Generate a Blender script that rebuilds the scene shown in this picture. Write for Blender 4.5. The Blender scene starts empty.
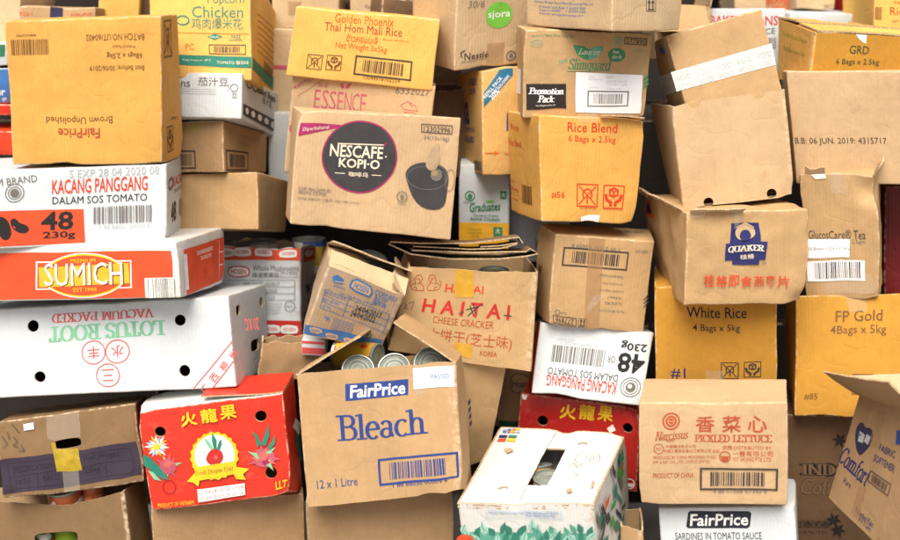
import bpy, bmesh, math, random
from mathutils import Vector, Matrix, Euler, noise

S = bpy.context.scene
COL = S.collection
R = math.radians

# ---------------------------------------------------------------- camera, sky, sun, exposure
cam_d = bpy.data.cameras.new('camera')
cam = bpy.data.objects.new('camera', cam_d)
COL.objects.link(cam)
cam.location = (0.0, -2.8, 1.55)
cam.rotation_euler = (R(77), 0, 0)
cam_d.sensor_width = 36
cam_d.lens = 50
cam_d.clip_start = 0.05
cam_d.clip_end = 500
cam_d.dof.use_dof = True
cam_d.dof.focus_distance = 2.92
cam_d.dof.aperture_fstop = 1.5
S.camera = cam

SUN_EL, SUN_AZ = 57, 192            # elevation, compass direction the light comes from (0 = +y, 180 = -y)
w = bpy.data.worlds.new('World')
S.world = w
w.use_nodes = True
wn = w.node_tree
bg = wn.nodes['Background']
sky = wn.nodes.new('ShaderNodeTexSky')
sky.sky_type = 'NISHITA'
sky.sun_disc = False
sky.sun_elevation = R(SUN_EL)
sky.sun_rotation = R(SUN_AZ)
sky.air_density = 0.6
sky.dust_density = 6.0
sky.ozone_density = 0.3
wn.links.new(sky.outputs['Color'], bg.inputs['Color'])
bg.inputs['Strength'].default_value = 0.09

sd = bpy.data.lights.new('sun', 'SUN')
sd.energy = 3.3
sd.angle = R(45)
sd.color = (1.0, 0.95, 0.85)
sun = bpy.data.objects.new('sun', sd)
COL.objects.link(sun)
_a = R(SUN_AZ)
_dir = Vector((math.sin(_a) * math.cos(R(SUN_EL)), math.cos(_a) * math.cos(R(SUN_EL)), math.sin(R(SUN_EL))))
sun.rotation_euler = _dir.to_track_quat('Z', 'Y').to_euler()
sun.location = (0, -4, 6)
S.view_settings.view_transform = 'Standard'
S.view_settings.look = 'None'
S.view_settings.gamma = 1
S.view_settings.exposure = 0.56
S.cycles.max_bounces = 8
S.cycles.transparent_max_bounces = 12
S.cycles.use_denoising = True

# ---------------------------------------------------------------- materials
MATS = {}
KRAFT = dict(
    kraft=(0.475, 0.305, 0.145), pale=(0.56, 0.405, 0.235), pink=(0.53, 0.36, 0.20), dark=(0.33, 0.20, 0.105),
    grey=(0.45, 0.325, 0.21), orange=(0.66, 0.355, 0.08), yellow=(0.73, 0.435, 0.105), amber=(0.48, 0.24, 0.03),
    tan=(0.45, 0.285, 0.14), brown=(0.36, 0.225, 0.11), umber=(0.20, 0.12, 0.055), inner=(0.40, 0.265, 0.14), deep=(0.16, 0.09, 0.045), gapshade=(0.02, 0.014, 0.01), honey=(0.60, 0.36, 0.12))  # near-black entry puts gap shade into the colour of added back cartons
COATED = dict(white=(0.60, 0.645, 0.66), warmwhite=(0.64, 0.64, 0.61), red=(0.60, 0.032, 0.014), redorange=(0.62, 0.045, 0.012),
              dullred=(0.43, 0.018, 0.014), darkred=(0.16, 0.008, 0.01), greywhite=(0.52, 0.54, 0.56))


def nodes_of(name):
    m = bpy.data.materials.new(name)
    m.use_nodes = True
    t = m.node_tree
    return m, t, t.nodes['Principled BSDF']


def mth(t, op, a, b=None, c=None):
    n = t.nodes.new('ShaderNodeMath')
    n.operation = op
    for i, v in enumerate((a, b, c)):
        if v is None:
            continue
        if isinstance(v, (int, float)):
            n.inputs[i].default_value = v
        else:
            t.links.new(v, n.inputs[i])
    return n.outputs[0]


def tex(t, vec, scale, detail=4, rough=0.55):
    n = t.nodes.new('ShaderNodeTexNoise')
    n.inputs['Scale'].default_value = scale
    n.inputs['Detail'].default_value = detail
    n.inputs['Roughness'].default_value = rough
    t.links.new(vec, n.inputs['Vector'])
    return n.outputs['Fac']


def mixc(t, fac, a, b):
    n = t.nodes.new('ShaderNodeMix')
    n.data_type = 'RGBA'
    if isinstance(fac, (int, float)):
        n.inputs['Factor'].default_value = fac
    else:
        t.links.new(fac, n.inputs['Factor'])
    for k, v in ((6, a), (7, b)):
        if isinstance(v, tuple):
            n.inputs[k].default_value = (*v[:3], 1)
        else:
            t.links.new(v, n.inputs[k])
    return n.outputs[2]


def ramp(t, v, lo, hi):
    n = t.nodes.new('ShaderNodeMapRange')
    n.inputs['From Min'].default_value = lo
    n.inputs['From Max'].default_value = hi
    t.links.new(v, n.inputs['Value'])
    return n.outputs['Result']


def board(col):
    """corrugated board: fibre speckle, stains, faint flute lines, rubbed edges"""
    if col in MATS:
        return MATS[col]
    kraft = col in KRAFT
    c = KRAFT[col] if kraft else COATED[col]
    m, t, p = nodes_of('board_' + col)
    co = t.nodes.new('ShaderNodeTexCoord').outputs['Object']
    inf = t.nodes.new('ShaderNodeObjectInfo').outputs['Random']
    add = t.nodes.new('ShaderNodeVectorMath')
    add.operation = 'ADD'
    t.links.new(co, add.inputs[0])
    cmb = t.nodes.new('ShaderNodeCombineXYZ')
    t.links.new(mth(t, 'MULTIPLY', inf, 9.0), cmb.inputs[0])
    t.links.new(cmb.outputs[0], add.inputs[1])
    v = add.outputs[0]
    fine = tex(t, v, 520, 3, 0.7)
    mid = tex(t, v, 34, 5, 0.6)
    big = tex(t, v, 6.5, 4, 0.55)
    lo = tuple(x * (0.74 if kraft else 0.88) for x in c)
    hi = tuple(min(0.9, x * (1.17 if kraft else 1.07)) for x in c)
    f = mth(t, 'ADD', mth(t, 'MULTIPLY', fine, 0.45), mth(t, 'ADD', mth(t, 'MULTIPLY', mid, 0.25), mth(t, 'MULTIPLY', big, 0.45)))
    base = mixc(t, ramp(t, f, 0.38, 0.78), lo, hi)
    mp = t.nodes.new('ShaderNodeMapping')
    mp.inputs['Scale'].default_value = (1, 1, 0.05)
    t.links.new(v, mp.inputs['Vector'])
    streak = tex(t, mp.outputs[0], 75, 3, 0.6)
    base = mixc(t, mth(t, 'MULTIPLY', ramp(t, streak, 0.5, 0.72), 0.16 if kraft else 0.05), base, tuple(x * 0.66 for x in c))
    # scuffs and grime of their own shape
    grime = ramp(t, tex(t, v, 13, 8, 0.72), 0.57, 0.74)
    base = mixc(t, mth(t, 'MULTIPLY', grime, 0.42 if kraft else 0.24), base, tuple(x * 0.45 for x in c) if kraft else (0.42, 0.36, 0.28))
    at = t.nodes.new('ShaderNodeAttribute')
    at.attribute_name = 'wear'
    rub = mth(t, 'MULTIPLY', at.outputs['Fac'], ramp(t, tex(t, v, 60, 5, 0.7), 0.44, 0.60))
    base = mixc(t, mth(t, 'MULTIPLY', rub, 0.75), base, (0.64, 0.50, 0.34) if kraft or 'red' in col else (0.50, 0.40, 0.29))
    t.links.new(base, p.inputs['Base Color'])
    p.inputs['Roughness'].default_value = 0.78 if kraft else 0.42
    p.inputs['Specular IOR Level'].default_value = 0.3 if kraft else 0.42
    sp = t.nodes.new('ShaderNodeSeparateXYZ')
    t.links.new(co, sp.inputs[0])
    flute = mth(t, 'SINE', mth(t, 'MULTIPLY', mth(t, 'ADD', sp.outputs[0], sp.outputs[1]), 2 * math.pi / 0.0085))
    ridges = mth(t, 'ABSOLUTE', mth(t, 'SUBTRACT', tex(t, v, 9, 2, 0.5), 0.5))
    crease = ramp(t, ridges, 0.0, 0.03)
    h = mth(t, 'ADD', mth(t, 'MULTIPLY', flute, 0.10), mth(t, 'ADD', mth(t, 'MULTIPLY', mid, 1.1), mth(t, 'MULTIPLY', crease, 0.35)))
    h = mth(t, 'ADD', h, mth(t, 'MULTIPLY', fine, 0.12))
    b = t.nodes.new('ShaderNodeBump')
    b.inputs['Strength'].default_value = 0.5
    b.inputs['Distance'].default_value = 0.0022
    t.links.new(h, b.inputs['Height'])
    t.links.new(b.outputs[0], p.inputs['Normal'])
    MATS[col] = m
    return m


def edge_mat():
    """cut edge of corrugated board: two liners with the fluted core between"""
    if 'edge' in MATS:
        return MATS['edge']
    m, t, p = nodes_of('board_cut_edge')
    co = t.nodes.new('ShaderNodeTexCoord').outputs['Object']
    n = tex(t, co, 230, 3, 0.7)
    t.links.new(mixc(t, ramp(t, n, 0.35, 0.65), (0.30, 0.19, 0.10), (0.66, 0.49, 0.30)), p.inputs['Base Color'])
    p.inputs['Roughness'].default_value = 0.9
    b = t.nodes.new('ShaderNodeBump')
    b.inputs['Distance'].default_value = 0.002
    t.links.new(n, b.inputs['Height'])
    t.links.new(b.outputs[0], p.inputs['Normal'])
    MATS['edge'] = m
    return m


INKS = dict(
    black=(0.018, 0.016, 0.016), dk=(0.05, 0.04, 0.038), greyink=(0.16, 0.14, 0.125), brown_ink=(0.16, 0.065, 0.02), redbrown=(0.42, 0.075, 0.03),
    red=(0.50, 0.025, 0.02), redorange=(0.62, 0.045, 0.012), pinkred=(0.62, 0.09, 0.08), orange_ink=(0.58, 0.13, 0.015), magenta=(0.32, 0.02, 0.10),
    rose=(0.46, 0.09, 0.13), blue=(0.022, 0.05, 0.22), navy=(0.022, 0.025, 0.12), sky=(0.05, 0.16, 0.42), teal=(0.02, 0.15, 0.27), paleblue=(0.30, 0.50, 0.66),
    green=(0.045, 0.22, 0.10), leaf=(0.11, 0.36, 0.26), leafdk=(0.035, 0.20, 0.14), leafpale=(0.34, 0.58, 0.49), lime=(0.17, 0.50, 0.06), bandgreen=(0.02, 0.20, 0.14),
    white=(0.80, 0.80, 0.78), cream=(0.75, 0.66, 0.50), yellow=(0.78, 0.52, 0.02), gold=(0.80, 0.42, 0.03), olive=(0.30, 0.33, 0.02), purple=(0.032, 0.022, 0.04),
    dkpurple=(0.018, 0.012, 0.022), orangeprint=(0.68, 0.075, 0.022), palegrey=(0.42, 0.44, 0.46), greenpale=(0.20, 0.50, 0.30), grass=(0.06, 0.27, 0.04),
    charcoal=(0.042, 0.04, 0.042), kraftshade=(0.33, 0.21, 0.115), steam=(0.40, 0.28, 0.17), deepprint=(0.21, 0.125, 0.065), ltkraft=(0.56, 0.38, 0.22), torn=(0.46, 0.31, 0.17), ringred=(0.30, 0.012, 0.01), faintred=(0.55, 0.13, 0.11),
    dkgreen=(0.015, 0.06, 0.035), skin=(0.62, 0.33, 0.2), violet=(0.03, 0.028, 0.07), navyblack=(0.016, 0.02, 0.035))


def ink(name):
    k = 'ink_' + name
    if k in MATS:
        return MATS[k]
    c = INKS[name]
    m, t, p = nodes_of(k)
    co = t.nodes.new('ShaderNodeTexCoord').outputs['Object']
    n = tex(t, co, 300, 4, 0.75)
    b = tex(t, co, 26, 4, 0.6)
    t.links.new(mixc(t, ramp(t, b, 0.3, 0.7), tuple(x * 0.86 for x in c), tuple(min(0.9, x * 1.12) for x in c)), p.inputs['Base Color'])
    p.inputs['Roughness'].default_value = 0.6
    p.inputs['Specular IOR Level'].default_value = 0.3
    cover = ramp(t, mth(t, 'ADD', mth(t, 'MULTIPLY', n, 0.7), mth(t, 'MULTIPLY', b, 0.3)), 0.30, 0.44)
    t.links.new(mth(t, 'MAXIMUM', mth(t, 'MULTIPLY', cover, 0.97), 0.78), p.inputs['Alpha'])
    MATS[k] = m
    return m


def plain(name, c, rough=0.5, metal=0.0, var=0.12, scale=40, alpha=1.0, bump=0.0):
    if name in MATS:
        return MATS[name]
    m, t, p = nodes_of(name)
    co = t.nodes.new('ShaderNodeTexCoord').outputs['Object']
    n = tex(t, co, scale, 5, 0.65)
    t.links.new(mixc(t, ramp(t, n, 0.3, 0.7), tuple(x * (1 - var) for x in c), tuple(min(0.92, x * (1 + var)) for x in c)), p.inputs['Base Color'])
    p.inputs['Roughness'].default_value = rough
    p.inputs['Metallic'].default_value = metal
    p.inputs['Alpha'].default_value = alpha
    if bump:
        b = t.nodes.new('ShaderNodeBump')
        b.inputs['Distance'].default_value = bump
        t.links.new(n, b.inputs['Height'])
        t.links.new(b.outputs[0], p.inputs['Normal'])
    MATS[name] = m
    return m


def film(name):
    """materials of tapes and stickers"""
    if name == 'clear':
        return plain('tape_clear', (0.72, 0.66, 0.55), 0.16, 0, 0.1, 60, 0.16, 0.0015)
    if name == 'kraft':
        return plain('tape_kraft', (0.44, 0.26, 0.12), 0.35, 0, 0.15, 60, 0.38, 0.001)
    if name == 'yellow':
        return plain('tape_yellow', (0.66, 0.37, 0.03), 0.3, 0, 0.15, 50, 0.72, 0.001)
    if name == 'olive':
        return plain('tape_olive', (0.36, 0.25, 0.012), 0.3, 0, 0.25, 50, 0.96, 0.002)
    if name == 'bubbled':
        return plain('tape_bubbled', (0.64, 0.66, 0.63), 0.3, 0, 0.08, 120, 0.9, 0.0025)
    if name == 'torn':
        return plain('paper_torn', (0.80, 0.78, 0.72), 0.7, 0, 0.1, 60, 1, 0.002)
    return plain('sticker_paper', (0.78, 0.80, 0.82), 0.5, 0, 0.05, 30)


# ---------------------------------------------------------------- tagging and linking
def thing(name, label, cat, loc=(0, 0, 0), rot=(0, 0, 0), group=None):
    o = bpy.data.objects.new(name, None)
    COL.objects.link(o)
    o.location = loc
    o.rotation_euler = rot
    o.empty_display_size = 0.05
    o['label'] = label
    o['category'] = cat
    if group:
        o['group'] = group
    return o


def link(name, verts, faces, mats, parent=None, fmat=None, wear=None, smooth=None):
    me = bpy.data.meshes.new(name)
    me.from_pydata(verts, [], faces)
    for m in mats:
        me.materials.append(m)
    if fmat:
        me.polygons.foreach_set('material_index', fmat)
    if wear:
        a = me.attributes.new('wear', 'FLOAT', 'POINT')
        a.data.foreach_set('value', wear)
    me.update()
    if smooth:
        me.polygons.foreach_set('use_smooth', [True] * len(me.polygons))
        me.set_sharp_from_angle(angle=R(smooth))
    o = bpy.data.objects.new(name, me)
    COL.objects.link(o)
    o.parent = parent
    return o


# ---------------------------------------------------------------- letters
TXT = {}


def text2d(s, bold, shear):
    k = (s, bold, shear)
    if k in TXT:
        return TXT[k]
    cu = bpy.data.curves.new('letters', 'FONT')
    cu.body = s
    cu.size = 1
    cu.resolution_u = 2
    cu.offset = 0 if 'M' in s and bold > 0 else max(-0.01, min(0.024, bold * 0.5))
    o = bpy.data.objects.new('letters', cu)
    COL.objects.link(o)
    dg = bpy.context.evaluated_depsgraph_get()
    me = bpy.data.meshes.new_from_object(o.evaluated_get(dg), depsgraph=dg)
    vs = [(v.co.x + shear * v.co.y, v.co.y) for v in me.vertices]
    fs = [tuple(p.vertices) for p in me.polygons]
    bpy.data.objects.remove(o)
    bpy.data.curves.remove(cu)
    bpy.data.meshes.remove(me)
    TXT[k] = unit(vs, fs)
    return TXT[k]


def unit(vs, fs):
    if not vs:
        return [], []
    x0, x1 = min(v[0] for v in vs), max(v[0] for v in vs)
    y0, y1 = min(v[1] for v in vs), max(v[1] for v in vs)
    sx, sy = max(1e-6, x1 - x0), max(1e-6, y1 - y0)
    return [((v[0] - x0) / sx - 0.5, (v[1] - y0) / sy - 0.5) for v in vs], fs


def arc(cx, cy, rx, ry, a0, a1, n=14):
    return [(cx + rx * math.cos(R(a0 + (a1 - a0) * i / n)), cy + ry * math.sin(R(a0 + (a1 - a0) * i / n))) for i in range(n + 1)]


# roman book face drawn as pen strokes: (advance, [(points, serif at start, serif at end)])
def _roman():
    A = arc
    I = lambda x, y0=0.0, y1=1.0, a=1, b=1: ([(x, y0), (x, y1)], a, b)
    g = {}
    g['A'] = (.86, [([(.06, 0), (.42, 1)], 1, 0), ([(.42, 1), (.76, 0)], 0, 1), ([(.2, .36), (.62, .36)], 0, 0)])
    g['B'] = (.74, [I(.16), ([(.16, .96)] + A(.40, .75, .2, .21, 90, -90) + [(.16, .54)], 0, 0), ([(.30, .52)] + A(.42, .28, .24, .25, 90, -90) + [(.16, .03)], 0, 0)])
    g['C'] = (.80, [(A(.45, .5, .36, .48, 40, 320, 22), 0, 0), ([(.73, .70), (.73, .95)], 0, 0)])
    g['D'] = (.84, [I(.16), ([(.16, .97)] + A(.34, .5, .38, .47, 90, -90, 18) + [(.16, .03)], 0, 0)])
    g['E'] = (.70, [I(.16), ([(.16, .97), (.62, .97)], 0, 0), ([(.62, 1), (.62, .78)], 0, 0), ([(.16, .52), (.5, .52)], 0, 0), ([(.16, .03), (.65, .03)], 0, 0), ([(.65, 0), (.65, .24)], 0, 0)])
    g['F'] = (.66, [I(.16), ([(.16, .97), (.62, .97)], 0, 0), ([(.62, 1), (.62, .78)], 0, 0), ([(.16, .52), (.5, .52)], 0, 0)])
    g['G'] = (.84, [(A(.45, .5, .36, .48, 40, 330, 22), 0, 0), ([(.73, .70), (.73, .95)], 0, 0), ([(.74, .06), (.74, .42)], 0, 1)])
    g['H'] = (.86, [I(.16), I(.70), ([(.16, .52), (.70, .52)], 0, 0)])
    g['I'] = (.36, [I(.18)])
    g['K'] = (.82, [I(.16), ([(.16, .42), (.68, 1)], 0, 1), ([(.34, .58), (.70, 0)], 0, 1)])
    g['L'] = (.68, [I(.16), ([(.16, .03), (.62, .03)], 0, 0), ([(.62, 0), (.62, .28)], 0, 0)])
    g['M'] = (1.0, [I(.14), ([(.16, 1), (.48, .05)], 0, 0), ([(.48, .05), (.82, 1)], 0, 0), I(.84)])
    g['N'] = (.88, [I(.14), ([(.14, 1), (.72, 0)], 0, 0), I(.72)])
    g['O'] = (.88, [(A(.44, .5, .36, .48, 0, 360, 28), 0, 0)])
    g['P'] = (.72, [I(.16), ([(.16, .96)] + A(.40, .72, .24, .24, 90, -90) + [(.16, .48)], 0, 0)])
    g['Q'] = (.88, [(A(.44, .5, .36, .48, 0, 360, 28), 0, 0), ([(.46, .22), (.82, -.12)], 0, 0)])
    g['R'] = (.80, [I(.16), ([(.16, .96)] + A(.40, .74, .23, .22, 90, -90) + [(.16, .52)], 0, 0), ([(.40, .52), (.70, 0)], 0, 1)])
    g['S'] = (.66, [(A(.33, .74, .22, .23, 30, 250, 12) + A(.32, .26, .25, .24, 80, -160, 14), 0, 0), ([(.54, .76), (.54, .97)], 0, 0), ([(.08, .03), (.08, .26)], 0, 0)])
    g['T'] = (.76, [I(.38), ([(.06, .97), (.70, .97)], 0, 0), ([(.06, 1), (.06, .74)], 0, 0), ([(.70, 1), (.70, .74)], 0, 0)])
    g['U'] = (.84, [([(.14, 1), (.14, .34)] + A(.42, .32, .28, .30, 180, 360, 14)[1:] + [(.70, 1)], 1, 1)])
    g['V'] = (.84, [([(.08, 1), (.42, 0)], 1, 0), ([(.42, 0), (.74, 1)], 0, 1)])
    g['Y'] = (.80, [([(.08, 1), (.40, .48)], 1, 0), ([(.40, .48), (.72, 1)], 0, 1), I(.40, 0, .48, 1, 0)])
    x = .64
    g['a'] = (.58, [([(.10, .52)] + A(.26, .46, .17, .18, 140, 0, 9) + [(.43, .10), (.54, .02)], 0, 0), (A(.27, .18, .19, .17, 60, 360, 14), 0, 0)])
    g['c'] = (.54, [(A(.30, .31, .23, .32, 45, 315, 18), 0, 0)])
    g['d'] = (.64, [(A(.30, .31, .23, .32, 0, 360, 20), 0, 0), ([(.52, 1), (.52, .02)], 2, 0)])
    g['e'] = (.56, [([(.10, .36), (.50, .36)] + A(.30, .32, .22, .32, 10, 315, 20), 0, 0)])
    g['f'] = (.40, [([(.18, 0), (.18, .8)] + A(.33, .8, .15, .18, 180, 50, 8), 1, 0), ([(.04, .62), (.36, .62)], 0, 0)])
    g['g'] = (.62, [(A(.28, .33, .21, .30, 0, 360, 20), 0, 0), ([(.50, .64), (.50, -.1)] + A(.28, -.1, .22, .22, 0, -150, 10), 0, 0)])
    g['h'] = (.66, [I(.14, 0, 1, 1, 2), ([(.14, .44)] + A(.34, .44, .18, .20, 150, 0, 10) + [(.52, 0)], 0, 1)])
    g['i'] = (.32, [I(.16, 0, x, 1, 2), ([(.16, .80), (.16, .95)], 0, 0)])
    g['k'] = (.64, [I(.14, 0, 1, 1, 2), ([(.14, .26), (.48, .64)], 0, 1), ([(.28, .40), (.56, 0)], 0, 1)])
    g['l'] = (.30, [I(.15, 0, 1, 1, 2)])
    g['m'] = (.98, [I(.14, 0, x, 1, 2), ([(.14, .44)] + A(.32, .44, .16, .20, 150, 0, 10) + [(.48, 0)], 0, 1), ([(.48, .44)] + A(.66, .44, .16, .20, 150, 0, 10) + [(.82, 0)], 0, 1)])
    g['n'] = (.66, [I(.14, 0, x, 1, 2), ([(.14, .44)] + A(.34, .44, .18, .20, 150, 0, 10) + [(.52, 0)], 0, 1)])
    g['o'] = (.60, [(A(.30, .31, .23, .32, 0, 360, 22), 0, 0)])
    g['r'] = (.46, [I(.14, 0, x, 1, 2), ([(.14, .42), (.28, .60), (.42, .58)], 0, 0)])
    g['s'] = (.46, [(A(.23, .48, .15, .15, 30, 250, 10) + A(.22, .17, .17, .16, 80, -160, 10), 0, 0)])
    g['t'] = (.40, [([(.18, .84), (.18, .12), (.26, .02), (.38, .08)], 0, 0), ([(.04, .62), (.36, .62)], 0, 0)])
    g['u'] = (.66, [([(.14, .64), (.14, .2)] + A(.30, .2, .16, .19, 180, 330, 8)[1:] + [(.50, .24)], 2, 0), I(.50, 0, x, 1, 2)])
    g['p'] = (.66, [I(.14, -.3, x, 1, 2), (A(.34, .31, .2, .32, 0, 360, 20), 0, 0)])
    g[' '] = (.40, [])
    g['.'] = (.25, [([(.12, 0), (.12, .12)], 0, 0)])
    return g


ROMAN = _roman()


def ribbon(pts, wf, closed=False):
    """flat band along a polyline; wf(direction) gives the width"""
    if len(pts) > 2 and (Vector(pts[0]) - Vector(pts[-1])).length < 1e-6:
        closed = True
        pts = pts[:-1]
    n = len(pts)
    P = [Vector(p) for p in pts]
    vs, fs = [], []
    for i in range(n):
        a = P[i - 1] if (i > 0 or closed) else P[i]
        b = P[(i + 1) % n] if (i < n - 1 or closed) else P[i]
        d1 = (P[i] - a).normalized() if (P[i] - a).length > 1e-9 else None
        d2 = (b - P[i]).normalized() if (b - P[i]).length > 1e-9 else None
        d = ((d1 or d2) + (d2 or d1))
        d = d.normalized() if d.length > 1e-6 else (d1 or d2)
        if d is None:
            d = Vector((1, 0))
        ww = wf(d) / 2
        k = 1.0
        if d1 and d2:
            k = 1 / max(0.5, math.cos(d1.angle(d2, 0) / 2))
        nrm = Vector((-d.y, d.x)) * ww * k
        vs += [tuple(P[i] + nrm), tuple(P[i] - nrm)]
    for i in range(n if closed else n - 1):
        j = (i + 1) % n
        fs.append((2 * i, 2 * i + 1, 2 * j + 1, 2 * j))
    return vs, fs


def roman2d(s, thick, thin, shear, space=0.0):
    """returns vertices with a small layer number, so strokes that cross never share a plane"""
    key = ('roman', s, thick, thin, shear, space)
    if key in TXT:
        return TXT[key]
    vs, fs, lay, x = [], [], [], 0.0
    wf = lambda d: thin + (thick - thin) * abs(d.y) ** 1.5

    def put(v, f, l):
        k = len(vs)
        vs.extend(v)
        lay.extend([l] * len(v))
        fs.extend([tuple(i + k for i in q) for q in f])
    for ch in s:
        adv, strokes = ROMAN.get(ch, ROMAN[' '])
        l = 0
        for pts, a, b in strokes:
            p = [(q[0] + x, q[1]) for q in pts]
            v, f = ribbon(p, wf)
            put(v, f, l)
            l += 1
            for flag, q in ((a, p[0]), (b, p[-1])):
                if flag:
                    sw = thick * 1.0 + 0.07
                    yy = q[1] - thin / 2 if q[1] > 0.3 else q[1] + thin / 2
                    xl, xr = q[0] - sw * (0.9 if flag == 2 else 1), q[0] + (sw if flag == 1 else thick * 0.5)
                    put([(xl, yy - thin / 2 - (0.03 if flag == 2 else 0)), (xr, yy - thin / 2), (xr, yy + thin / 2), (xl, yy + thin / 2 - (0.03 if flag == 2 else 0))], [(0, 1, 2, 3)], l)
                    l += 1
        x += adv + space
    vs = [(v[0] + shear * v[1], v[1]) for v in vs]
    vs, fs = unit(vs, fs)
    TXT[key] = (vs, fs, lay)
    return TXT[key]


# ---------------------------------------------------------------- cartons
SIGN = [(-1, -1, -1), (1, -1, -1), (1, -1, 1), (-1, -1, 1), (-1, 1, -1), (1, 1, -1), (1, 1, 1), (-1, 1, 1)]


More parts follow.
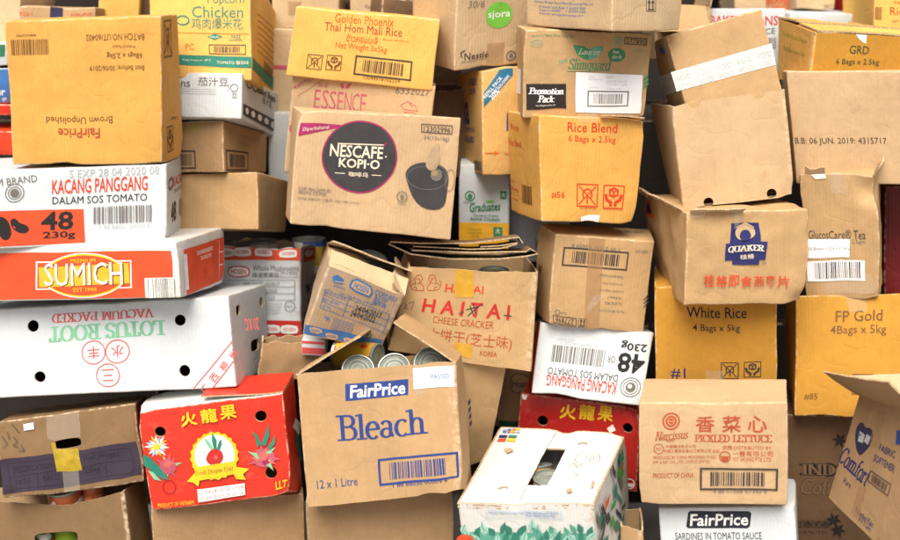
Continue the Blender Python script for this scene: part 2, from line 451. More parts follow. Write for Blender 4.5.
class Carton:
    """one carton: an Empty at its base with body, flaps, tapes, stickers and print as children"""

    def __init__(s, name, label, cat, loc, rot, dim, warp=None, group=None, amp=0.0035, crumple=0.0, seed=1, dents=()):
        s.root = thing(name, label, cat, loc, tuple(R(a) for a in rot), group)
        s.w, s.d, s.h = dim
        s.warp = {int(k): Vector(v) for k, v in (warp or {}).items()}
        s.amp, s.crumple, s.seed = amp, crumple, seed
        s.dents = [(Vector(a), r, Vector(b)) for a, r, b in dents]
        rnd = random.Random(seed * 31 + 5)
        for _ in range(4):                     # knocked corners and edges
            g = rnd.choice(SIGN)
            k = rnd.choice((1.0, 1.0, rnd.uniform(-0.7, 0.7)))
            p = Vector((g[0] * s.w / 2 * k, g[1] * s.d / 2, s.h * (0.5 + 0.5 * g[2])))
            s.dents.append((p, rnd.uniform(0.03, 0.065), (Vector((0, 0, s.h / 2)) - p).normalized() * rnd.uniform(0.003, 0.009)))
        s.layer, s.sub = {}, 0

    # local point -> slightly crushed, bulged point
    def deform(s, p):
        p = Vector(p)
        a, b, c = p.x / s.w + 0.5, p.y / s.d + 0.5, p.z / s.h
        a, b, c = (min(1.3, max(-0.3, t)) for t in (a, b, c))
        o = Vector((0, 0, 0))
        for k, v in s.warp.items():
            sx, sy, sz = SIGN[k]
            o += v * ((a if sx > 0 else 1 - a) * (b if sy > 0 else 1 - b) * (c if sz > 0 else 1 - c))
        q = p + Vector((s.seed * 7.31, s.seed * 3.17, s.seed * 1.73))
        o += noise.noise_vector(q * 5.0) * s.amp
        o += noise.noise_vector(q * 17.0) * s.amp * 0.34
        o += noise.noise_vector(q * 41.0) * s.amp * 0.09
        if s.crumple:
            n = noise.noise_vector(q * 11.0)
            o += Vector((abs(n.x), abs(n.y), abs(n.z))) * s.crumple - Vector((.3, .3, .3)) * s.crumple
            o += noise.noise_vector(q * 30.0) * s.crumple * 0.22
        for ctr, rad, push in s.dents:
            t = (p - ctr).length / rad
            if t < 1:
                o += push * (1 - t * t) ** 2
        return p + o

    def face(s, f):
        w, d, h = s.w / 2, s.d / 2, s.h
        return {'front': (Vector((0, -d, h / 2)), Vector((1, 0, 0)), Vector((0, 0, 1)), Vector((0, -1, 0))),
                'right': (Vector((w, 0, h / 2)), Vector((0, 1, 0)), Vector((0, 0, 1)), Vector((1, 0, 0))),
                'left': (Vector((-w, 0, h / 2)), Vector((0, -1, 0)), Vector((0, 0, 1)), Vector((-1, 0, 0))),
                'top': (Vector((0, 0, h)), Vector((1, 0, 0)), Vector((0, 1, 0)), Vector((0, 0, 1)))}[f]

    def emit(s, name, verts, faces, mats, fmat=None, wear=None, smooth=35):
        return link(name, [tuple(s.deform(v)) for v in verts], faces, mats, s.root, fmat, wear, smooth)

    # closed carton with soft edges
    def closed(s, col, cols=None, holes=(), cell=0.02, r=0.004, inner='inner'):
        cols = cols or {}
        cell *= 0.55 if s.crumple else 1

        def steps(L):
            n = max(2, math.ceil((L - 2 * r) / cell))
            m = [r + (L - 2 * r) * i / n for i in range(n + 1)]
            return [0, r * 0.3, r * 0.65] + m + [L - r * 0.65, L - r * 0.3, L]
        X, Y, Z = steps(s.w), steps(s.d), steps(s.h)
        dims = (s.w, s.d, s.h)
        idx, vs, fs, fm, wear = {}, [], [], [], []
        names = ['front', 'right', 'left', 'top']
        used = [n for n in names if n in cols]
        mats = [board(col)] + [board(cols[n]) for n in used]

        def vid(p):
            k = (round(p[0], 6), round(p[1], 6), round(p[2], 6))
            if k not in idx:
                q = [min(max(p[i], r), dims[i] - r) for i in range(3)]
                dv = Vector([p[i] - q[i] for i in range(3)])
                nn = sum(1 for x in dv if abs(x) > 1e-7)
                if dv.length > 1e-9:
                    dv = dv.normalized() * r
                idx[k] = len(vs)
                vs.append((q[0] + dv.x - s.w / 2, q[1] + dv.y - s.d / 2, q[2] + dv.z))
                wear.append(1.0 if nn > 1 else 0.0)
            return idx[k]

        def grid(f, U, V, fn, flip):
            mi = used.index(f) + 1 if f in used else 0
            for i in range(len(U) - 1):
                for j in range(len(V) - 1):
                    q = [vid(fn(U[i], V[j])), vid(fn(U[i + 1], V[j])), vid(fn(U[i + 1], V[j + 1])), vid(fn(U[i], V[j + 1]))]
                    if flip:
                        q.reverse()
                    fs.append(tuple(q))
                    fm.append(mi)
        grid('front', X, Z, lambda u, v: (u, 0, v), False)
        grid('back', X, Z, lambda u, v: (u, s.d, v), True)
        grid('right', Y, Z, lambda u, v: (s.w, u, v), False)
        grid('left', Y, Z, lambda u, v: (0, u, v), True)
        grid('top', X, Y, lambda u, v: (u, v, s.h), False)
        grid('bottom', X, Y, lambda u, v: (u, v, 0), True)
        if holes:
            t = 0.005
            w, d, h, m, ii = s.w / 2 - t, s.d / 2 - t, s.h - t, 10, {}

            def iv(p):
                q = tuple(round(x, 6) for x in p)
                if q not in ii:
                    ii[q] = len(vs)
                    vs.append(q)
                    wear.append(0.0)
                return ii[q]
            P = [Vector(p) for p in ((-w, -d, t), (w, -d, t), (w, -d, h), (-w, -d, h), (-w, d, t), (w, d, t), (w, d, h), (-w, d, h))]
            for q in ((0, 1, 2, 3), (5, 4, 7, 6), (1, 5, 6, 2), (4, 0, 3, 7), (3, 2, 6, 7), (4, 5, 1, 0)):
                A, B_, C_, D_ = (P[x] for x in q)
                g = lambda a, b: iv(A.lerp(B_, a / m).lerp(D_.lerp(C_, a / m), b / m))
                for a in range(m):
                    for b in range(m):
                        fs.append((g(a, b), g(a, b + 1), g(a + 1, b + 1), g(a + 1, b)))
                        fm.append(len(mats))
            mats.append(board(inner))
        return s.cut(vs, fs, mats, fm, wear, holes)

    # open carton: walls of real thickness, bottom, no lid
    def open(s, col, cols=None, holes=(), rim=None, cell=0.018, t=0.0045, r=0.006, inner='inner', jag=0.0):
        cols = cols or {}
        cell *= 0.6 if s.crumple else 1
        names = ['front', 'right', 'back', 'left']
        used = [n for n in names if n in cols]
        mats = [board(col), board(inner), edge_mat()] + [board(cols[n]) for n in used]
        w, d = s.w / 2, s.d / 2

        def loop(off, rr):
            W, D = w - off, d - off
            pts = []
            cs = [((-W + rr, -D), (W - rr, -D), (W - rr, -D + rr), -90, 'front'), ((W, -D + rr), (W, D - rr), (W - rr, D - rr), 0, 'right'),
                  ((W - rr, D), (-W + rr, D), (-W + rr, D - rr), 90, 'back'), ((-W, D - rr), (-W, -D + rr), (-W + rr, -D + rr), 180, 'left')]
            for a, b, c, ang, nm in cs:
                a, b = Vector(a), Vector(b)
                L = 2 * (w if nm in ('front', 'back') else d)
                n = max(3, math.ceil(L / (0.006 if rim and nm in rim else cell)))
                for i in range(n):
                    pts.append((a.lerp(b, i / n), nm, 0.0))
                for i in range(3):
                    pts.append((Vector((c[0] + rr * math.cos(R(ang + 30 * i)), c[1] + rr * math.sin(R(ang + 30 * i)))), nm, 1.0))
            return pts
        O, I = loop(0, r), loop(t, max(0.001, r - t))
        nz = max(3, math.ceil(s.h / cell))
        vs, fs, fm, wear = [], [], [], []

        def dz(p, nm):
            z = 0.0
            if rim and nm in rim:
                u = p.x if nm in ('front', 'back') else p.y
                for kind, *a in rim[nm]:
                    if kind == 'notch':
                        q = abs(u - a[0])
                        if q < a[1]:
                            z -= math.sqrt(a[1] ** 2 - q * q)
                    else:
                        ks = a[0]
                        if u <= ks[0][0]:
                            z += ks[0][1]
                        elif u >= ks[-1][0]:
                            z += ks[-1][1]
                        else:
                            for (x0, z0), (x1, z1) in zip(ks, ks[1:]):
                                if x0 <= u <= x1:
                                    z += z0 + (z1 - z0) * (u - x0) / max(1e-9, x1 - x0)
                                    break
            if jag:
                z += jag * noise.noise((p.x * 60 + s.seed, p.y * 60, 0.5)) + 0.5 * jag * noise.noise((p.x * 210, p.y * 210, s.seed))
            return z
        n = len(O)
        for ring, z0 in ((O, 0.0), (I, t)):
            for j in range(nz + 1):
                for (p, nm, cw), (po, _, _) in zip(ring, O):
                    vs.append((p.x, p.y, z0 + (s.h - z0 + dz(po, nm)) * j / nz))
                    wear.append(cw if ring is O else 0.0)
        base = n * (nz + 1)
        for j in range(nz):
            for i in range(n):
                k = (i + 1) % n
                q = (j * n + i, j * n + k, (j + 1) * n + k, (j + 1) * n + i)
                fs.append(q)
                nm = O[i][1]
                fm.append(3 + used.index(nm) if nm in used else 0)
                fs.append(tuple(base + x for x in reversed(q)))
                fm.append(1)
        for i in range(n):
            k = (i + 1) % n
            fs.append((nz * n + i, nz * n + k, base + nz * n + k, base + nz * n + i))
            fm.append(2)
        fs.append(tuple(reversed(range(n))))
        fm.append(0)
        fs.append(tuple(base + i for i in range(n)))
        fm.append(1)
        return s.cut(vs, fs, mats, fm, wear, holes)

    # body mesh, with round or slotted hand holes cut through the board before it is crushed
    def cut(s, vs, fs, mats, fm, wear, holes):
        if not holes:
            return s.emit('carton_body', vs, fs, mats, fm, wear, 40)
        o = link('carton_body', vs, fs, mats, None, fm, wear)
        cv, cf = [], []
        for f, u, v, rx, ry in holes:
            c, U, V, N = s.face(f)
            k, m = len(cv), 20
            for e in (-0.02, 0.02):
                for i in range(m):
                    a = 2 * math.pi * i / m
                    pw = 1.0 if abs(rx - ry) < 0.004 else 0.55
                    ca, sa = math.cos(a), math.sin(a)
                    cv.append(tuple(c + U * (u + rx * math.copysign(abs(ca) ** pw, ca)) + V * (v + ry * math.copysign(abs(sa) ** pw, sa)) + N * e))
            cf.append(tuple(reversed([k + i for i in range(m)])))
            cf.append(tuple(k + m + i for i in range(m)))
            for i in range(m):
                j = (i + 1) % m
                cf.append((k + i, k + j, k + m + j, k + m + i))
        cut = link('cutter', cv, cf, [edge_mat()])
        md = o.modifiers.new('holes', 'BOOLEAN')
        md.object = cut
        md.operation = 'DIFFERENCE'
        md.solver = 'EXACT'
        md.material_mode = 'TRANSFER'
        dg = bpy.context.evaluated_depsgraph_get()
        me = bpy.data.meshes.new_from_object(o.evaluated_get(dg), depsgraph=dg)
        o.modifiers.clear()
        o.data = me
        bpy.data.objects.remove(cut)
        for v in me.vertices:
            v.co = s.deform(v.co)
        me.polygons.foreach_set('use_smooth', [True] * len(me.polygons))
        me.set_sharp_from_angle(angle=R(40))
        o.parent = s.root
        return o

    # flap hinged on a top edge; angle 0 upright, 90 laid outwards, -90 closed
    def flap(s, side, length, angle, a=0.0, b=1.0, col='kraft', inner=None, bend=0.0, t=0.004, jag=0.002, lift=0.0, taper=0.0, skew=0.0, name='flap', label=None, holes=(), cell=0.014):
        w, d, h = s.w / 2, s.d / 2, s.h
        org, along, out = {'front': (Vector((-w, -d, h)), Vector((1, 0, 0)), Vector((0, -1, 0))), 'back': (Vector((w, d, h)), Vector((-1, 0, 0)), Vector((0, 1, 0))),
                           'right': (Vector((w, -d, h)), Vector((0, 1, 0)), Vector((1, 0, 0))), 'left': (Vector((-w, d, h)), Vector((0, -1, 0)), Vector((-1, 0, 0)))}[side]
        L = s.w if side in ('front', 'back') else s.d
        nx, ny = max(2, math.ceil(L * (b - a) / cell)), max(2, math.ceil(length / cell))
        vs, fs, fm = [], [], []
        org = org + Vector((0, 0, lift))
        up = Vector((0, 0, 1))
        sec, p, ang = [], Vector((0, 0)), angle
        for j in range(ny + 1):
            sec.append((p.copy(), ang))
            ang = angle + bend * (j + 0.5) / ny
            p = p + Vector((math.sin(R(ang)), math.cos(R(ang)))) * (length / ny)
        for side_k in (0, 1):
            for j in range(ny + 1):
                q, ang = sec[j]
                nrm = Vector((math.cos(R(ang)), -math.sin(R(ang))))      # outer side of the board
                f = j / ny
                for i in range(nx + 1):
                    u = a + (b - a) * i / nx
                    um = (a + b) / 2
                    u = um + (u - um) * (1 - taper * f) + skew * f
                    e = q + nrm * (-t if side_k else 0.0)
                    if j == ny and jag:
                        e = e + Vector((math.sin(R(ang)), math.cos(R(ang)))) * jag * (noise.noise((u * L * 40, s.seed, 3.3)) + 0.6 * noise.noise((u * L * 150, s.seed, 1.3)))
                    vs.append(tuple(org + along * (u * L) + out * e.x + up * e.y))
        n = (nx + 1) * (ny + 1)
        at = lambda k, i, j: k * n + j * (nx + 1) + i
        for j in range(ny):
            for i in range(nx):
                q = (at(0, i, j), at(0, i + 1, j), at(0, i + 1, j + 1), at(0, i, j + 1))
                fs.append(q); fm.append(0)
                fs.append(tuple(x + n for x in reversed(q))); fm.append(1)
        for i in range(nx):
            fs.append((at(0, i + 1, 0), at(0, i, 0), at(1, i, 0), at(1, i + 1, 0))); fm.append(2)
            fs.append((at(0, i, ny), at(0, i + 1, ny), at(1, i + 1, ny), at(1, i, ny))); fm.append(2)
        for j in range(ny):
            fs.append((at(0, 0, j), at(0, 0, j + 1), at(1, 0, j + 1), at(1, 0, j))); fm.append(2)
            fs.append((at(0, nx, j + 1), at(0, nx, j), at(1, nx, j), at(1, nx, j + 1))); fm.append(2)
        mats = [board(col), board(inner or col), edge_mat()]
        if holes:
            keep = s.root
            body = s.cut(vs, fs, mats, fm, [0.0] * len(vs), holes)
            body.name = name
            o = body
        else:
            o = s.emit(name, vs, fs, mats, fm, None, 35)
        if label:
            o['label'] = label
        return o

    # print, stickers and tapes: flat shapes laid on a face and bent with it
    def prints(s, name, ops, label=None):
        V3, F, FM, mats, mi = [], [], [], [], {}
        D = 0.00024 + 0.05 * s.crumple

        def add(f, vs, fs, mat, off, lays=None):
            if mat.name not in mi:
                mi[mat.name] = len(mats)
                mats.append(mat)
            c, U, V, N = s.face(f)
            xs, ys = [v[0] for v in vs], [v[1] for v in vs]
            if max(xs) - min(xs) > 0.022 or max(ys) - min(ys) > 0.022:
                bm = bmesh.new()
                lay = bm.verts.layers.float.new('l')
                bv = []
                for k, v in enumerate(vs):
                    q = bm.verts.new((v[0], v[1], 0))
                    q[lay] = lays[k] if lays else 0
                    bv.append(q)
                for q in fs:
                    try:
                        bm.faces.new([bv[i] for i in q])
                    except ValueError:
                        pass
                for ax, lo, hi in ((0, min(xs), max(xs)), (1, min(ys), max(ys))):
                    g = math.ceil(lo / 0.012 + 0.01) * 0.012
                    while g < hi:
                        bmesh.ops.bisect_plane(bm, geom=bm.verts[:] + bm.edges[:] + bm.faces[:], plane_co=(g if ax == 0 else 0, g if ax else 0, 0),
                                               plane_no=(1 if ax == 0 else 0, 1 if ax else 0, 0), dist=1e-6)
                        g += 0.012
                bm.verts.index_update()
                vs = [(v.co.x, v.co.y) for v in bm.verts]
                lays = [v[lay] for v in bm.verts]
                fs = [tuple(v.index for v in q.verts) for q in bm.faces]
                bm.free()
            k = len(V3)
            for i, v in enumerate(vs):
                V3.append(c + U * v[0] + V * v[1] + N * (off + (lays[i] * 0.00001 if lays else 0)))
            for q in fs:
                F.append(tuple(k + i for i in q))
                FM.append(mi[mat.name])

        def rot(vs, u, v, w, h, a):
            ca, sa = math.cos(R(a)), math.sin(R(a))
            return [(u + x * w * ca - y * h * sa, v + x * w * sa + y * h * ca) for x, y in vs]
        for op in ops:
            k, f = op[0], op[1]
            s.sub += 1
            eps = s.sub * 0.000002
            lv = s.layer.get(f, 0.0)
            if k in 'RPCO' or (k == 'T' and op[9].get('up')):
                small = k == 'P' and max(max(p[i] for p in op[2]) - min(p[i] for p in op[2]) for i in (0, 1)) < 0.045
                lv += 0.25 if small else 1.0
                s.layer[f] = lv
            base = 0.0006 + lv * D + eps
            hi = base + D * 0.6
            if k == 'R':        # rectangle u v w h material angle
                _, _, u, v, w, h, m, a = op
                add(f, rot([(-.5, -.5), (.5, -.5), (.5, .5), (-.5, .5)], u, v, w, h, a), [(0, 1, 2, 3)], pick(m), base)
            elif k == 'P':      # polygon
                add(f, op[2], [tuple(range(len(op[2])))], pick(op[3]), base)
            elif k == 'C':      # disc
                _, _, u, v, rx, ry, m = op
                n = 36
                add(f, [(u + rx * math.cos(2 * math.pi * i / n), v + ry * math.sin(2 * math.pi * i / n)) for i in range(n)], [tuple(range(n))], pick(m), base)
            elif k == 'O':      # ring
                _, _, u, v, rx, ry, tw, m = op
                vs, fs = ribbon([(u + rx * math.cos(2 * math.pi * i / 36), v + ry * math.sin(2 * math.pi * i / 36)) for i in range(36)], lambda d: tw, True)
                add(f, vs, fs, pick(m), base)
            elif k == 'L':      # drawn line
                vs, fs = ribbon([tuple(p) for p in op[2]], lambda d, q=op[3]: q)
                add(f, vs, fs, pick(op[4]), hi)
            elif k == 'B':      # barcode u v w h material angle frame
                _, _, u, v, w, h, m, a, frame = op
                rnd = random.Random(int(u * 1e4) + int(w * 1e4))
                mat = pick(m)
                x0, x1, hh = -w / 2, w / 2, h
                if frame:
                    tw = h * 0.09
                    vs, fs = ribbon([(-w / 2, -h / 2), (w / 2, -h / 2), (w / 2, h / 2), (-w / 2, h / 2)], lambda d: tw, True)
                    add(f, rot(vs, u, v, 1, 1, a), fs, mat, hi)
                    x0, x1, hh = -w * .37, w * .37, h * .68
                vs, fs, x = [], [], x0
                un = (x1 - x0) / 62
                while x < x1 - un:
                    bw = un * rnd.choice((.7, .7, 1.3, 2.0))
                    q = len(vs)
                    vs += [(x, -hh / 2), (min(x1, x + bw), -hh / 2), (min(x1, x + bw), hh / 2), (x, hh / 2)]
                    fs.append((q, q + 1, q + 2, q + 3))
                    x += bw + un * rnd.choice((.7, .9, 1.4, 1.8))
                add(f, rot(vs, u, v, 1, 1, a), fs, mat, hi)
            elif k == 'T':      # words u v w h material angle options
                _, _, txt, u, v, w, h, m, a, o = op
                if o.get('serif'):
                    vs, fs, lays = roman2d(txt, o.get('thick', .15), o.get('thin', .05), o.get('shear', 0.0), o.get('space', 0.0))
                else:
                    vs, fs = text2d(txt, o.get('bold', 0.0), o.get('shear', 0.0))
                    lays = None
                if vs:
                    add(f, rot(vs, u, v, w, h, a), fs, pick(m), hi, lays)
            elif k == 'I':      # handling symbol u v size material kind
                _, _, u, v, w, m, kind = op
                mat = pick(m)
                tw = w * 0.055
                sh = []
                if kind != 'arrows' or True:
                    sh.append(([(-.5, -.5), (.5, -.5), (.5, .5), (-.5, .5), (-.5, -.5)], tw))
                if kind == 'nohook':
                    sh += [([(-.42, -.42), (.42, .42)], tw), ([(-.42, .42), (.42, -.42)], tw), (arc(0, .02, .22, .27, -40, 220, 12), tw * 1.3), ([(0, -.38), (0, .0)], tw * 1.4)]
                elif kind == 'hands':
                    sh += [([(-.2, .08), (0, .0), (.2, .08), (.2, .30), (0, .38), (-.2, .30), (-.2, .08)], tw * 1.6), ([(-.2, .30), (0, .22), (.2, .30)], tw), ([(0, .0), (0, .22)], tw * 1.6),
                           ([(-.40, .12), (-.34, -.12), (-.12, -.26), (-.12, -.42)], tw * 2.6), ([(.40, .12), (.34, -.12), (.12, -.26), (.12, -.42)], tw * 2.6)]
                else:
                    sh += [([(-.2, -.30), (-.2, .34)], tw * 2), ([(-.34, .16), (-.2, .36), (-.06, .16)], tw * 1.5), ([(.2, -.30), (.2, .34)], tw * 2), ([(.06, .16), (.2, .36), (.34, .16)], tw * 1.5), ([(-.36, -.36), (.36, -.36)], tw * 1.5)]
                for q, (pts, ww) in enumerate(sh):
                    vs, fs = ribbon([(u + x * w, v + y * w) for x, y in pts], lambda d, z=ww: z)
                    add(f, vs, fs, mat, hi + q * 0.000004)
        o = link(name, [tuple(s.deform(v)) for v in V3], F, mats, s.root, FM, None, 35)
        if label:
            o['label'] = label
        return o


def pick(m):
    if m.startswith('tape:'):
        return film(m[5:])
    return ink(m)


# ---------------------------------------------------------------- ground
g = link('ground', [(-60, -60, 0), (60, -60, 0), (60, 60, 0), (-60, 60, 0)], [(0, 1, 2, 3)], [plain('concrete', (0.26, 0.245, 0.225), 0.9, 0, 0.25, 3.0, 1, 0.01)])
g['kind'] = 'structure'

# ---------------------------------------------------------------- the cartons, left column first

# brown fruit carton with dark purple printed band and yellow tape below its hand hole
b = Carton('cardboard_box', 'brown fruit carton with dark purple printed band and yellow tape below its hand hole', 'box', (-0.895, 0.0559, 0.3608), (-13.22, -4.39, 8.82), (0.3212, 0.2397, 0.184),
           warp={0: (-0.003, 0.0004, 0.0027), 1: (0.0014, -0.0002, -0.0028), 2: (-0.0011, 0.0002, 0.0037), 3: (0.003, -0.0004, -0.0038), 4: (-0.0018, 0.0003, 0.0016), 5: (0.0008, -0.0001, -0.0017), 7: (0.0018, -0.0003, -0.0023)}, group='cartons heaped in the pile', seed=1, crumple=0.005)
b.closed('umber', holes=[('front', -0.0043, 0.0205, 0.0307, 0.0106)])
b.prints('printed_band', [
 ('P', 'front', [(-0.1607, -0.0012), (0.1521, 0.0046), (0.1558, -0.0753), (-0.1599, -0.0824)], 'purple')])
b.prints('lettering', [
 ('L', 'front', [(-0.1413, -0.0123), (0.1376, -0.0086), (0.1374, -0.0663), (-0.1415, -0.075), (-0.1413, -0.0123)], 0.0016, 'dkpurple'),
 ('L', 'front', [(-0.1436, -0.0434), (0.1388, -0.0364)], 0.0016, 'dkpurple'),
 ('L', 'front', [(-0.0783, -0.0422), (-0.0789, -0.0756)], 0.0016, 'dkpurple'),
 ('L', 'front', [(0.0766, -0.0381), (0.075, -0.0728)], 0.0016, 'dkpurple'),
 ('T', 'front', 'SPECIFICATION', -0.086, -0.0268, 0.0897, 0.0143, 'dkpurple', 0, {'bold': 0.03}),
 ('T', 'front', '1x20', -0.1099, -0.0561, 0.0334, 0.0144, 'dkpurple', 0, {'bold': 0.03}),
 ('T', 'front', 'BAGS', -0.0478, -0.0544, 0.0359, 0.0142, 'dkpurple', 0, {'bold': 0.03}),
 ('T', 'front', 'Net Weight', 0.0694, -0.0208, 0.0819, 0.0162, 'dkpurple', 0, {'bold': 0.03}),
 ('T', 'front', '25kg', 0.0433, -0.0503, 0.0362, 0.0163, 'dkpurple', 0, {'bold': 0.02})])
b.prints('packing_tape', [
 ('P', 'front', [(-0.0458, 0.0915), (0.0308, 0.092), (0.0267, 0.0316), (-0.033, 0.0315), (-0.0462, 0.0369)], 'tape:clear'),
 ('P', 'front', [(-0.0402, 0.0278), (-0.0311, 0.0277), (-0.0304, 0.011), (0.0196, 0.0067), (0.0211, -0.0452), (-0.0354, -0.0429)], 'tape:olive'),
 ('P', 'front', [(-0.0242, -0.0443), (0.0121, -0.0441), (0.0119, -0.0912), (-0.022, -0.0919)], 'tape:clear')])
b.prints('sticker', [
 ('R', 'front', -0.0868, 0.0706, 0.025, 0.0167, 'tape:paper', 0)])
b.prints('handwriting', [
 ('L', 'front', [(-0.1519, 0.0568), (-0.1396, 0.0382), (-0.1495, 0.0275)], 0.0016, 'dk'),
 ('L', 'front', [(-0.1271, 0.0821), (-0.1188, 0.0713), (-0.1107, 0.0581)], 0.0016, 'dk'),
 ('L', 'front', [(-0.1248, 0.0529), (-0.1168, 0.0397), (-0.1265, 0.0315), (-0.1157, 0.0251)], 0.0016, 'dk'),
 ('L', 'front', [(-0.1084, 0.0313), (-0.1028, 0.0161), (-0.1142, 0.0153)], 0.0016, 'dk'),
 ('L', 'front', [(-0.1376, 0.0644), (-0.1344, 0.0471)], 0.0016, 'dk')])

# open brown carton with food cans showing over its dipped rim, bottom left corner
b = Carton('cardboard_box', 'open brown carton with food cans showing over its dipped rim, bottom left corner', 'box', (-0.9249, -0.0181, 0.0039), (-9.12, -5.11, -1.71), (0.3946, 0.1603, 0.3481),
           warp={2: (-0.0072, -0.0, 0.0051), 3: (0.0054, 0.0003, 0.0002), 6: (-0.0021, -0.0005, -0.0059), 7: (0.0032, 0.0002, 0.0001)}, group='cartons heaped in the pile', seed=2)
b.open('umber', rim={'front': [('curve', [(-0.1964, 0.0096), (-0.1121, -0.0012), (-0.0063, -0.0172), (0.0631, -0.0207), (0.154, -0.009), (0.1972, -0.0012)])]}, holes=[('front', 0.0171, 0.0776, 0.0543, 0.0143)])

# long white carton with upside-down green lotus root lettering and round vent holes
b = Carton('cardboard_box', 'long white carton with upside-down green lotus root lettering and round vent holes', 'box', (-0.8115, 0.1693, 0.5791), (-8.74, -4.27, -4.88), (0.6646, 0.3377, 0.2127),
           warp={0: (-0.0092, -0.0009, 0.0007), 2: (-0.0017, -0.0, 0.0019), 3: (0.0091, 0.0007, -0.0036), 6: (0.0025, 0.0004, 0.0022), 5: (-0.0023, -0.0003, -0.0013), 4: (-0.0055, -0.0005, 0.0004), 7: (0.0054, 0.0004, -0.0022)}, group='cartons heaped in the pile', seed=3, amp=0.003)
b.closed('white', holes=[('front', 0.2101, 0.0576, 0.0135, 0.0135), ('front', -0.1357, -0.0586, 0.0137, 0.0137), ('front', 0.2139, -0.0621, 0.0133, 0.0133), ('front', -0.1485, 0.0628, 0.0139, 0.0139), ('right', -0.0991, 0.0655, 0.0171, 0.0118), ('right', 0.1097, 0.0637, 0.0168, 0.0138), ('right', 0.0274, -0.034, 0.0395, 0.0148)])
b.prints('lettering', [
 ('T', 'front', 'VACUUM PACKED', 0.0234, 0.0774, 0.2502, 0.0224, 'pinkred', 180, {'serif': True, 'thick': 0.17, 'thin': 0.07}),
 ('T', 'front', 'LOTUS ROOT', 0.0316, 0.0415, 0.2832, 0.0378, 'greenpale', 180, {'serif': True, 'thick': 0.22, 'thin': 0.07}),
 ('T', 'front', '丰', -0.0023, -0.0077, 0.0292, 0.0285, 'pinkred', 180, {})])
b.prints('lettering', [
 ('T', 'front', '水', 0.055, -0.0095, 0.0291, 0.0284, 'pinkred', 180, {})])
b.prints('lettering', [
 ('T', 'front', '三', 0.0292, -0.064, 0.0289, 0.0285, 'pinkred', 180, {})])
b.prints('lettering', [
 ('T', 'front', '20 KG', 0.3838, 0.0365, 0.0333, 0.0276, 'pinkred', 180, {})])
b.prints('lettering', [
 ('T', 'front', '广', 0.2584, -0.1052, 0.0188, 0.0188, 'pinkred', 48, {'bold': 0.02}),
 ('T', 'front', '西', 0.2827, -0.0805, 0.0188, 0.0187, 'pinkred', 48, {'bold': 0.02}),
 ('T', 'front', '柳', 0.3071, -0.056, 0.0188, 0.0187, 'pinkred', 48, {'bold': 0.02}),
 ('T', 'front', '州', 0.3316, -0.0315, 0.0188, 0.0187, 'pinkred', 48, {'bold': 0.02})])
b.prints('emblem', [
 ('O', 'front', -0.0023, -0.0077, 0.028, 0.0273, 0.0022, 'pinkred'),
 ('O', 'front', 0.055, -0.0095, 0.0279, 0.0272, 0.0022, 'pinkred'),
 ('O', 'front', 0.0292, -0.064, 0.0277, 0.0273, 0.0022, 'pinkred')])
b.prints('emblem', [
 ('L', 'front', [(0.2299, -0.1063), (0.3331, 0.0009)], 0.0021, 'pinkred'),
 ('L', 'front', [(0.2773, -0.1048), (0.3316, -0.0455)], 0.0021, 'pinkred')])

# flat white carton with red front panel and yellow oval logo
b = Carton('cardboard_box', 'flat white carton with red front panel and yellow oval logo', 'box', (-0.8691, 0.1243, 0.8221), (-5.44, -3.13, -8.68), (0.5837, 0.3071, 0.1307),
           warp={0: (-0.0058, -0.0009, 0.0003), 1: (-0.0011, 0.0001, 0.0025), 3: (0.0058, 0.0007, -0.002), 6: (0.0018, 0.0008, 0.0042), 5: (-0.0014, -0.0007, -0.0038), 4: (-0.0035, -0.0005, 0.0002), 7: (0.0035, 0.0004, -0.0012)}, group='cartons heaped in the pile', seed=4, amp=0.0025)
b.closed('warmwhite', holes=[('right', 0.0297, -0.0159, 0.0359, 0.0105)])
b.prints('printed_panel', [
 ('P', 'front', [(-0.2893, 0.0487), (0.2772, 0.0461), (0.2759, -0.0163), (0.2083, -0.017), (0.2084, -0.0625), (-0.2893, -0.0606)], 'orangeprint')])
b.prints('printed_panel', [
 ('P', 'right', [(-0.1215, 0.0428), (0.1473, 0.0425), (0.1434, -0.0559), (-0.1158, -0.0634)], 'orangeprint')])
b.prints('logo', [
 ('P', 'front', [(-0.0525, 0.0264), (0.1783, 0.0254), (0.1774, -0.0396), (-0.0541, -0.0394)], 'white'),
 ('P', 'front', [(-0.0489, 0.0233), (0.1752, 0.0225), (0.1742, -0.0372), (-0.0504, -0.0366)], 'orangeprint'),
 ('C', 'front', 0.0636, -0.0079, 0.1016, 0.0526, 'white'),
 ('C', 'front', 0.0636, -0.0079, 0.0992, 0.0505, 'yellow'),
 ('C', 'front', 0.0636, -0.0079, 0.0956, 0.0467, 'orangeprint'),
 ('R', 'front', 0.0636, -0.0075, 0.2177, 0.0467, 'gold', 1.5),
 ('T', 'front', 'SUMICH', 0.0651, -0.0075, 0.1911, 0.0514, 'brown_ink', 0, {'bold': 0.02})])
b.prints('lettering', [
 ('T', 'front', 'SUMICH', 0.0625, -0.0044, 0.1888, 0.0526, 'white', 0, {'bold': 0.02, 'up': 1}),
 ('T', 'front', 'PREMIUM', 0.0625, 0.0271, 0.0607, 0.0093, 'yellow', 0, {}),
 ('T', 'front', 'EST 1944', 0.0648, -0.0407, 0.0554, 0.0094, 'yellow', 0, {})])
